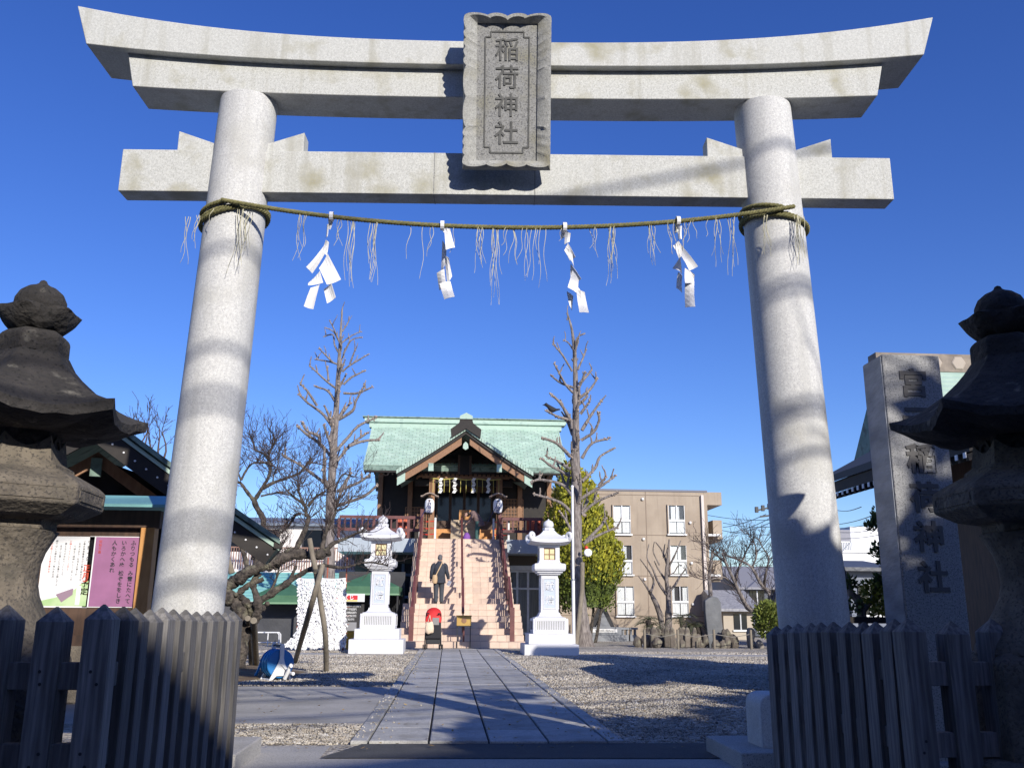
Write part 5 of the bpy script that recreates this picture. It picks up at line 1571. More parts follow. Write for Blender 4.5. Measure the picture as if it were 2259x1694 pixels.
# props under the plum limb
for ctrl, r, lbl in (([cA(840, 280, YP_ - 0.2), cA(870, 450, YP_ - 0.2), cA(895, 560, YP_ - 0.25), cA(940, 850, YP_ - 0.1), cA(985, 1150, YP_), atz(480 + 995 / 4.148, 1120 + 1500 / 4.148)], 0.052, 'right leaning log prop under the plum limb, bent at the top'),
                     ([cA(962, 525, YP_ - 0.35), cA(850, 920, YP_ - 0.25), atz(480 + 705 / 4.148, 1120 + 1420 / 4.148)], 0.054, 'left leaning log prop crossing in front, behind the hose reel'),
                     ([cA(330, 1030, 17.2), atz(480 + 355 / 4.148, 1120 + 1455 / 4.148)], 0.065, 'short dark log prop under the plum trunk, right one'),
                     ([cA(275, 1010, 17.3), atz(480 + 310 / 4.148, 1120 + 1440 / 4.148)], 0.055, 'short dark log prop under the plum trunk, left one'),
                     ([cA(75, 420, 17.9), cA(130, 600, 17.9)], 0.06, 'short brown log prop end beside the torii pillar')):
    mb = MB()
    limb(mb, ctrl, r * 0.92, r, 12, 0.03, rg)
    o = mb.build('log_prop', M['log'], smooth=60, fix=False)
    tag(o, lbl, 'prop', 'log props of the plum tree')
mb = MB()
for dz in (0, 0.02, 0.04):
    mb.tube([cA(905 + 45 * math.cos(a) + 5, 585, 17.3 + 0.13 * math.sin(a)) + Vector((0, 0, dz)) for a in [2 * PI * i / 16 for i in range(17)]], 0.008, 4)
tag(mb.build('prop_lashing', M['iron'], fix=False), 'dark wire lashing where the two plum props cross', 'wire')

# golden conifer
def leaf_crown(name, parent, n, fn, size, m, seed, up=0.6):
    rg_ = random.Random(seed)
    V, Fc = [], []
    for _ in range(n):
        p, nrm = fn(rg_)
        d = (nrm * (1 - up) + Vector((0, 0, 1)) * up + Vector((rg_.uniform(-1, 1), rg_.uniform(-1, 1), rg_.uniform(-1, 1))) * 0.35).normalized()
        side = d.cross(nrm + Vector((rg_.uniform(-0.6, 0.6), rg_.uniform(-0.6, 0.6), 0.1)))
        if side.length < 1e-3:
            continue
        side.normalize()
        s_ = size * rg_.uniform(0.6, 1.4)
        b0 = len(V)
        V += [tuple(p - side * s_ * 0.30), tuple(p + d * s_ * 0.45 - side * s_ * 0.42), tuple(p + d * s_ * 1.2), tuple(p + d * s_ * 0.45 + side * s_ * 0.42), tuple(p + side * s_ * 0.30)]
        Fc.append((b0, b0 + 1, b0 + 2, b0 + 3, b0 + 4))
    me = bpy.data.meshes.new(name)
    me.from_pydata(V, [], Fc)
    me.materials.append(m)
    o = put(name, me, parent)
    return o
def leaf_mat(name, c1, c2, scale, isl=0.35):
    m = mat(name, c1, c2, scale, 0.7, island=isl)
    b = m.node_tree.nodes['Principled BSDF']
    b.inputs['Transmission Weight'].default_value = 0
    b.inputs['Subsurface Weight'].default_value = 0.0
    return m
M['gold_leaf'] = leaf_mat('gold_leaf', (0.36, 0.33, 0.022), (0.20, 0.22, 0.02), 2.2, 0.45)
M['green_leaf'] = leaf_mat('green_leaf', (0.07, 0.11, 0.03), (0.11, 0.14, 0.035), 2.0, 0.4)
Yc = 36.5
cb, ct = at(1292, 1390, Yc), at(1262, 1030, Yc)
con = thing('golden_conifer', 'dense golden green conifer behind the right ginkgo', 'tree', (cb.x, Yc, 0))
Hc = ct.z
rmax = (at(1368, 1250, Yc).x - at(1205, 1250, Yc).x) / 2
def prof_c(f):                                           # f 0 bottom .. 1 top
    return rmax * (0.62 + 0.38 * min(1, f / 0.28)) * (1 if f < 0.28 else max(0.02, 1 - ((f - 0.28) / 0.74) ** 1.9))
z0c = 1.35
tuft_rg = random.Random(55)
tufts_c = []
while len(tufts_c) < 620:
    f = tuft_rg.random()
    if tuft_rg.random() > prof_c(f) / rmax:
        continue
    a = tuft_rg.uniform(0, 2 * PI)
    z = z0c + (Hc - z0c) * f
    lump = 1 + 0.16 * noise.noise(Vector((math.cos(a) * 2.0, math.sin(a) * 2.0, z * 0.9)))
    r = prof_c(f) * lump * tuft_rg.uniform(0.80, 1.04)
    tufts_c.append((Vector(((ct.x - cb.x) * f + r * math.cos(a), r * math.sin(a), z)), Vector((math.cos(a), math.sin(a), 0.2)), tuft_rg.uniform(0.7, 1.3)))
def fn(rg_):
    c, nrm, s_ = rg_.choice(tufts_c)
    h_ = rg_.random()
    wd = 0.13 * s_ * (1 - h_) ** 0.7
    v = Vector((rg_.gauss(0, 1), rg_.gauss(0, 1), rg_.gauss(0, 0.6))) * wd
    return c + Vector((0, 0, (h_ - 0.4) * 0.62 * s_)) + v + nrm * 0.10 * h_, (nrm + v.normalized() * 0.6 if v.length > 1e-5 else nrm)
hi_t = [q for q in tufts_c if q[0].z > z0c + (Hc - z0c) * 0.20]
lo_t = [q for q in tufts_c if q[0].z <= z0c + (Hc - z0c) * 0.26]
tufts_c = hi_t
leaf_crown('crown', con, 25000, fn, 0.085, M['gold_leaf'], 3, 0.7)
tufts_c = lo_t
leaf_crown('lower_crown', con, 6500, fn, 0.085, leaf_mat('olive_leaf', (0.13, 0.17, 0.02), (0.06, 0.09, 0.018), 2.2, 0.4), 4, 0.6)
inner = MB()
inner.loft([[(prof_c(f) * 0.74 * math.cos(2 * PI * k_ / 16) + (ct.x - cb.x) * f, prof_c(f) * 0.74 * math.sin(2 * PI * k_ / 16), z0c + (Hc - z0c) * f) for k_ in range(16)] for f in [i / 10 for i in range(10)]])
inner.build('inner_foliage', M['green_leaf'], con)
mb = MB()
for dx in (-0.5, -0.1, 0.35, 0.7):
    limb(mb, [Vector((dx * 0.5, rg.uniform(-0.2, 0.2), -0.05)), Vector((dx * 0.8, 0, 0.9)), Vector((dx * 1.2, 0.1, 2.2))], 0.07, 0.04, 7, 0.1, rg)
mb.build('trunk', M['bark_plum'], con, fix=False)

# pruned multi-stem tree in front of the apartment block
c3 = lambda x, y, Y: at(1300 + x / 3.687, 1040 + y / 3.687, Y)
Yt = 37.5
t = thing('pruned_tree', 'bare pruned multi-stem tree before the brown apartment block', 'tree', (0, 0, 0))
mb = MB()
for ctrl, r0, r1 in ([[(640, 1300), (645, 1150), (640, 1000), (625, 860), (640, 700), (650, 550)], 0.16, 0.035], [[(640, 980), (690, 930), (740, 850), (785, 790)], 0.07, 0.025],
                     [[(640, 790), (700, 670), (745, 560)], 0.05, 0.02], [[(635, 760), (590, 640), (540, 575)], 0.05, 0.02], [[(600, 690), (610, 620), (615, 590)], 0.03, 0.018],
                     [[(630, 900), (560, 790), (528, 725)], 0.05, 0.02], [[(650, 840), (690, 820), (720, 770), (755, 760)], 0.035, 0.015], [[(600, 1290), (570, 1150), (530, 1050), (495, 985)], 0.13, 0.07],
                     [[(495, 985), (440, 900), (400, 850)], 0.05, 0.02], [[(500, 980), (525, 900), (500, 830), (450, 760), (415, 712)], 0.055, 0.022], [[(625, 1000), (560, 900), (520, 800), (470, 700), (485, 590)], 0.06, 0.018],
                     [[(600, 1180), (560, 1090), (535, 1030)], 0.05, 0.03], [[(640, 620), (620, 680), (600, 700)], 0.03, 0.02], [[(570, 760), (520, 650), (530, 570)], 0.03, 0.015]):
    limb(mb, [c3(x, y, Yt + rg.uniform(-0.25, 0.25)) for x, y in ctrl], r0, r1, 7, 0.12, rg)
mb.build('branches', M['bark_grey'], t, smooth=60, fix=False)
# two fine-twigged trees by the far houses
t = thing('bare_tree', 'fine twigged bare tree between the apartment block and the right pillar', 'tree', (0, 0, 0))
mb, tw = MB(), MB()
Yt = 34.0
for ctrl, r0, r1, ln in ([[(1500, 1330), (1480, 1250), (1380, 1160), (1290, 1110), (1230, 1000), (1170, 870), (1110, 740), (1080, 660)], 0.14, 0.03, 0.9], [[(1190, 900), (1210, 800), (1260, 690), (1280, 640), (1330, 560)], 0.05, 0.015, 0.7],
                         [[(1480, 1200), (1470, 1000), (1400, 920), (1320, 780), (1220, 720), (1100, 680)], 0.09, 0.02, 0.8], [[(1420, 940), (1440, 800), (1460, 700), (1400, 600), (1380, 540)], 0.05, 0.012, 0.7], [[(1320, 790), (1360, 680), (1340, 580), (1290, 510)], 0.04, 0.012, 0.7],
                         [[(1130, 760), (1060, 700), (990, 640), (940, 590), (880, 570)], 0.04, 0.010, 0.6], [[(1480, 1100), (1520, 950), (1560, 820), (1600, 700)], 0.06, 0.02, 0.8], [[(1210, 960), (1100, 860), (960, 880), (860, 860)], 0.04, 0.012, 0.6]):
    pts_ = limb(mb, [c3(x, y, Yt + rg.uniform(-0.5, 0.5)) for x, y in ctrl], r0, r1, 6, 0.1, rg)
    for q in range(3, len(pts_)):
        for _ in range(2):
            twigs(tw, pts_[q], (pts_[q] - pts_[q - 1]).normalized() * 0.5 + Vector((rg.uniform(-1, 1), rg.uniform(-1, 1), rg.uniform(-0.1, 1))), ln * rg.uniform(0.4, 1), 0.012, 2, rg, 0.7, 0.15, (1, 3), 0.006)
mb.build('limbs', M['bark_grey'], t, smooth=60, fix=False)
tw.build('twigs', M['twig'], t, fix=False)
t = thing('slender_tree', 'slender bare tree against the apartment block corner', 'tree', (0, 0, 0))
mb, tw = MB(), MB()
pts_ = limb(mb, [c3(985, 1300, 38), c3(985, 1000, 38), c3(975, 850, 38), c3(990, 740, 38), c3(1000, 640, 38)], 0.11, 0.05, 7, 0.1, rg)
for q in range(6, len(pts_)):
    for _ in range(2):
        twigs(tw, pts_[q], Vector((rg.uniform(-1, 1), rg.uniform(-1, 1), rg.uniform(0, 0.7))), 1.0 * rg.uniform(0.5, 1), 0.02, 2, rg, 0.7, 0.1, (1, 3), 0.006)
mb.build('trunk', M['bark_grey'], t, smooth=60, fix=False)
tw.build('twigs', M['twig'], t, fix=False)
# far twigs peeping over the left pavilion
t = thing('distant_tree', 'twig tips of a bare tree above the left pavilion roof', 'tree', (0, 0, 0))
tw = MB()
for px in (285, 300, 318, 335, 350, 362):
    p = at(px, 1010, 24)
    twigs(tw, p, (rg.uniform(-0.2, 0.2), 0, 1), 0.75, 0.03, 3, rg, 0.6, 0.2, (2, 3), 0.006)
limb(tw, [Vector((at(320, 1100, 24).x, 24, 0)), at(320, 1090, 24), at(318, 1005, 24)], 0.12, 0.05, 7)
tw.build('branches', M['twig'], t, fix=False)
# ------------------------------------------------------------------ left pavilion
YV = 10.6
ap_ = at(212, 905, YV)
ev = at(611, 1188, YV)
pv = thing('water_pavilion', 'open timber pavilion with green edged gable roof on the left', 'pavilion', (ap_.x, YV, 0), R(13))
hw_ = ev.x - ap_.x
za, zv = ap_.z, ev.z
def pv_prof(sx, dz, f0=0.0, f1=1.0, n=8):
    return [(sx * hw_ * (f0 + (f1 - f0) * i / n), za + dz - (za - zv) * ((f0 + (f1 - f0) * i / n) * 1.06 - 0.06 * (f0 + (f1 - f0) * i / n) ** 2)) for i in range(n + 1)]
for sx in (-1, 1):
    MB().prism(pv_prof(sx, 0) + pv_prof(sx, -0.10)[::-1], 0.02, 3.6).build('roof_slope', M['copper_dull'], pv)
    MB().prism(pv_prof(sx, 0.035) + pv_prof(sx, -0.03)[::-1], -0.06, 0.019).build('verge_copper', M['copper_dull'], pv)
    MB().prism(pv_prof(sx, -0.055) + pv_prof(sx, -0.105)[::-1], -0.02, 0.018).build('verge_fillet', M['copper_flat'], pv)
    MB().prism(pv_prof(sx, -0.107, 0.0, 0.985) + pv_prof(sx, -0.36, 0.0, 0.93)[::-1], 0.0, 0.05).build('dark_bargeboard', M['wood_dark'], pv)
    MB().prism(pv_prof(sx, -0.40, 0.0, 0.72) + pv_prof(sx, -0.56, 0.0, 0.70)[::-1], 0.55, 0.62).build('inner_bargeboard', M['wood_brown'], pv)
    for i in range(15):
        f = 0.10 + 0.84 * i / 14
        q = pv_prof(sx, -0.235, f, f + 0.01, 1)[0]
        MB().lathe([(0.0005, 0.012), (0.010, 0.010), (0.013, 0.0)], 10).xf(Matrix.Translation((q[0], -0.001, q[1])) @ Matrix.Rotation(PI / 2, 4, 'X')).build('stud', M['white'], pv)
    q = pv_prof(sx, 0, 0.97, 1, 1)[0]
    MB().box(q[0] - 0.10 * (sx < 0), q[0] + 0.10 * (sx > 0), -0.04, 3.5, q[1] - 0.12, q[1] - 0.05).build('gutter', M['wood_dark'], pv)
    for y_ in (0.7, 3.0):
        MB().box(sx * hw_ * 0.52 - 0.08, sx * hw_ * 0.52 + 0.08, y_ - 0.08, y_ + 0.08, 0, zv + 0.65).build('post', M['wood_dark'], pv)
    MB().box(sx * hw_ * 0.52 - 0.06, sx * hw_ * 0.52 + 0.06, 0.1, 3.4, zv + 0.42, zv + 0.62).build('side_beam', M['wood_dark'], pv)
MB().box(-hw_ * 0.7, hw_ * 0.7, 0.63, 0.77, zv + 0.30, zv + 0.52).build('tie_beam', M['wood_dark'], pv)
MB().box(-hw_ * 0.5, hw_ * 0.5, 3.0, 3.06, 0.0, zv + 0.9).build('back_screen', M['wood_dark'], pv)
MB().prism([(-hw_ * 0.60, zv + 0.56), (hw_ * 0.60, zv + 0.56), (0, za - 0.45)], 0.80, 0.84).build('gable_panel', M['wood_dark'], pv)
MB().box(-0.06, 0.06, 0.5, 0.56, za - 0.70, za - 0.48).build('pendant', M['copper_dull'], pv)
MB().box(hw_ * 0.55, hw_ * 0.66, 0.40, 0.48, zv + 0.32, zv + 0.52).build('beam_end_cap', M['copper_flat'], pv)
MB().box(-0.7, 0.7, 1.4, 2.2, 0, 0.75).build('water_basin', M['old_stone_pale'], pv, bevel=0.03)

# ------------------------------------------------------------------ left background
# cream two-storey house with balcony
YH = 46.0
hx0, hx1 = at(420, 1200, YH).x, at(800, 1200, YH).x
hz1, hz0 = at(600, 1160, YH).z, at(600, 1258, YH).z
hs = thing('cream_house', 'cream two-storey house with railed balcony behind the plum tree', 'house', (0, 0, 0))
cream = mat('cream_wall', (0.80, 0.76, 0.72), (0.74, 0.70, 0.66), 2, 0.9)
MB().box(hx0, hx1, YH, YH + 7, 0, hz1).build('wall', cream, hs)
MB().prism([(YH - 0.3, hz1), (YH - 0.3, hz1 + 0.12), (YH + 3.5, hz1 + 0.75), (YH + 7.7, hz1 + 0.12), (YH + 7.7, hz1)], hx0 - 0.5, hx1 + 0.4, 'x').build('roof', mat('slate_roof', (0.18, 0.22, 0.28), (0.14, 0.17, 0.22), 3, 0.6), hs)
for u in (515, 592, 690):
    p = at(u, 1205, YH)
    wn_ = MB().box(p.x - 0.45, p.x + 0.45, YH - 0.03, YH - 0.002, hz0 + 0.9, hz0 + 2.0).build('window', M['glass'], hs)
    MB().box(p.x - 0.52, p.x - 0.45, YH - 0.06, YH - 0.002, hz0 + 0.85, hz0 + 2.05).build('frame', M['iron'], wn_)
    MB().box(p.x + 0.45, p.x + 0.52, YH - 0.06, YH - 0.002, hz0 + 0.85, hz0 + 2.05).build('frame', M['iron'], wn_)
bal = MB().box(hx0, hx1, YH - 1.2, YH - 0.07, hz0 - 0.25, hz0).build('balcony', cream, hs)
MB().box(hx0, hx1, YH - 1.2, YH - 1.15, hz0 + 1.0, hz0 + 1.06).build('hand_rail', mat('rust_rail', (0.28, 0.16, 0.12)), bal)
n = 70
for i in range(n + 1):
    x = hx0 + (hx1 - hx0) * i / n
    MB().box(x - 0.02, x + 0.02, YH - 1.19, YH - 1.16, hz0, hz0 + 1.0).build('rail_bar', bpy.data.materials['rust_rail'], bal)
# teal sheet roof in front of it
a, b_ = at(440, 1262, 39.5), at(800, 1262, 39.5)
zc0, zc1 = at(600, 1322, 38.0).z, at(600, 1262, 41).z
tr_ = thing('teal_shed', 'low shed with teal corrugated roof behind the plum tree', 'shed', (0, 0, 0))
mb = MB().prism([(38.0, zc0 - 0.08), (38.0, zc0), (41.0, zc1), (41.0, zc1 - 0.08)], a.x, b_.x, 'x')
mb.build('roof', M['green_sheet'], tr_)
for i in range(9):
    f = (i + 0.5) / 9
    MB().box(a.x, b_.x, 38.0 + 3 * f - 0.02, 38.0 + 3 * f + 0.02, zc0 + (zc1 - zc0) * f + 0.001, zc0 + (zc1 - zc0) * f + 0.035).build('roof_seam', M['green_sheet'], tr_)
MB().box(a.x + 0.2, b_.x - 0.2, 38.4, 40.8, 0, zc0 - 0.09).build('wall', mat('shed_wall', (0.07, 0.07, 0.08)), tr_)
# green canopy tents
tent_green = mat('tent_green', (0.045, 0.13, 0.065), (0.06, 0.16, 0.085), 3, 0.6, 0.01, 4)
def tent(label, pl, pr_, peak_y, eave_y, skirt_y, Y, wall):
    l_, r_ = at(pl, eave_y, Y), at(pr_, eave_y, Y)
    zpk, ze_, zs_ = at((pl + pr_) / 2, peak_y, Y + 1.3).z, l_.z, at(pl, skirt_y, Y).z
    t = thing('canopy_tent', label, 'tent', (0, 0, 0), 0, 'green canopy tents by the shrine')
    x0_, x1_, xm = l_.x, r_.x, (l_.x + r_.x) / 2
    D = 2.8
    ym = Y + D / 2
    rg_ = random.Random(int(pl))
    mb = MB()
    V = [(x0_, Y, ze_), (x1_, Y, ze_), (x1_, Y + D, ze_), (x0_, Y + D, ze_), (xm, ym, zpk)]
    mb.add(V, [(0, 1, 4), (1, 2, 4), (2, 3, 4), (3, 0, 4)])
    o = mb.build('canopy', tent_green, t)
    sd = o.modifiers.new('s', 'SOLIDIFY')
    sd.thickness = 0.02
    for (xa_, ya_, xb_2, yb_) in ((x0_, Y, x1_, Y), (x1_, Y, x1_, Y + D), (x0_, Y + D, x1_, Y + D), (x0_, Y, x0_, Y + D)):
        MB().bar((xa_, ya_, (ze_ + zs_) / 2), (xb_2, yb_, (ze_ + zs_) / 2), 0.02, ze_ - zs_).build('valance', tent_green, t)
        MB().bar((xa_, ya_ - 0.012, zs_ + 0.04), (xb_2, yb_ - 0.012, zs_ + 0.04), 0.024, 0.05).build('hem', mat('hem_green', (0.20, 0.34, 0.20)), t)
    for xx in (x0_ + 0.03, x1_ - 0.03):
        for yy in (Y + 0.03, Y + D - 0.03):
            MB().box(xx - 0.03, xx + 0.03, yy - 0.03, yy + 0.03, 0, ze_).build('pole', M['iron'], t)
    if wall:
        MB().box(x0_ + 0.05, x1_ - 0.05, Y + D * 0.35, Y + D * 0.35 + 0.03, 0.0, zs_ + 0.1).build('side_curtain', mat('charcoal_tarp', (0.060, 0.062, 0.072), (0.045, 0.047, 0.055), 2, 0.6, 0.03, 2), t)
    return t
tent('green canopy tent with charcoal side curtain, left of the tied paper fortunes', 560, 668, 1280, 1312, 1332, 32.6, True)
tent('green canopy tent behind the left white lantern', 742, 880, 1262, 1292, 1312, 33.0, False)
o = MB().box(at(742, 1380, 35.6).x, at(890, 1380, 35.6).x, 35.6, 35.7, 0, 2.6).build('stall_backdrop', mat('stall_dark', (0.030, 0.030, 0.034), (0.045, 0.045, 0.05), 3))
tag(o, 'dark curtain backdrop behind the fortune stall', 'curtain')
# fortune banner, price board, crate
a, b_ = at(748, 1309, 32.8), at(804, 1327, 32.8)
bn = thing('fortune_banner', 'white banner with red field and white kana under the green tent', 'banner', (a.x - 0.2, 32.8, b_.z))
w, h = b_.x - a.x + 0.2, a.z - b_.z
MB().box(0, w, 0, 0.01, 0, h).build('cloth', M['white'], bn)
MB().box(0.02, w * 0.78, -0.003, -0.001, h * 0.24, h * 0.80).build('red_field', flat('banner_red', (0.62, 0.02, 0.03)), bn)
MB().box(0.02, w * 0.78, -0.003, -0.001, h * 0.04, h * 0.22).build('yellow_strip', flat('banner_yellow', (0.75, 0.62, 0.18)), bn)
glyphs('おみくじ', h * 0.60, M['white'], bn, facing(Vector((0.13, -0.005, h * 0.31))), 'lettering', vertical=False, extrude=0.003, bold=0.006, pitch=1.05)
a, b_ = at(764, 1332, 33.1), at(801, 1392, 33.1)
pb = thing('price_board', 'black board of white writing below the fortune banner', 'notice board', (a.x, 33.1, b_.z))
w, h = b_.x - a.x, a.z - b_.z
MB().box(0, w, 0, 0.03, 0, h).build('board', mat('board_black', (0.03, 0.028, 0.028)), pb)
MB().box(0.04, w * 0.62, -0.012, -0.001, 0.0, h * 0.33).build('grey_sheet', mat('grey_sheet', (0.25, 0.25, 0.26)), pb)
chalk = flat('chalk', (0.6, 0.6, 0.6))
for i, tx in enumerate(('おみくじ二百円', '御守五百円', '絵馬五百円', '破魔矢千円', '御札千円')):
    glyphs(tx, 0.085, chalk, pb, facing(Vector((0.06, -0.002, h * 0.90 - i * 0.115))), 'writing_line', vertical=False, extrude=0.002, bold=0.002, pitch=0.78)
for xx in (0.02, w - 0.04):
    MB().box(xx, xx + 0.03, 0.031, 0.06, -b_.z, h).build('leg', M['iron'], pb)
a, b_ = at(765, 1391, 29.0), at(790, 1412, 29.0)
o = MB().box(0, b_.x - a.x + 0.15, 0, 0.35, 0, a.z).build('yellow_crate', mat('crate_yellow', (0.60, 0.36, 0.04), (0.52, 0.30, 0.03), 4, 0.5), None, bevel=0.01)
o.location = (a.x, 29.0, 0)
tag(o, 'yellow ochre crate on the ground beside the left white lantern', 'crate')
# rack of tied paper fortunes
c4 = lambda x, y, Y: at(480 + x / 4.148, 1120 + y / 4.148, Y)
YR = 28.2
rk = thing('fortune_rack', 'rack thick with tied white paper fortunes behind the log props', 'rack', (0, 0, 0))
xr0, xr1 = c4(700, 1240, YR).x, c4(1195, 1240, YR).x
for u in (1005, 1180, 760):
    a = c4(u, 560, YR)
    MB().tube([(a.x, YR + 0.05, 0), (a.x, YR + 0.05, a.z + (0.35 if u != 760 else 0))], 0.025, 6).build('post', mat('red_post', (0.34, 0.10, 0.06)), rk)
tied = MB()
rg = random.Random(77)
rows = 24
for r in range(rows):
    f = r / (rows - 1)
    yy = 655 + (1245 - 655) * f
    for half in (0, 1):
        ua, ub = (738, 965) if half == 0 else (950, 1170)
        if half == 0 and f > 0.75:
            ua -= 120 * ((f - 0.75) / 0.25) ** 1.4
        sag = 26 * (1 - abs(0.3)) * (0.4 + f)
        m_ = int((ub - ua) / 8.5)
        cord = []
        for i in range(m_ + 1):
            g = i / m_
            u = ua + (ub - ua) * g
            v = yy + sag * math.sin(PI * g) - 10 * (1 - f)
            p = c4(u, v, YR - 0.12 * math.sin(PI * g) - 0.25 * max(0, f - 0.75))
            if p.z < 0.08:
                p.z = 0.08
            cord.append(p)
            for _ in range(1 if rg.random() < 0.55 else 2):
                a_ = rg.uniform(-0.8, 0.8) - PI / 2
                L_ = rg.uniform(0.06, 0.115)
                d = Vector((math.cos(a_), rg.uniform(-0.7, 0.2), math.sin(a_)))
                q = p + d * L_
                q.z = max(q.z, 0.02)
                tied.bar(p + Vector((0, rg.uniform(-0.03, 0.03), 0)), q, 0.034, 0.008, up=(rg.uniform(-1, 1), 1, 0.3))
            tied.ball(p, 0.021, 5, 3)
struct(tied.build('tied_papers', M['paper'], rk, fix=False), 'stuff')
crd = MB()
for r in range(8):
    z = 0.25 + r * 0.25
    crd.tube([(xr0 + 0.1, YR + 0.03, z), ((xr0 + xr1) / 2, YR + 0.03, z - 0.06), (xr1, YR + 0.03, z)], 0.008, 4)
crd.build('cords', bpy.data.materials['red_post'], rk)
# small pipe stand
p = atz(480 + 470 / 4.148, 1120 + 1250 / 4.148)
bs = thing('pipe_stand', 'small white tubular stand on the gravel before the tent curtain', 'stand', (p.x, 32.0, 0))
w = 1.0
for y_ in (0, 0.32):
    MB().tube([(-w / 2, y_, 0), (-w / 2 + 0.02, y_, 0.36), (-w / 2 + 0.08, y_, 0.42), (-0.02 + w / 4, y_, 0.42)], 0.02, 6).build('hoop', M['white'], bs)
    MB().tube([(w / 2, y_, 0), (w / 2 - 0.02, y_, 0.36), (w / 2 - 0.08, y_, 0.42), (-0.02 + w / 4, y_, 0.42)], 0.02, 6).build('hoop', M['white'], bs)
MB().tube([(-w / 2, 0, 0.1), (w / 2, 0, 0.1)], 0.017, 6).build('rung', M['white'], bs)
MB().tube([(w * 0.12, 0, 0), (w * 0.12, 0, 0.40)], 0.02, 6).build('upright', M['white'], bs)
# hose reel
p = atz(612, 1500)
hr_ = thing('hose_reel', 'blue garden hose wound on a white portable reel', 'hose reel', (p.x, p.y, 0), R(-60))
hr_.scale = (1.2, 1.2, 1.2)
blue = mat('hose_blue', (0.02, 0.25, 0.55), (0.03, 0.32, 0.65), 20, 0.4)
blue_d = mat('reel_blue', (0.015, 0.17, 0.46), rough=0.5)
rot = Matrix.Translation((0, 0, 0.225)) @ Matrix.Rotation(PI / 2, 4, 'Y')
for k_, x in enumerate((-0.19, -0.155, -0.12, -0.085, -0.05, -0.015, 0.02, 0.055)):
    rr = 0.165 + 0.006 * (k_ % 3)
    MB().tube([(x + 0.006 * math.sin(a), rr * math.cos(a), 0.225 + rr * math.sin(a)) for a in [2 * PI * i / 28 for i in range(29)]], 0.0175, 6).build('hose_turn', blue, hr_, smooth=60)
    if k_ % 2:
        MB().tube([(x + 0.012, 0.135 * math.cos(a), 0.225 + 0.135 * math.sin(a)) for a in [2 * PI * i / 24 for i in range(25)]], 0.017, 6).build('hose_turn', blue, hr_, smooth=60)
for x in (-0.215, 0.078):
    MB().lathe([(0.0005, -0.006), (0.185, -0.006), (0.192, 0.0), (0.185, 0.006), (0.0005, 0.006)], 32).xf(Matrix.Translation((x, 0, 0)) @ rot).build('flange', blue_d, hr_, smooth=40)
MB().lathe([(0.075, -0.2), (0.075, 0.07)], 20).xf(rot).build('drum', blue_d, hr_)
for x in (-0.245, 0.10):
    fr = MB().prism([(-0.17, 0.0), (-0.13, 0.0), (-0.02, 0.10), (0.10, 0.10), (0.13, 0.0), (0.17, 0.0), (0.045, 0.24), (0.030, 0.30), (0.030, 0.47), (0.015, 0.49), (-0.015, 0.49), (-0.030, 0.47), (-0.030, 0.30), (-0.045, 0.24)], x, x + 0.022, 'x')
    sf_ = fr.build('side_frame', M['white'], hr_, bevel=0.004)
    MB().prism([(-0.10, 0.065), (0.10, 0.065), (0.015, 0.20), (-0.015, 0.20)], x + 0.002, x + 0.018, 'x').build('web', M['white'], sf_)
MB().tube([(-0.235, 0, 0.465), (0.11, 0, 0.465)], 0.014, 8).build('carry_handle', M['iron'], hr_)
MB().tube([(-0.235, 0.14, 0.015), (0.11, 0.14, 0.015)], 0.012, 8).build('foot_bar', M['white'], hr_)
MB().tube([(-0.235, -0.14, 0.015), (0.11, -0.14, 0.015)], 0.012, 8).build('foot_bar', M['white'], hr_)
MB().bar((0.13, 0, 0.225), (0.15, 0.12, 0.10), 0.02, 0.03).build('crank', M['white'], hr_)
MB().lathe([(0.018, 0), (0.022, 0.03), (0.018, 0.09), (0.024, 0.10), (0.024, 0.115)], 12).xf(Matrix.Translation((0.155, 0.12, 0.10)) @ Matrix.Rotation(PI / 2, 4, 'Y')).build('crank_knob', M['white'], hr_)
MB().tube([(0.22, 0.02, 0.03), (0.27, 0.05, 0.14), (0.29, 0.05, 0.20), (0.33, 0.06, 0.21)], [0.028, 0.026, 0.02, 0.03], 8).build('spray_nozzle', M['white'], hr_, smooth=50)
MB().tube(smooth_path([Vector(q) for q in ((-0.20, -0.05, 0.20), (-0.32, -0.06, 0.26), (-0.44, -0.07, 0.25), (-0.48, -0.09, 0.20), (-0.49, -0.12, 0.10), (-0.50, -0.16, 0.012))], 4), 0.0175, 8).build('hose_end', blue, hr_, smooth=60)

# ------------------------------------------------------------------ right background
# apartment block
YA = 44.5
apt = thing('apartment_block', 'three-storey brown rendered apartment block with white curtained windows', 'apartment block', (0, 0, 0))
render = mat('brown_render', (0.40, 0.33, 0.255), (0.345, 0.28, 0.215), 1.2, 0.95, 0.004, 40, streak=(0.29, 0.235, 0.18), stain=(0.30, 0.24, 0.185), stain_scale=0.5, stain_pos=(0.5, 0.8))
ax0, ax1 = at(1190, 1200, YA).x, at(1564, 1200, YA).x
azt = at(1430, 1084, YA).z
MB().box(ax0, ax1, YA, YA + 9, -0.1, azt).build('wall', render, apt)
MB().box(ax0 - 0.1, ax1 + 0.02, YA - 0.03, YA + 9.1, azt, azt + 0.10).build('parapet_cap', mat('cap_grey', (0.16, 0.16, 0.19)), apt)
ovx = at(1592, 1100, YA).x
MB().box(ax1, ovx, YA + 0.02, YA + 6, azt - 0.62, azt + 0.02).build('roof_overhang', render, apt)
MB().box(ax1 - 0.33, ax1 - 0.20, YA - 0.14, YA - 0.002, 0.2, azt - 0.15).build('downpipe', mat('pipe_pink', (0.62, 0.55, 0.50)), apt)
seam = mat('seam_brown', (0.20, 0.15, 0.11))
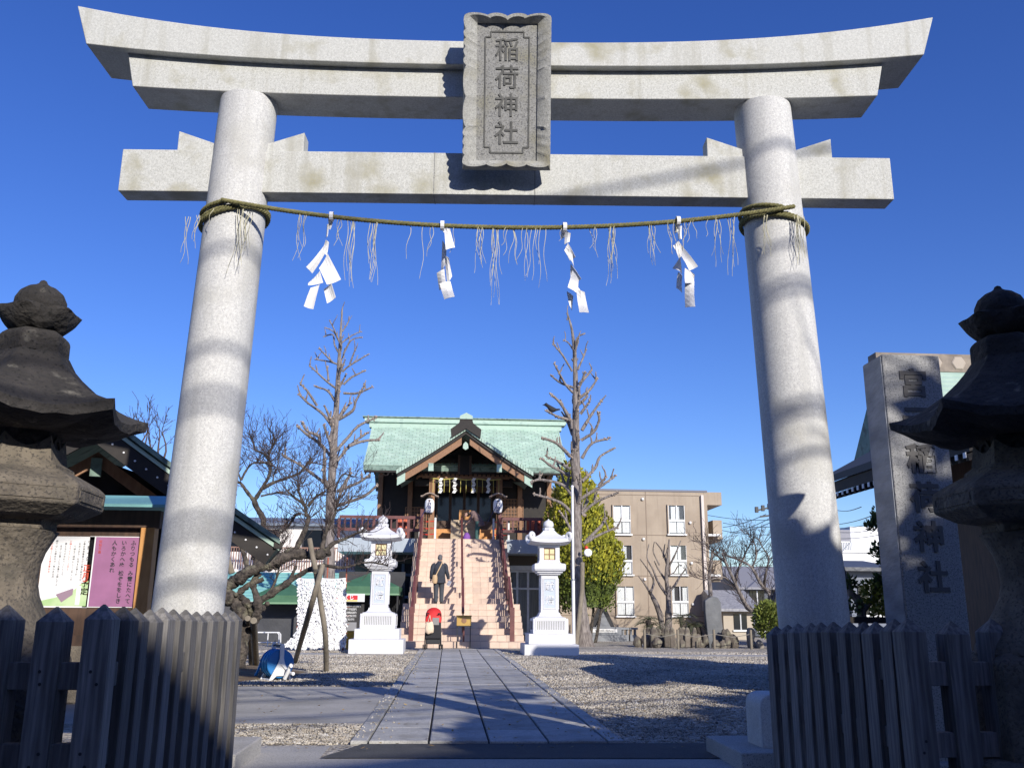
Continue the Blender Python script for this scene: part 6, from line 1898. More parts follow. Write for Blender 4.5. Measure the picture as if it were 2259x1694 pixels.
for (px, kind) in ((1427, 'v'),):
    x = at(px, 1200, YA).x
    MB().box(x - 0.02, x + 0.02, YA - 0.006, YA - 0.001, 0.2, azt - 0.02).build('joint', seam, apt)
for py in (1092, 1180, 1270, 1358):
    z = at(1430, py, YA).z
    MB().box(ax0 + 0.01, ax1 - 0.4, YA - 0.007, YA - 0.001, z - 0.018, z + 0.018).build('joint', seam, apt)
curtm = mat('white_curtain', (0.78, 0.80, 0.82), (0.55, 0.58, 0.60), 6, 0.9, stretch=(5, 1, 0.2))
rg = random.Random(12)
for ci, (pxa, pxb) in enumerate(((1352, 1391), (1473, 1511))):
    for ri, (pya, pyb) in enumerate(((1115, 1178), (1203, 1267), (1293, 1358))):
        shift = ri * 4
        a, b_ = at(pxa + shift, pya, YA), at(pxb + shift, pyb, YA)
        x0_, x1_, z1_, z0_ = a.x, b_.x, a.z, b_.z
        wdw = MB().box(x0_, x1_, YA - 0.012, YA - 0.004, z0_, z1_).build('window', mat('reveal_dark', (0.03, 0.03, 0.035)) if 'reveal_dark' not in bpy.data.materials else bpy.data.materials['reveal_dark'], apt)
        rev = MB()
        for q in ((x0_ - 0.05, x0_, z0_, z1_), (x1_, x1_ + 0.05, z0_, z1_), (x0_ - 0.05, x1_ + 0.05, z1_, z1_ + 0.05)):
            rev.box(q[0], q[1], YA - 0.10, YA - 0.001, q[2], q[3])
        rev.build('surround', render, wdw)
        MB().box(x0_ - 0.08, x1_ + 0.08, YA - 0.13, YA - 0.001, z0_ - 0.07, z0_ - 0.001).build('sill', M['white'], wdw)
        zm = z0_ + (z1_ - z0_) * 0.47
        for (za_, zb_2, hi) in ((z0_, zm, 0), (zm, z1_, 1)):
            cw = (x1_ - x0_)
            g0, g1 = (0.02, 0.98) if not hi else ((0.0, 0.48) if rg.random() < 0.5 else (0.45, 0.98))
            for s0, s1 in ((0.02, 0.47), (0.52, 0.98)):
                if hi and rg.random() < 0.45:
                    s0, s1 = (s0 + 0.14, s1) if rg.random() < 0.5 else (s0, s1 - 0.30)
                mb = MB()
                nf = 12
                rings = []
                for i in range(nf + 1):
                    xx = x0_ + cw * (s0 + (s1 - s0) * i / nf)
                    yy = YA - 0.035 - 0.012 * (i % 2)
                    rings.append([(xx, yy, za_ + 0.05), (xx, yy, zb_2 - 0.05)])
                mb.loft(rings, False, False, False)
                mb.build('curtain', curtm, wdw, fix=False)
        MB().box(x0_, x1_, YA - 0.072, YA - 0.070, z0_, z1_).build('pane', M['pane'], wdw)
        MB().box(x0_, x1_, YA - 0.10, YA - 0.073, zm - 0.05, zm + 0.05).build('transom', M['white'], wdw)
        for f in (0.0, 0.5, 1.0):
            xx = x0_ + (x1_ - x0_) * f
            MB().box(xx - 0.025, xx + 0.025, YA - 0.095, YA - 0.074, zm if f == 0.5 else z0_, z1_).build('stile', M['steel'], wdw)
for px, py in ((1417, 1101), (1522, 1153), (1419, 1189), (1525, 1242), (1422, 1278), (1528, 1333)):
    p = at(px, py, YA)
    MB().ball((p.x, YA - 0.05, p.z), 0.075, 10, 6).build('vent_cap', M['white'], apt, smooth=60)
for py, sc in ((1147, 1), (1235, 1)):
    a, b_ = at(1568, py, YA + 1), at(1594, py + 42, YA + 1)
    bc = MB().box(a.x + 0.1, b_.x, YA + 1, YA + 3.6, b_.z, a.z).build('balcony', render, apt)
    MB().box(ax1 + 0.002, b_.x - 0.2, YA + 0.6, YA + 0.99, b_.z + 0.12, b_.z + 0.22).build('balcony_slab', M['white'], bc)
    MB().box(ax1 + 0.002, b_.x - 0.05, YA + 1.2, YA + 3.4, b_.z - 0.12, b_.z - 0.002).build('balcony_soffit', render, bc)
# low beige annex and far houses
def simple_house(name, label, px0, px1, py_top, Y, depth, wallm, roofm, hip=0.8, wins=()):
    a, b_ = at(px0, py_top, Y), at(px1, py_top, Y)
    t = thing(name, label, 'house', (a.x, Y, 0))
    w, h = b_.x - a.x, a.z
    MB().box(0, w, 0, depth, 0, h).build('wall', wallm, t)
    if hip > 0:
        MB().prism([(-0.4, h), (-0.4, h + 0.12), (depth / 2, h + hip), (depth + 0.4, h + 0.12), (depth + 0.4, h)], -0.3, w + 0.3, 'x').build('roof', roofm, t)
    else:
        MB().box(-0.1, w + 0.1, -0.1, depth + 0.1, h, h + 0.12).build('roof', roofm, t)
    for (fx, fz, ww, wh) in wins:
        o = MB().box(w * fx, w * fx + ww, -0.04, -0.002, h * fz, h * fz + wh).build('window', M['glass'], t)
        MB().box(w * fx - 0.06, w * fx + ww + 0.06, -0.08, -0.041, h * fz - 0.08, h * fz).build('sill', M['white'], o)
        MB().box(w * fx + ww / 2 - 0.03, w * fx + ww / 2 + 0.03, -0.07, -0.041, h * fz + 0.002, h * fz + wh).build('mullion', M['steel'], o)
    return t
dark_roof = mat('dark_tiles', (0.10, 0.105, 0.12), (0.07, 0.075, 0.085), 6, 0.5, 0.02, 8)
simple_house('grey_house', 'dark grey house with tiled roof beside the right pillar', 1634, 1790, 1300, 49, 7, mat('grey_wall', (0.10, 0.11, 0.14), (0.08, 0.09, 0.11), 2), mat('grey_upper', (0.24, 0.24, 0.27)), 1.4, ((0.12, 0.60, 0.8, 0.9), (0.45, 0.60, 0.9, 0.9), (0.2, 0.12, 1.0, 1.0)))
simple_house('low_house', 'low house with pale grey tiled roof beyond the standing stones', 1595, 1660, 1348, 42, 4, mat('lowhouse_wall', (0.42, 0.36, 0.28)), mat('pale_tiles', (0.34, 0.34, 0.36), (0.2, 0.2, 0.22), 9, 0.6), 1.0, ((0.35, 0.35, 0.6, 0.7),))
simple_house('white_flats', 'white flat roofed building with rooftop railing seen beside the name stone', 1850, 2010, 1218, 52, 9, mat('white_wall', (0.80, 0.80, 0.80), (0.74, 0.74, 0.75), 2), M['white'], 0, ((0.03, 0.50, 0.9, 1.0), (0.20, 0.50, 0.7, 0.9), (0.34, 0.50, 0.7, 0.9), (0.05, 0.15, 0.9, 1.2)))
wf = bpy.data.objects['white_flats']
a, b_ = at(1850, 1196, 52), at(2010, 1218, 52)
zr0, zr1 = b_.z + 0.12, a.z
for i in range(46):
    x = (b_.x - a.x) * i / 45
    MB().box(x - 0.02, x + 0.02, 0.02, 0.06, zr0 - 0.03, zr1).build('railing_bar', M['steel'], wf)
MB().box(0, b_.x - a.x, 0.0, 0.08, zr1, zr1 + 0.06).build('railing_top', M['steel'], wf)
a2, b2 = at(1892, 1158, 54), at(1990, 1196, 54)
MB().box(a2.x - a.x, b2.x - a.x, 3, 6, zr0 - 0.1, a2.z).build('stair_tower', bpy.data.materials['white_wall'], wf)
MB().box(a2.x - a.x - 1.1, a2.x - a.x - 0.002, 3, 6, zr0 - 0.1, a2.z - 0.2).build('stair_tower', bpy.data.materials['grey_upper'], wf)
simple_house('slate_house', 'blue grey clapboard house in front of the white flats', 1872, 1960, 1260, 30, 5, mat('slate_wall', (0.18, 0.20, 0.25), (0.15, 0.17, 0.21), 3, stretch=(1, 1, 6)), dark_roof, 0.5, ((0.18, 0.45, 0.75, 0.95),))
# right office building with green roof
YO = 8.6
of = thing('office_building', 'shrine office with green roof and dark eaves behind the name stone', 'building', (0, 0, 0))
ea, eb = at(1842, 1082, 13.2), at(1955, 1003, 10.9)
ex = (ea.x + eb.x) / 2 - 0.05
ez = (ea.z + eb.z) / 2
y0_, y1_ = 9.2, 13.3
rise = 1.75
rx = ex + 4.4
MB().prism([(ex, ez), (ex, ez + 0.10), (ex + 0.9, ez + 0.58), (rx, ez + rise), (rx + 2.0, ez + 0.1), (rx + 2.0, ez), (rx, ez + rise - 0.12)], y0_, y1_).build('roof', mat('office_roof', (0.05, 0.055, 0.06)), of)
MB().prism([(ex + 0.03, ez - 0.16), (ex + 0.03, ez - 0.002), (rx, ez + rise - 0.14), (rx, ez + rise - 0.3)], y0_ + 0.1, y1_ - 0.1).build('soffit', M['wood_dark'], of)
n = 24
for i in range(n):
    yy = y0_ + 0.15 + (y1_ - y0_ - 0.3) * i / (n - 1)
    MB().bar((ex + 0.02, yy, ez - 0.22), (ex + 1.0, yy, ez + 0.12), 0.055, 0.07).build('rafter', M['wood_dark'], of)
    MB().box(ex - 0.006, ex + 0.004, yy - 0.026, yy + 0.026, ez - 0.225, ez - 0.165).build('rafter_tip', M['white'], of)
MB().box(ex + 0.95, rx + 1.9, y0_ + 0.6, y1_ - 0.5, 0, ez + 0.1).build('wall', M['wood_board'], of)
# taller green sheet roof behind
g0, g1 = at(2060, 790, 14.5), at(2120, 1003, 13.2)
gx0 = g0.x - 1.0
MB().prism([(13.2, g1.z), (13.2, g1.z + 0.1), (14.6, at(2090, 822, 14.6).z), (16, g1.z)], gx0, gx0 + 2.4, 'x').build('upper_roof', M['copper_dull'], of)
z_a, z_b = g1.z + 0.10, at(2090, 822, 14.6).z
for i in range(16):
    f = i / 16
    MB().prism([(13.18 + 1.4 * f, z_a + (z_b - z_a) * f + 0.0), (13.18 + 1.4 * f, z_a + (z_b - z_a) * f + 0.035), (13.18 + 1.4 * (f + 1 / 16), z_a + (z_b - z_a) * (f + 1 / 16) + 0.01), (13.18 + 1.4 * (f + 1 / 16), z_a + (z_b - z_a) * (f + 1 / 16))], gx0, gx0 + 2.4, 'x').build('roof_course', M['copper_flat'], of)
zrt_ = at(2090, 783, 14.6).z
MB().box(gx0, gx0 + 2.4, 14.55, 14.85, z_b + 0.0, zrt_).build('tiled_ridge', mat('ridge_tile', (0.30, 0.25, 0.20), (0.18, 0.15, 0.125), 7, 0.8), of)
for i in range(5):
    MB().lathe([(0.11, -0.012), (0.13, 0.0), (0.11, 0.012), (0.0005, 0.014)], 6).xf(Matrix.Translation((gx0 + 0.2 + 0.42 * i, 14.545, (z_b + zrt_) / 2)) @ Matrix.Rotation(PI / 2, 4, 'X')).build('ridge_tile', mat('ridge_tile2', (0.40, 0.34, 0.28)) if 'ridge_tile2' not in bpy.data.materials else bpy.data.materials['ridge_tile2'], of)
MB().box(gx0 + 0.3, gx0 + 2.1, 13.9, 15.6, 0, g1.z - 0.002).build('upper_wall', M['wood_dark'], of)
a, b_ = at(2150, 1180, 13.0), at(2205, 1370, 13.0)
MB().box(a.x - 0.1, b_.x, 13.0, 13.05, 0.3, a.z + 0.5).build('sunlit_panel', M['wood_orange'], of)
MB().tube([(a.x - 1.2, 12.9, at(2150, 1337, 12.9).z), (b_.x + 0.3, 12.9, at(2150, 1337, 12.9).z)], 0.02, 6).build('white_pipe', M['white'], of)
# hedge, sapling and rail seen between the right pillar and the name stone
t = thing('garden_tree', 'leaning tree with yellow green leaves between pillar and name stone', 'tree', (0, 0, 0))
mb = MB()
YY = 15.0
rg = random.Random(41)
limb(mb, [Vector((at(1905, 1380, YY).x, YY, 0)), at(1900, 1345, YY), at(1880, 1310, YY), at(1868, 1285, YY), at(1856, 1240, YY)], 0.09, 0.03, 7, 0.1, rg)
limb(mb, [at(1902, 1350, YY), at(1930, 1310, YY), at(1936, 1270, YY)], 0.05, 0.02, 6, 0.1, rg)
limb(mb, [at(1950, 1330, YY), at(1955, 1270, YY), at(1948, 1210, YY), at(1944, 1150, YY)], 0.05, 0.02, 6, 0.1, rg)
mb.build('trunk', M['bark_grey'], t, smooth=60, fix=False)
cl = [(at(1930, 1320, YY), 0.24), (at(1922, 1300, YY), 0.16), (at(1938, 1335, YY), 0.18)]
def fn2(rg_):
    c, r = rg_.choice(cl)
    v = Vector((rg_.gauss(0, 1), rg_.gauss(0, 1), rg_.gauss(0, 1))).normalized()
    return c + v * r * rg_.random() ** 0.4, v
M['yellow_leaf'] = leaf_mat('yellow_leaf', (0.36, 0.34, 0.04), (0.20, 0.22, 0.03), 6, 0.4)
leaf_crown('crown', t, 700, fn2, 0.05, M['yellow_leaf'], 4, 0.2)
cl2 = [(at(1945, 1140, YY), 0.20), (at(1925, 1160, YY), 0.13), (at(1942, 1215, YY), 0.17), (at(1955, 1240, YY), 0.12), (at(1870, 1290, YY), 0.16), (at(1945, 1280, YY), 0.13), (at(1955, 1300, YY), 0.15), (at(1875, 1340, YY), 0.2)]
def fn3(rg_):
    c, r = rg_.choice(cl2)
    v = Vector((rg_.gauss(0, 1), rg_.gauss(0, 1), rg_.gauss(0, 0.6))).normalized()
    return c + v * r * rg_.random() ** 0.4, v
leaf_crown('pine_pads', t, 1500, fn3, 0.05, M['green_leaf'], 6, 0.5)
tag(MB().box(at(1845, 1362, 12.2).x, at(1990, 1362, 12.2).x, 12.2, 12.28, at(1900, 1366, 12.2).z - 0.05, at(1900, 1360, 12.2).z).build('timber_rail', M['wood_dark']), 'dark timber rail low between the right pillar and name stone', 'rail')
o = bpy.data.objects['timber_rail']
# flag pole
p = at(1233, 1420, 34.0)
fp = thing('flag_pole', 'thin white metal pole beside the right white lantern', 'pole', (p.x, 30.0, 0))
zt_ = at(1237, 1075, 30.0).z
xt_ = at(1237, 1075, 30.0).x - p.x
MB().tube([(0, 0, -0.05), (0.0, 0, zt_ * 0.42)], 0.055, 12).build('lower_tube', M['white'], fp, smooth=50)
MB().tube([(0.0, 0, zt_ * 0.42), (0, 0, zt_)], 0.042, 12).build('upper_tube', M['white'], fp, smooth=50)
MB().tube([(0, 0, zt_ * 0.415), (0, 0, zt_ * 0.425)], 0.065, 12).build('collar', M['steel'], fp)
MB().ball((0, 0, zt_ + 0.03), 0.055, 10, 6).build('cap', M['white'], fp, smooth=60)
# support post strapped to the right ginkgo
p = atz(1278, 1428)
o = MB().tube([(p.x - 0.02, 32.1, 0), (at(1284, 1300, 32.1).x, 32.1, at(1284, 1300, 32.1).z), (at(1297, 1240, 32.1).x - 0.2, 32.1, at(1297, 1240, 32.1).z)], 0.085, 8).build('support_post', M['log'], smooth=50)
tag(o, 'grey timber support post strapped to the right ginkgo trunk', 'post')
# floodlight on the ginkgo
p = at(1296, 1222, 32.0)
t = thing('flood_lamp', 'small white flood lamp with red cap on the right ginkgo', 'lamp', p)
MB().lathe([(0.05, 0), (0.13, 0.05), (0.14, 0.16), (0.10, 0.19)], 12).xf(Matrix.Rotation(PI / 2.5, 4, 'X')).build('housing', M['white'], t, smooth=40)
MB().ball((-0.04, 0, 0.22), 0.07, 10, 6).build('red_cap', flat('lamp_red', (0.6, 0.05, 0.02)), t, smooth=60)
MB().tube([(0, 0.02, 0), (-0.15, 0.25, -0.05)], 0.025, 6).build('bracket', M['iron'], t)
# memorial with dark leaning slabs
cM = lambda x, y, Y: at(1200 + x / 7.373, 1250 + y / 7.373, Y)
YM2 = 39.2
mm = thing('stone_memorial', 'memorial with black leaning slabs, grey pyramid and lettered plate', 'memorial', (0, 0, 0))
p0, p1 = cM(752, 975, YM2), cM(1150, 975, YM2)
zb_ = p0.z
apx = cM(955, 735, YM2)
blk = mat('black_slab', (0.022, 0.022, 0.026), rough=0.35)
gst = mat('grey_stone', (0.24, 0.25, 0.27), (0.19, 0.20, 0.22), 3, 0.8)
MB().prism([(cM(840, 968, YM2).x, zb_), (cM(1080, 970, YM2).x, zb_), (apx.x, apx.z)], YM2 - 0.1, YM2 + 0.3).build('pyramid', gst, mm)
a, b_ = cM(755, 968, YM2), cM(975, 540, YM2)
MB().prism([(a.x, zb_), (cM(835, 968, YM2).x, zb_), (cM(1010, 560, YM2).x, b_.z - 0.05), (cM(945, 530, YM2).x, b_.z)], YM2 + 0.05, YM2 + 0.5).build('leaning_slab', blk, mm)
MB().prism([(cM(1085, 970, YM2).x, zb_), (cM(1150, 970, YM2).x, zb_), (cM(1010, 670, YM2).x, cM(1010, 670, YM2).z), (cM(950, 715, YM2).x, cM(950, 715, YM2).z)], YM2 - 0.02, YM2 + 0.4).build('leaning_slab', blk, mm)
z1_, z0_ = zb_, cM(900, 1105, YM2).z
MB().box(cM(740, 1000, YM2).x, cM(1235, 1000, YM2).x, YM2 - 0.4, YM2 + 0.8, z0_, z1_ - 0.002).build('upper_plinth', gst, mm, bevel=0.01)
z2_ = cM(900, 1210, YM2).z
MB().box(cM(790, 1000, YM2).x - 0.4, cM(1300, 1000, YM2).x, YM2 - 0.6, YM2 + 1.0, z2_, z0_ - 0.002).build('middle_plinth', gst, mm, bevel=0.01)
MB().box(cM(790, 1000, YM2).x - 0.4, cM(1395, 1000, YM2).x, YM2 - 0.85, YM2 + 1.2, -0.05, z2_ - 0.002).build('lower_plinth', gst, mm, bevel=0.01)
a, b_ = cM(755, 1010, YM2 - 0.42), cM(1190, 1065, YM2 - 0.42)
pt_ = MB().box(a.x, b_.x, YM2 - 0.43, YM2 - 0.402, b_.z, a.z).build('name_plate', M['white'], mm)
glyphs('平和記念慰霊之碑奉賛会建立', (a.z - b_.z) * 0.62, M['black'], pt_, facing(Vector((a.x + 0.22, YM2 - 0.432, b_.z + (a.z - b_.z) * 0.25))), 'lettering', vertical=False, extrude=0.003, pitch=(b_.x - a.x - 0.35) / 12 / ((a.z - b_.z) * 0.62))
for u in (1310, 1440):
    a, b_ = cM(u - 55, 985, YM2), cM(u + 60, 1270, YM2)
    ln = thing('grave_marker', 'small grey stone shrine marker right of the memorial, %s one' % ('darker left' if u == 1310 else 'paler right'), 'marker', (a.x, YM2 - 0.2, 0), 0, 'stone markers beside the memorial')
    w = b_.x - a.x
    MB().box(0, w, 0, 0.3, 0, a.z * 0.45).build('base', gst, ln)
    MB().box(0.02, w * 0.3, 0.02, 0.28, a.z * 0.452, a.z * 0.85).build('upright', gst, ln)
    MB().box(w * 0.7, w - 0.02, 0.02, 0.28, a.z * 0.452, a.z * 0.85).build('upright', gst, ln)
    MB().box(-0.04, w + 0.04, -0.04, 0.34, a.z * 0.852, a.z).build('cap', gst, ln)
# standing stones, rocks, cycads
cN = lambda x, y, Y: at(1400 + x / 6.9125, 1280 + y / 6.9125, Y)
YS = 31.5
rockm = mat('field_rock', (0.15, 0.125, 0.10), (0.085, 0.072, 0.062), 4, 0.95, 0.03, 8, stain=(0.24, 0.22, 0.16), stain_scale=5, jit=0.25)
paler = mat('pale_rock', (0.34, 0.31, 0.27), (0.22, 0.20, 0.18), 5, 0.95, 0.02, 10)
def rock(c, rx, ry, rz, rg_, m, name='rock'):
    V, Fc = [], []
    mb = MB()
    nr, ns = 7, 12
    off = Vector((rg_.uniform(0, 50), rg_.uniform(0, 50), rg_.uniform(0, 50)))
    rings = []
    for i in range(nr + 1):
        th = PI * i / nr
        ring = []
        for j in range(ns):
            ph = 2 * PI * j / ns
            d = Vector((math.sin(th) * math.cos(ph), math.sin(th) * math.sin(ph), -math.cos(th)))
            k_ = 1 + 0.28 * noise.noise(d * 1.6 + off) + 0.12 * noise.noise(d * 4 + off)
            ring.append((d.x * rx * k_, d.y * ry * k_, d.z * rz * k_))
        rings.append(ring)
    mb.loft(rings)
    o = mb.build(name, m, smooth=35)
    o.location = c
    return o
rg = random.Random(19)
upr = [(215, 790, 60, 110), (300, 860, 65, 140), (380, 800, 55, 130), (470, 790, 50, 110), (500, 880, 45, 150), (590, 880, 45, 140), (700, 880, 40, 130), (805, 890, 45, 130), (870, 790, 50, 110), (740, 770, 60, 100), (900, 880, 40, 110)]
words = ['leftmost', 'second from left', 'third from left', 'fourth from left', 'fifth from left', 'sixth from left', 'seventh from left', 'eighth from left', 'ninth from left', 'tenth from left', 'last']
upr.sort()
for i, (u, v, w, h) in enumerate(upr):
    p = cN(u, v + h * 0.55, YS + (0.5 if v < 850 else 0))
    t_ = cN(u, v - h * 0.5, YS)
    hh = max(0.35, (t_.z - 0) / 2)
    ww = w / 6.9125 / 2062 * YS
    mb = MB()
    prof_ = [(-ww, 0.0), (ww, 0.0), (ww * 1.02, hh * 1.3), (ww * 0.8, hh * 1.75), (ww * 0.35, hh * 2), (-ww * 0.35, hh * 2), (-ww * 0.8, hh * 1.75), (-ww * 1.02, hh * 1.3)]
    mb.prism(prof_, -ww * 0.5, ww * 0.5)
    o = mb.build('round_top_stone', rockm, None, smooth=50, bevel=0.04)
    o.location = (p.x, YS + (0.6 if v < 850 else 0), -0.02)
    o.rotation_euler = (rg.uniform(-0.05, 0.05), rg.uniform(-0.08, 0.08), rg.uniform(-0.4, 0.4))
    tag(o, 'small round topped lifting stone among the rocks, %s in the row' % words[i], 'stone', 'round topped stones in the rock garden')
nn = 0
ORD = ['leftmost', 'second', 'third', 'fourth', 'fifth', 'sixth', 'seventh', 'eighth', 'ninth', 'tenth', 'eleventh', 'twelfth', 'thirteenth', 'fourteenth', 'fifteenth', 'sixteenth', 'seventeenth', 'eighteenth']
for (u, v, w, h) in sorted(((230, 900, 160, 150), (330, 930, 120, 120), (520, 985, 110, 50), (620, 1000, 70, 45), (720, 990, 80, 60), (850, 980, 90, 80), (930, 930, 80, 110), (1040, 980, 140, 120), (1110, 900, 80, 100), (1220, 1010, 110, 90), (1340, 1010, 120, 110), (1510, 940, 180, 210), (1400, 800, 120, 90), (1390, 930, 90, 100), (1930, 1000, 110, 130), (2130, 1000, 120, 160), (90, 930, 110, 110), (990, 880, 100, 100))):
    p = cN(u, v, YS)
    s_ = YS / 2062 / 6.9125
    o = rock((p.x, YS + rg.uniform(-0.2, 0.5), max(0.08, p.z - 0.05)), w * s_ * 0.62, w * s_ * 0.5, max(0.2, h * s_ * 0.68), rg, paler if u in (2130, 1930) else rockm)
    nn += 1
    tag(o, ('rough brown garden rock under the standing stones, %s from the left' % ORD[nn - 1]) if nn > 1 else 'leftmost rough brown garden rock under the standing stones', 'rock', 'garden rocks piled under the standing stones') if u not in (2130, 1930) else tag(o, 'pale grey garden rock %s the right pillar' % ('close beside' if u == 2130 else 'a step left of'), 'rock', 'pale rocks near the right pillar')
# tall inscribed slab
a = cN(1060, 320, YS + 0.5)
mb = MB()
S_ = [(1120, 960), (1090, 780), (1060, 480), (1055, 310), (1110, 270), (1180, 240), (1250, 260), (1300, 330), (1310, 560), (1335, 780), (1330, 880), (1280, 980)]
ps_ = [cN(u, v, YS + 0.5) for u, v in S_]
mb.prism([(q.x, q.z if q.z > 0.15 else -0.02) for q in ps_], YS + 0.35, YS + 0.6)
o = mb.build('stone_slab_monument', mat('slate_slab', (0.17, 0.175, 0.18), (0.12, 0.125, 0.13), 3, 0.85, 0.02, 6), None, bevel=0.03)
tag(o, 'tall grey uncut stone slab standing on the rocks', 'standing stone')
mb = MB()
ps_ = [cN(u, v, YS + 0.3) for u, v in ((1730, 940), (1715, 800), (1735, 720), (1790, 720), (1830, 780), (1835, 850), (1815, 900), (1840, 950))]
mb.prism([(q.x, q.z if q.z > 0.25 else 0.0) for q in ps_], YS + 0.2, YS + 0.45)
tag(mb.build('stone_figure', paler, None, bevel=0.04), 'pale weathered upright stone in the dark gap by the right pillar', 'standing stone')
# cycads
def cycad(u, v, trunk, label):
    p = cN(u, v, YS + 0.8)
    base_ = Vector((p.x, YS + 0.8, 0.2))
    t = thing('cycad', label, 'cycad', base_, 0, 'cycads among the rocks')
    mb = MB()
    lean_ = Vector((rg.uniform(-0.1, 0.1), 0, 1))
    top_ = Vector((0, 0, p.z - 0.2))
    mb.tube([(0.1, 0, -0.2), (0.05, 0, top_.z * 0.5), tuple(top_)], [0.12, 0.11, 0.10], 9)
    mb.build('stem', M['bark_plum'], t)
    for i in range(11):
        a_ = 2 * PI * i / 11 + rg.uniform(-0.2, 0.2)
        el = rg.uniform(0.2, 0.9)
        L_ = rg.uniform(0.45, 0.62)
        pts_ = []
        for k_ in range(7):
            f = k_ / 6
            pts_.append(top_ + Vector((math.cos(a_) * L_ * f, math.sin(a_) * L_ * f, L_ * (el * f - 0.75 * f * f))))
        lf = MB()
        lf.tube(pts_, 0.008, 3)
        for k_ in range(1, 7):
            d = (pts_[k_] - pts_[k_ - 1]).normalized()
            s_ = d.cross(Vector((0, 0, 1))).normalized()
            for sg in (-1, 1):
                for jj in (0, 0.5):
                    b0 = pts_[k_ - 1].lerp(pts_[k_], jj)
                    e_ = b0 + (s_ * sg * 0.13 + d * 0.07 + Vector((0, 0, 0.03)))
                    lf.add([b0 - d * 0.012, b0 + d * 0.012, e_], [(0, 1, 2)])
        lf.build('frond', mat('cycad_green', (0.06, 0.075, 0.035), (0.09, 0.085, 0.04), 6) if 'cycad_green' not in bpy.data.materials else bpy.data.materials['cycad_green'], t, fix=False)
cycad(205, 600, 1, 'cycad with drooping fronds at the left of the rock garden')
cycad(240, 690, 1, 'lower cycad tucked behind the leftmost stones')
cycad(715, 560, 1, 'tall thin cycad before the lower right apartment window')
cycad(860, 680, 1, 'cycad left of the tall grey slab')
cycad(960, 700, 1, 'cycad touching the tall grey slab')
# rope stakes round the garden
stk = [cN(155, 990, 30.6), cN(665, 1010, 30.6), cN(1220, 1050, 30.6), cN(1785, 1070, 30.6)]
tops = []
for i, p in enumerate(stk):
    h_ = 0.62
    o = MB().tube([(0, 0, -0.05), (0, 0, h_)], 0.045, 8).build('rope_stake', M['log'])
    o.location = (p.x, 30.6, 0)
    tops.append((p.x, 30.6, h_ - 0.14))
    tag(o, 'short log stake of the garden rope, %s' % ['leftmost', 'second from left', 'third from left', 'rightmost, by the pale stone'][i], 'stake', 'log stakes of the rock garden rope')
mb = MB()
for a, b_ in zip(tops, tops[1:]):
    mb.tube([a, ((a[0] + b_[0]) / 2, 30.6, a[2] - 0.10), b_], 0.012, 5)
tag(mb.build('garden_rope', mat('grey_cord', (0.22, 0.2, 0.17))), 'thin rope strung along the stakes before the rocks', 'rope')
# shrub by the right pillar
p = cN(2050, 800, 30.8)
t = thing('round_shrub', 'small rounded green shrub beside the right pillar foot', 'shrub', (p.x, 30.8, 0))
def fn4(rg_):
    v = Vector((rg_.gauss(0, 1), rg_.gauss(0, 1), rg_.gauss(0, 1))).normalized()
    return Vector((0, 0, 0.95)) + Vector((v.x * 0.5, v.y * 0.5, v.z * 0.62)) * rg_.random() ** 0.35, v
leaf_crown('crown', t, 2200, fn4, 0.075, leaf_mat('shrub_leaf', (0.10, 0.14, 0.025), (0.17, 0.19, 0.03), 5, 0.4), 8, 0.3)
MB().tube([(0, 0, -0.02), (0.02, 0, 0.5), (0, 0, 0.9)], 0.05, 6).build('stem', M['bark_grey'], t)
# utility pole head and wires
YU = 55.0
up_ = thing('utility_pole', 'utility pole crossarms and insulators just left of the right pillar', 'utility pole', (at(1712, 1140, YU).x, YU, 0))
zt_ = at(1700, 1120, YU).z
MB().tube([(0, 0, 0), (0, 0, zt_ + 0.6)], 0.14, 8).build('pole', M['concrete'], up_)
MB().bar((-1.3, 0, zt_ - 0.2), (0.6, 0, zt_ + 0.25), 0.1, 0.1).build('crossarm', M['iron'], up_)
MB().bar((-1.0, 0, zt_ - 0.55), (0.6, 0, zt_ - 0.35), 0.1, 0.1).build('crossarm', M['iron'], up_)
for dx in (-1.2, -0.8, -0.4, 0.1):
    MB().box(dx - 0.09, dx + 0.09, -0.09, 0.09, zt_ - 0.3 + (dx + 1.2) * 0.25, zt_ + 0.05 + (dx + 1.2) * 0.25).build('insulator', M['iron'], up_)
wires = [((1560, 1136, 60), (1705, 1147, 55)), ((1595, 1153, 60), (1705, 1162, 55)), ((1595, 1163, 60), (1690, 1134, 55)), ((1610, 1175, 60), (1700, 1142, 55)), ((1620, 1175, 60), (1705, 1150, 55)), ((1590, 1169, 60), (1705, 1179, 55)), ((1640, 1245, 60), (1708, 1173, 55)), ((1655, 1250, 60), (1712, 1200, 55)), ((1600, 1225, 60), (1712, 1230, 55)), ((1598, 1256, 60), (1716, 1266, 55)),
         ((1846, 1157, 55), (1960, 1122, 40)), ((1848, 1165, 55), (1960, 1143, 40)), ((1850, 1174, 55), (1960, 1160, 40)), ((1845, 1125, 55), (1900, 1118, 40)), ((1850, 1188, 55), (1980, 1170, 45))]
wm = flat('cable', (0.02, 0.02, 0.025))
for i, (a, b_) in enumerate(wires):
    pa, pb_ = at(*a), at(*b_)
    pts_ = [pa.lerp(pb_, k_ / 8) - Vector((0, 0, 0.12 * math.sin(PI * k_ / 8))) for k_ in range(9)]
    o = MB().tube(pts_, 0.022, 4).build('overhead_wire', wm)
    tag(o, ('black overhead wire beside the utility pole, %s counted from the top at the apartment side' % ORD[i].replace('leftmost', 'first')) if i < 10 else 'black overhead wire between the right pillar and name stone, %s from the top' % ORD[i - 10].replace('leftmost', 'first'), 'wire', 'wires beside the utility pole' if i < 10 else 'wires right of the right pillar')
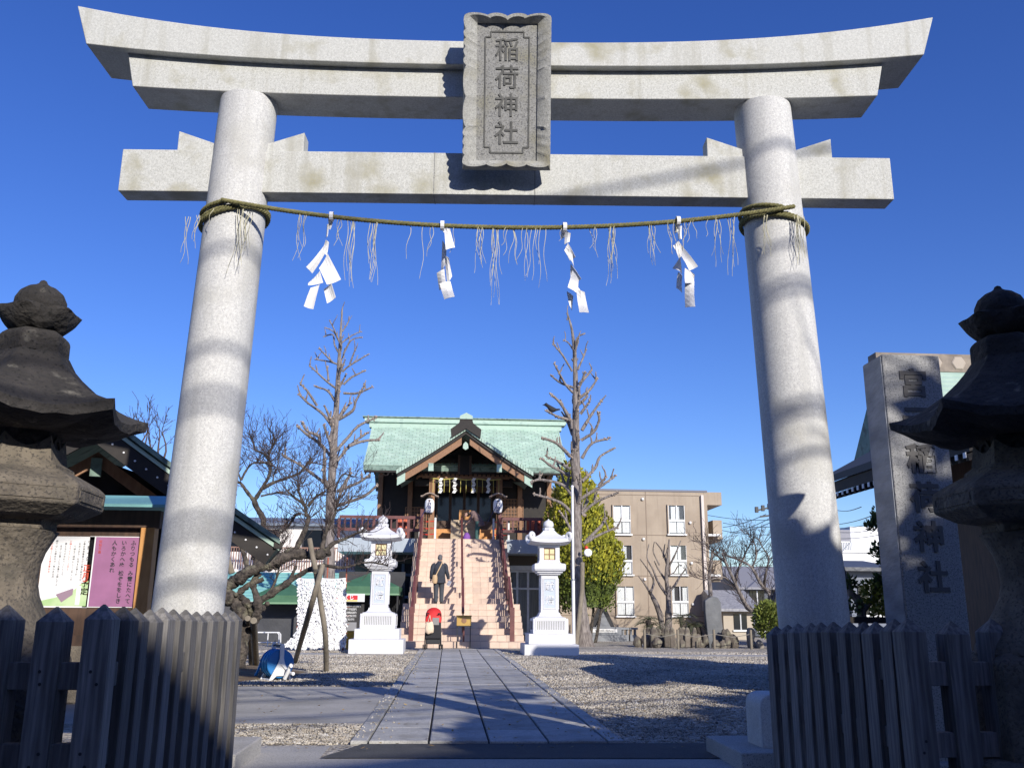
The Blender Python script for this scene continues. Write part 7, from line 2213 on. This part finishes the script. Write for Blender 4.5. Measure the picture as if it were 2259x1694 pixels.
# ------------------------------------------------------------------ people
skin = mat('skin', (0.55, 0.34, 0.25), (0.50, 0.30, 0.22), 8, 0.6)
def skinned(name, joints, edges, m, parent, root=0, sub=2):
    # joints: (x, y, z, rx, ry)
    me = bpy.data.meshes.new(name)
    me.from_pydata([j[:3] for j in joints], edges, [])
    o = put(name, me, parent)
    md = o.modifiers.new('skin', 'SKIN')
    sk = me.skin_vertices[0].data
    for i, j in enumerate(joints):
        sk[i].radius = (j[3], j[4] if len(j) > 4 else j[3])
        sk[i].use_root = (i == root)
    md.use_smooth_shade = True
    ss = o.modifiers.new('smooth', 'SUBSURF')
    ss.levels = ss.render_levels = sub
    me.materials.append(m)
    return o
def hand(parent, p, d, side, name='hand'):
    mb = MB()
    p, d = Vector(p), Vector(d).normalized()
    s_ = d.cross(Vector((0, 1, 0)))
    s_ = s_.normalized() if s_.length > 0.1 else Vector((0, 0, 1))
    mb.tube([p - d * 0.02, p + d * 0.03, p + d * 0.075], [0.024, 0.036, 0.034], 8)
    fwd = Vector((0, 1, 0))
    for i, L_ in enumerate((0.058, 0.068, 0.064, 0.05)):
        b0 = p + d * 0.07 + fwd * ((i - 1.5) * 0.018)
        mb.tube([b0, b0 + d * L_ * 0.55 + s_ * 0.006 * side, b0 + d * L_ + s_ * 0.028 * side], [0.0095, 0.009, 0.007], 6)
    b0 = p + d * 0.025 - fwd * 0.03
    mb.tube([b0, b0 - fwd * 0.022 + d * 0.03, b0 - fwd * 0.024 + d * 0.058], [0.011, 0.010, 0.008], 6)
    return mb.build(name, skin, parent, smooth=60)
def head(parent, c, yaw, tilt, hairm, cover):
    # egg-shaped head with face on +Y side (rotated by yaw)
    Mh = Matrix.Translation(c) @ Matrix.Rotation(yaw, 4, 'Z') @ Matrix.Rotation(tilt, 4, 'X')
    mb = MB()
    rings = []
    for z, w, f, b_ in ((-0.125, 0.035, 0.050, -0.01), (-0.11, 0.050, 0.075, 0.01), (-0.08, 0.062, 0.086, 0.045), (-0.045, 0.068, 0.088, 0.075), (0.0, 0.073, 0.090, 0.092), (0.04, 0.074, 0.090, 0.097), (0.075, 0.066, 0.078, 0.088), (0.10, 0.048, 0.055, 0.066), (0.115, 0.02, 0.025, 0.03)):
        ring = []
        for k_ in range(16):
            a_ = 2 * PI * k_ / 16
            y_ = math.sin(a_)
            ring.append((w * math.cos(a_), (f if y_ > 0 else b_) * y_, z))
        rings.append(ring)
    mb.loft(rings)
    mb.tube([(0, 0.086, 0.015), (0, 0.108, -0.025), (0, 0.088, -0.038)], [0.008, 0.014, 0.010], 6)
    for sx in (-1, 1):
        mb.lathe([(0.004, -0.004), (0.022, 0.0), (0.024, 0.008), (0.012, 0.012)], 10, sx=0.7, sy=1.3).xf(Matrix.Identity(4)) if False else None
        mb.tube([(sx * 0.072, -0.005, 0.02), (sx * 0.084, -0.012, 0.0), (sx * 0.074, -0.005, -0.03)], [0.012, 0.016, 0.009], 6)
    h_ = mb.xf(Mh).build('head', skin, parent, smooth=60)
    for sx in (-1, 1):
        MB().ball((sx * 0.030, 0.082, 0.005), 0.011, 8, 6).xf(Mh).build('eye', M['black'], h_, smooth=60)
    MB().tube([(-0.024, 0.085, -0.068), (0, 0.091, -0.070), (0.024, 0.085, -0.068)], 0.006, 6).xf(Mh).build('mouth', flat('lip', (0.35, 0.12, 0.10)), h_)
    hb = MB()
    rings = []
    for z, w, f, b_ in ((-0.07, 0.060, -0.02, 0.085), (-0.03, 0.077, 0.0, 0.100), (0.01, 0.083, 0.02, 0.108), (0.05, 0.085, 0.085, 0.108), (0.085, 0.076, 0.088, 0.100), (0.115, 0.055, 0.062, 0.072), (0.132, 0.02, 0.025, 0.03)):
        rings.append([(w * math.cos(2 * PI * k_ / 16), (f if math.sin(2 * PI * k_ / 16) > 0 else b_) * math.sin(2 * PI * k_ / 16), z) for k_ in range(16)])
    hb.loft(rings)
    hb.xf(Mh).build(cover, hairm, h_, smooth=60)
    return h_
# man climbing the stairs, seen from behind
pm_ = at(*c8(850, 930), 33.6)
man = thing('person', 'person in dark jacket and trousers with tan shoulder bag climbing the stairs', 'person', (pm_.x, 33.35, z_land))
J = [(0, 0, 0.90, 0.13, 0.10), (0, 0.02, 1.08, 0.135, 0.10), (0, 0.05, 1.28, 0.15, 0.11), (0, 0.06, 1.40, 0.08, 0.07), (0.0, 0.09, 1.47, 0.05, 0.05), (0.0, 0.10, 1.53, 0.055, 0.06),
     (-0.17, 0.05, 1.37, 0.06, 0.06), (-0.25, 0.02, 1.12, 0.045, 0.045), (-0.27, 0.06, 0.90, 0.033, 0.033), (0.17, 0.05, 1.37, 0.06, 0.06), (0.25, 0.0, 1.12, 0.045, 0.045), (0.31, 0.04, 0.90, 0.033, 0.033),
     (-0.09, 0, 0.82, 0.085, 0.085), (-0.10, 0.0, 0.46, 0.062, 0.062), (-0.10, -0.05, 0.09, 0.042, 0.042), (0.09, 0.02, 0.82, 0.085, 0.085), (0.10, 0.08, 0.48, 0.062, 0.062), (0.10, 0.04, 0.10, 0.042, 0.042), (-0.10, 0.07, 0.04, 0.045, 0.035), (0.10, 0.17, 0.05, 0.045, 0.035)]
Ed = [(0, 1), (1, 2), (2, 3), (3, 4), (4, 5), (2, 6), (6, 7), (7, 8), (2, 9), (9, 10), (10, 11), (0, 12), (12, 13), (13, 14), (0, 15), (15, 16), (16, 17), (14, 18), (17, 19)]
body = skinned('body', J, Ed, skin, man)
navy = mat('navy_cloth', (0.036, 0.041, 0.056), (0.022, 0.026, 0.036), 8, 0.85, 0.01, 12)
grey_tr = mat('grey_cloth', (0.062, 0.07, 0.082), (0.045, 0.05, 0.06), 8, 0.85, 0.01, 12)
def gown(name, rings, m, parent):
    mb = MB()
    R_ = []
    for cx, cy, z, rx, ry in rings:
        R_.append([(cx + rx * math.cos(2 * PI * k_ / 18) * (1 + 0.03 * math.sin(5 * k_ + z * 20)), cy + ry * math.sin(2 * PI * k_ / 18), z) for k_ in range(18)])
    mb.loft(R_)
    return mb.build(name, m, parent, smooth=60)
jk = gown('jacket', [(0, -0.0, 0.72, 0.235, 0.165), (0, 0.0, 0.80, 0.235, 0.17), (0, 0.01, 0.95, 0.215, 0.165), (0, 0.02, 1.10, 0.21, 0.165), (0, 0.04, 1.25, 0.225, 0.165), (0, 0.05, 1.34, 0.215, 0.145), (0, 0.06, 1.40, 0.15, 0.115), (0, 0.08, 1.455, 0.085, 0.09), (0, 0.09, 1.50, 0.075, 0.085)], navy, man)
for sx in (-1, 1):
    hx = -0.29 if sx < 0 else 0.33
    hy = 0.06
    mb = MB()
    mb.tube(smooth_path([Vector((sx * 0.15, 0.05, 1.36)), Vector((sx * 0.215, 0.04, 1.32)), Vector((sx * 0.265, 0.01, 1.12)), Vector((hx * 0.97, hy - 0.02, 0.96)), Vector((hx, hy, 0.88))], 4), [0.085] * 4 + [0.088, 0.085, 0.08, 0.077, 0.074, 0.07, 0.068, 0.066, 0.063, 0.06, 0.058, 0.056, 0.056], 12)
    mb.build('sleeve', navy, jk, smooth=60)
    hand(body, (hx, hy, 0.865), (0.15 * sx, 0.05, -1), -sx)
    lx, ly = sx * 0.10, (0.08 if sx > 0 else 0.0)
    mb = MB()
    mb.tube(smooth_path([Vector((sx * 0.085, 0.0, 0.88)), Vector((sx * 0.095, ly * 0.5, 0.70)), Vector((lx, ly, 0.47)), Vector((lx, ly - 0.05, 0.25)), Vector((lx, ly - 0.05, 0.07))], 4), [0.115] * 3 + [0.112, 0.108, 0.104, 0.098, 0.092, 0.088, 0.084, 0.08, 0.078, 0.076, 0.075, 0.074, 0.074, 0.075], 12)
    mb.build('trouser_leg', grey_tr, man, smooth=60)
    mb = MB()
    mb.loft([[(lx + rx_ * math.cos(2 * PI * k_ / 12), ly - 0.05 + cy_ + ry_ * math.sin(2 * PI * k_ / 12), z_) for k_ in range(12)] for z_, rx_, ry_, cy_ in ((0.0, 0.052, 0.135, 0.045), (0.03, 0.055, 0.138, 0.045), (0.06, 0.050, 0.11, 0.03), (0.09, 0.045, 0.06, 0.0))])
    mb.build('shoe', M['black'], man, smooth=60)
head(body, Vector((0.02, 0.11, 1.60)), R(-8), R(-8), mat('knit_cap', (0.13, 0.13, 0.14), (0.08, 0.08, 0.085), 20), 'cap')
tan = mat('tan_leather', (0.52, 0.36, 0.20), (0.45, 0.30, 0.16), 6, 0.6)
bag = thing('shoulder_bag', 'tan shoulder bag hanging at the left hip of the climbing person', 'bag', (pm_.x - 0.15, 33.35 - 0.19, z_land + 0.70))
MB().loft([[(0.085 * s_ * math.cos(2 * PI * k_ / 14), 0.045 * math.sin(2 * PI * k_ / 14), z_) for k_ in range(14)] for z_, s_ in ((0.0, 0.7), (0.03, 1.0), (0.10, 1.12), (0.20, 1.1), (0.28, 0.95), (0.30, 0.8))]).build('pouch', tan, bag, smooth=50)
MB().bar((0.03, 0.0, 0.27), (0.27, 0.055, 0.77), 0.035, 0.012, up=(0, 1, 0)).build('strap', tan, bag)
o = MB().box(-0.06, 0.06, -0.004, 0.004, -0.09, 0.09).build('booklet', mat('grey_booklet', (0.42, 0.44, 0.50), (0.2, 0.2, 0.25), 12))
o.location = (pm_.x + 0.36, 33.36, z_land + 0.72)
o.rotation_euler = (0.2, 0.5, 0.2)
tag(o, 'small grey booklet held in the right hand of the climbing person', 'booklet')
# woman bowing at the top
pw_ = at(*c7(985, 1060), 39.6)
wo = thing('person', 'person in mottled brown coat bending forward at the offertory chest', 'person', (pw_.x + 0.05, 39.75, z_top - 0.01))
J = [(0.10, 0.0, 0.86, 0.13, 0.11), (0.04, 0.02, 1.00, 0.13, 0.11), (-0.08, 0.04, 1.16, 0.13, 0.11), (-0.17, 0.06, 1.22, 0.07, 0.07), (-0.25, 0.07, 1.22, 0.048, 0.048), (-0.30, 0.08, 1.20, 0.055, 0.055),
     (-0.12, -0.12, 1.12, 0.055, 0.055), (-0.22, -0.12, 0.92, 0.042, 0.042), (-0.34, -0.06, 0.78, 0.03, 0.03), (-0.12, 0.18, 1.12, 0.055, 0.055), (-0.22, 0.18, 0.92, 0.042, 0.042), (-0.34, 0.14, 0.80, 0.03, 0.03),
     (0.10, -0.09, 0.80, 0.08, 0.08), (0.08, -0.09, 0.44, 0.06, 0.06), (0.08, -0.09, 0.08, 0.042, 0.042), (0.10, 0.09, 0.80, 0.08, 0.08), (0.10, 0.09, 0.44, 0.06, 0.06), (0.10, 0.09, 0.08, 0.042, 0.042), (0.0, -0.09, 0.04, 0.04, 0.035), (0.02, 0.09, 0.04, 0.04, 0.035)]
body = skinned('body', J, Ed, skin, wo)
coatm = mat('tweed', (0.24, 0.16, 0.15), (0.11, 0.08, 0.08), 18, 0.95)
mb = MB()
R_ = []
for (cx, cy, cz, ax_, rx_, ry_) in ((0.24, 0.0, 0.66, 0.20, 0.22, 0.23), (0.19, 0.0, 0.78, 0.35, 0.21, 0.22), (0.11, 0.01, 0.94, 0.6, 0.185, 0.20), (0.02, 0.02, 1.08, 0.9, 0.175, 0.20), (-0.09, 0.04, 1.18, 1.2, 0.16, 0.20), (-0.16, 0.05, 1.22, 1.4, 0.12, 0.15), (-0.22, 0.06, 1.23, 1.5, 0.075, 0.085)):
    ring = []
    for k_ in range(18):
        a_ = 2 * PI * k_ / 18
        u = rx_ * math.cos(a_)
        ring.append((cx + u * math.cos(ax_), cy + ry_ * math.sin(a_), cz + u * math.sin(ax_)))
    R_.append(ring)
cj = mb.loft(R_).build('coat', coatm, wo, smooth=60)
for sy, hy in ((-0.16, -0.06), (0.2, 0.14)):
    mb = MB()
    mb.tube(smooth_path([Vector((-0.08, sy * 0.9, 1.14)), Vector((-0.13, sy, 1.08)), Vector((-0.22, sy, 0.92)), Vector((-0.34, hy, 0.79))], 4), [0.08, 0.08, 0.078, 0.076, 0.073, 0.07, 0.066, 0.063, 0.06, 0.058, 0.056, 0.055, 0.055], 12)
    mb.build('sleeve', coatm, cj, smooth=60)
    hand(body, (-0.35, hy, 0.775), (-0.6, 0, -0.8), 1)
green_tr = mat('green_cloth', (0.05, 0.13, 0.115), (0.04, 0.10, 0.09), 8, 0.85)
for sy in (-0.09, 0.09):
    MB().tube([(0.13, sy, 0.86), (0.12, sy, 0.65), (0.09, sy, 0.42), (0.085, sy, 0.2), (0.085, sy, 0.05)], [0.13, 0.115, 0.095, 0.085, 0.08], 12).build('trouser_leg', green_tr, wo, smooth=60)
    MB().box(-0.08, 0.13, sy - 0.045, sy + 0.045, 0.0, 0.07).build('shoe', M['black'], wo, bevel=0.02)
head(body, Vector((-0.34, 0.08, 1.17)), R(90), R(35), mat('dark_hair', (0.02, 0.016, 0.014)), 'hair')
o = MB()
o.loft([[(rx_ * math.cos(2 * PI * k_ / 14), ry_ * math.sin(2 * PI * k_ / 14), z_) for k_ in range(14)] for z_, rx_, ry_ in ((0, 0.13, 0.07), (0.06, 0.16, 0.09), (0.2, 0.15, 0.085), (0.3, 0.11, 0.06), (0.36, 0.05, 0.03))])
o = o.build('purple_bag', mat('purple_cloth', (0.20, 0.07, 0.34), (0.15, 0.05, 0.27), 6), smooth=60)
o.location = (pw_.x - 0.30, 39.55, z_top - 0.01)
tag(o, 'purple cloth bag held in front of the bending person', 'bag')
# ------------------------------------------------------------------ stroller with tote bag
ps_ = atz(*c8(800, 1362))
sr = thing('stroller', 'folding baby stroller with red canopy parked at the stair foot', 'stroller', (ps_.x, 28.3, 0.03))
blackm = M['black']
redm = mat('red_fabric', (0.62, 0.025, 0.025), (0.52, 0.02, 0.02), 5, 0.7)
for sx in (-1, 1):
    for fy in (0, 1):
        y_ = -0.02 if fy == 0 else 0.55
        x_ = sx * (0.25 if fy == 0 else 0.22)
        for k_ in (-0.035, 0.035):
            wh_ = MB().lathe([(0.045, -0.016), (0.066, -0.016), (0.078, -0.008), (0.078, 0.008), (0.066, 0.016), (0.045, 0.016)], 20).xf(Matrix.Translation((x_ + k_, y_, 0.078)) @ Matrix.Rotation(PI / 2, 4, 'Y')).build('wheel', blackm, sr, smooth=40)
            MB().lathe([(0.0005, -0.012), (0.046, -0.010), (0.046, 0.010), (0.0005, 0.012)], 12).xf(Matrix.Translation((x_ + k_, y_, 0.078)) @ Matrix.Rotation(PI / 2, 4, 'Y')).build('hub', M['steel'], wh_)
    MB().tube([(sx * 0.25, -0.02, 0.10), (sx * 0.235, 0.06, 0.45), (sx * 0.22, 0.10, 0.75), (sx * 0.215, -0.02, 1.02), (sx * 0.20, -0.10, 1.05)], 0.013, 8).build('frame_tube', M['iron'], sr, smooth=50)
    MB().tube([(sx * 0.22, 0.55, 0.10), (sx * 0.225, 0.25, 0.42), (sx * 0.22, 0.05, 0.62)], 0.012, 8).build('frame_tube', M['iron'], sr, smooth=50)
    MB().tube([(sx * 0.20, -0.10, 1.05), (sx * 0.13, -0.13, 1.045)], 0.019, 8).build('grip', blackm, sr)
MB().prism([(-0.01, 0.36), (0.02, 0.16), (0.50, 0.18), (0.52, 0.34), (0.04, 0.42)], -0.215, 0.215, 'x').build('basket', mat('dark_mesh', (0.028, 0.03, 0.034), (0.04, 0.042, 0.046), 30), sr, bevel=0.03)
MB().prism([(0.0, 0.43), (0.45, 0.44), (0.46, 0.52), (0.16, 0.52), (0.07, 0.98), (-0.03, 0.97)], -0.225, 0.225, 'x').build('seat', blackm, sr, bevel=0.03)
MB().box(-0.03, 0.17, -0.075, -0.062, 0.72, 0.93).build('rear_panel', mat('grey_panel', (0.24, 0.23, 0.22)), sr)
rings = []
for i in range(9):
    th = R(-35) + R(150) * i / 8
    y_, z_ = 0.24 - 0.30 * math.cos(th), 0.86 + 0.36 * math.sin(th)
    rings.append([(0.235 * math.cos(PI * k_ / 10) * (1.0), y_ , max(0.78, 0.80 + (z_ - 0.80) * (0.25 + 0.75 * math.sin(PI * k_ / 10) ** 0.6))) for k_ in range(11)])
o = MB().loft(rings, False, False, False).build('canopy', redm, sr, smooth=60, fix=False)
sd = o.modifiers.new('s', 'SOLIDIFY')
sd.thickness = 0.012
MB().prism([(-0.02, 0.30), (-0.055, 0.34), (-0.06, 0.80), (-0.035, 0.99), (-0.025, 0.99)], -0.225, 0.225, 'x').build('rear_fabric', blackm, sr, bevel=0.01)
tt = thing('tote_bag', 'cream cloth tote bag hung on the back of the stroller', 'bag', (ps_.x - 0.11, 28.3 - 0.13, 0.50))
tt.scale = (0.78, 0.8, 1.0)
cloth = mat('cream_cloth', (0.74, 0.60, 0.45), (0.66, 0.52, 0.38), 4, 0.9, 0.02, 8)
MB().loft([[(rx_ * math.cos(2 * PI * k_ / 16), ry_ * math.sin(2 * PI * k_ / 16), z_ + 0.02 * math.sin(k_)) for k_ in range(16)] for z_, rx_, ry_ in ((0.0, 0.10, 0.04), (0.03, 0.16, 0.07), (0.14, 0.17, 0.08), (0.26, 0.15, 0.06), (0.33, 0.12, 0.035))]).build('pouch', cloth, tt, smooth=60)
for sx in (-1, 1):
    MB().tube([(sx * 0.07, 0.0, 0.31), (sx * 0.03, 0.02, 0.43), (0.0, 0.05, 0.53)], 0.010, 6).build('handle', cloth, tt)

# ------------------------------------------------------------------ across the road, behind the viewer (casts the shade of the foreground)
s2 = Vector((math.sin(SUN_AZ), -math.cos(SUN_AZ), 0))
perp = Vector((math.cos(SUN_AZ), math.sin(SUN_AZ), 0))
def sunpt(px_, s_, h_):                                    # perpendicular offset, distance towards the sun
    return perp * px_ + s2 * s_ + Vector((0, 0, h_))
tanE = math.tan(SUN_EL)
D0 = 16.0
hz_ = 1.12 + (D0 + 4.5) * tanE
c0 = sunpt(1.0, D0, 0)
nh = thing('neighbour_house', 'two-storey rendered house across the road behind the viewer, roofline shaped for shade', 'house', (c0.x, c0.y, 0), SUN_AZ)
# local x runs along perp, local y away from the sun
MB().box(-16, 13, -6, 0, -0.06, hz_ - 0.5).build('wall', cream, nh)
MB().prism([(-16.5, hz_ - 0.5), (13.5, hz_ - 0.5), (13.5, hz_ + 1.2), (6.2, hz_ + 0.95), (4.7, hz_ + 0.25), (3.6, hz_ + 0.20), (1.0, hz_), (-16.5, hz_ - 0.1)], -6.4, 0.3).build('parapet', bpy.data.materials['slate_roof'], nh)  # top edge stepped to set where the foreground shade ends
for i in range(6):
    for z in (1.0, 3.8):
        MB().box(-13 + 4 * i, -11.2 + 4 * i, 0.002, 0.05, z, z + 1.4).build('window', M['glass'], nh)
# evergreen beside the right fence, out of frame, dappling the name stone
def shade_tree(label, px_, s_, rad, zc, n, seed, size, leafm, branches=12):
    p = sunpt(px_, s_, 0)
    t = thing('shade_tree', label, 'tree', (p.x, p.y, -0.05))
    rg_ = random.Random(seed)
    mb = MB()
    limb(mb, [Vector((0, 0, 0)), Vector((0.1, 0.05, zc * 0.5)), Vector((0.0, 0, zc))], 0.16, 0.06, 8, 0.1, rg_)
    for i in range(branches):
        a_ = rg_.uniform(0, 2 * PI)
        z = zc - rad * 0.9 + rg_.random() * rad * 1.2
        twigs(mb, (0, 0, z), (math.cos(a_), math.sin(a_), 0.35), rad * 0.9, 0.05, 2, rg_, 0.7, 0.1, (2, 3), 0.008)
    mb.build('trunk', M['bark_grey'], t, fix=False)
    cl_ = []
    for _ in range(n // 60):
        v = Vector((rg_.gauss(0, 1), rg_.gauss(0, 1), rg_.gauss(0, 0.8)))
        v = v.normalized() * rad * rg_.random() ** 0.4
        cl_.append((Vector((0, 0, zc)) + v, rad * rg_.uniform(0.12, 0.22)))
    def f_(r2):
        c, r = r2.choice(cl_)
        v = Vector((r2.gauss(0, 1), r2.gauss(0, 1), r2.gauss(0, 1))).normalized()
        return c + v * r * r2.random() ** 0.4, v
    leaf_crown('crown', t, n, f_, size, leafm, seed, 0.2)
    return t
mon_c = Vector((x1, YM, 0)) if False else Vector((bpy.data.objects['name_stone'].location.x + 0.2, 6.0, 0))
pm = mon_c.dot(perp)
sm = mon_c.dot(s2)
shade_tree('broadleaf evergreen beside the road, right of and behind the viewer', pm + 0.75, sm + 8.0, 1.25, 2.25 + 8.0 * tanE, 480, 7, 0.19, M['green_leaf'], 8)
lv = Vector((2.47, 4.65, 0))
shade_tree('dense round evergreen added unseen behind the viewer to shade the right lantern', lv.dot(perp) - 0.20, lv.dot(s2) + 6.0, 0.80, 1.80 + 6.0 * tanE, 5200, 15, 0.12, M['green_leaf'])  # crown added out of view to throw shade on the right lantern
v = Vector((6.6, 2.2, 0))
shade_tree('clipped evergreen outside the picture beside the right fence', v.dot(perp), v.dot(s2), 1.2, 3.2, 1600, 22, 0.13, M['green_leaf'])
# unseen taller block added behind the viewer to cut sky light
cb_ = thing('sky_block', 'tall grey block added unseen behind the viewer to cut sky light', 'building', (-4.5, -7.0, 0))
MB().box(-26, 0, -12, 0, -0.06, 13).build('wall', bpy.data.materials['grey_upper'], cb_)
MB().box(-26.2, 0.2, -12.2, 0.2, 13.002, 13.4).build('parapet', bpy.data.materials['cap_grey'], cb_)
for i in range(8):
    for k_ in range(4):
        MB().box(-2.6 - 3.1 * i, -0.9 - 3.1 * i, 0.002, 0.05, 1.0 + 3.1 * k_, 2.6 + 3.1 * k_).build('window', M['glass'], cb_)
# overhead cables along the road behind the viewer (their soft shadows band the gate pillars)
pil = Vector((2.1, 6.4, 0))
for i, (h_, d_) in enumerate(((1.9, 11.0), (2.35, 11.4), (2.6, 11.2), (3.1, 12.0), (3.35, 11.6), (3.8, 11.2), (4.3, 12.4))):
    s_ = pil.dot(s2) + d_
    pts_ = [sunpt(-14 + 2 * k_, s_ + 0.04 * k_ * (i % 3 - 1), h_ + d_ * tanE + 0.25 * ((k_ - 7) / 7) ** 2) for k_ in range(17)]
    o = MB().tube(pts_, 0.024, 5).build('road_cable', wm)
    tag(o, 'overhead cable along the road behind the viewer, %s from the ground' % ['lowest', 'second', 'third', 'fourth', 'fifth', 'sixth', 'topmost'][i], 'wire', 'cables over the road')
for i, (gx_, gy_, hh, rr) in enumerate(((-6.6, 0.8, 5.0, 2.3), (-6.2, -3.8, 5.6, 2.4), (10.5, -1.5, 5.2, 2.2))):  # unseen trees added to hold sky light off the shaded foreground
    v = Vector((gx_, gy_, 0))
    shade_tree('large unseen tree added to cut sky light, %s' % ['left of the fence', 'left behind the viewer', 'far right behind the viewer'][i], v.dot(perp), v.dot(s2), rr, hh, 2200, 60 + i, 0.36, M['green_leaf'])
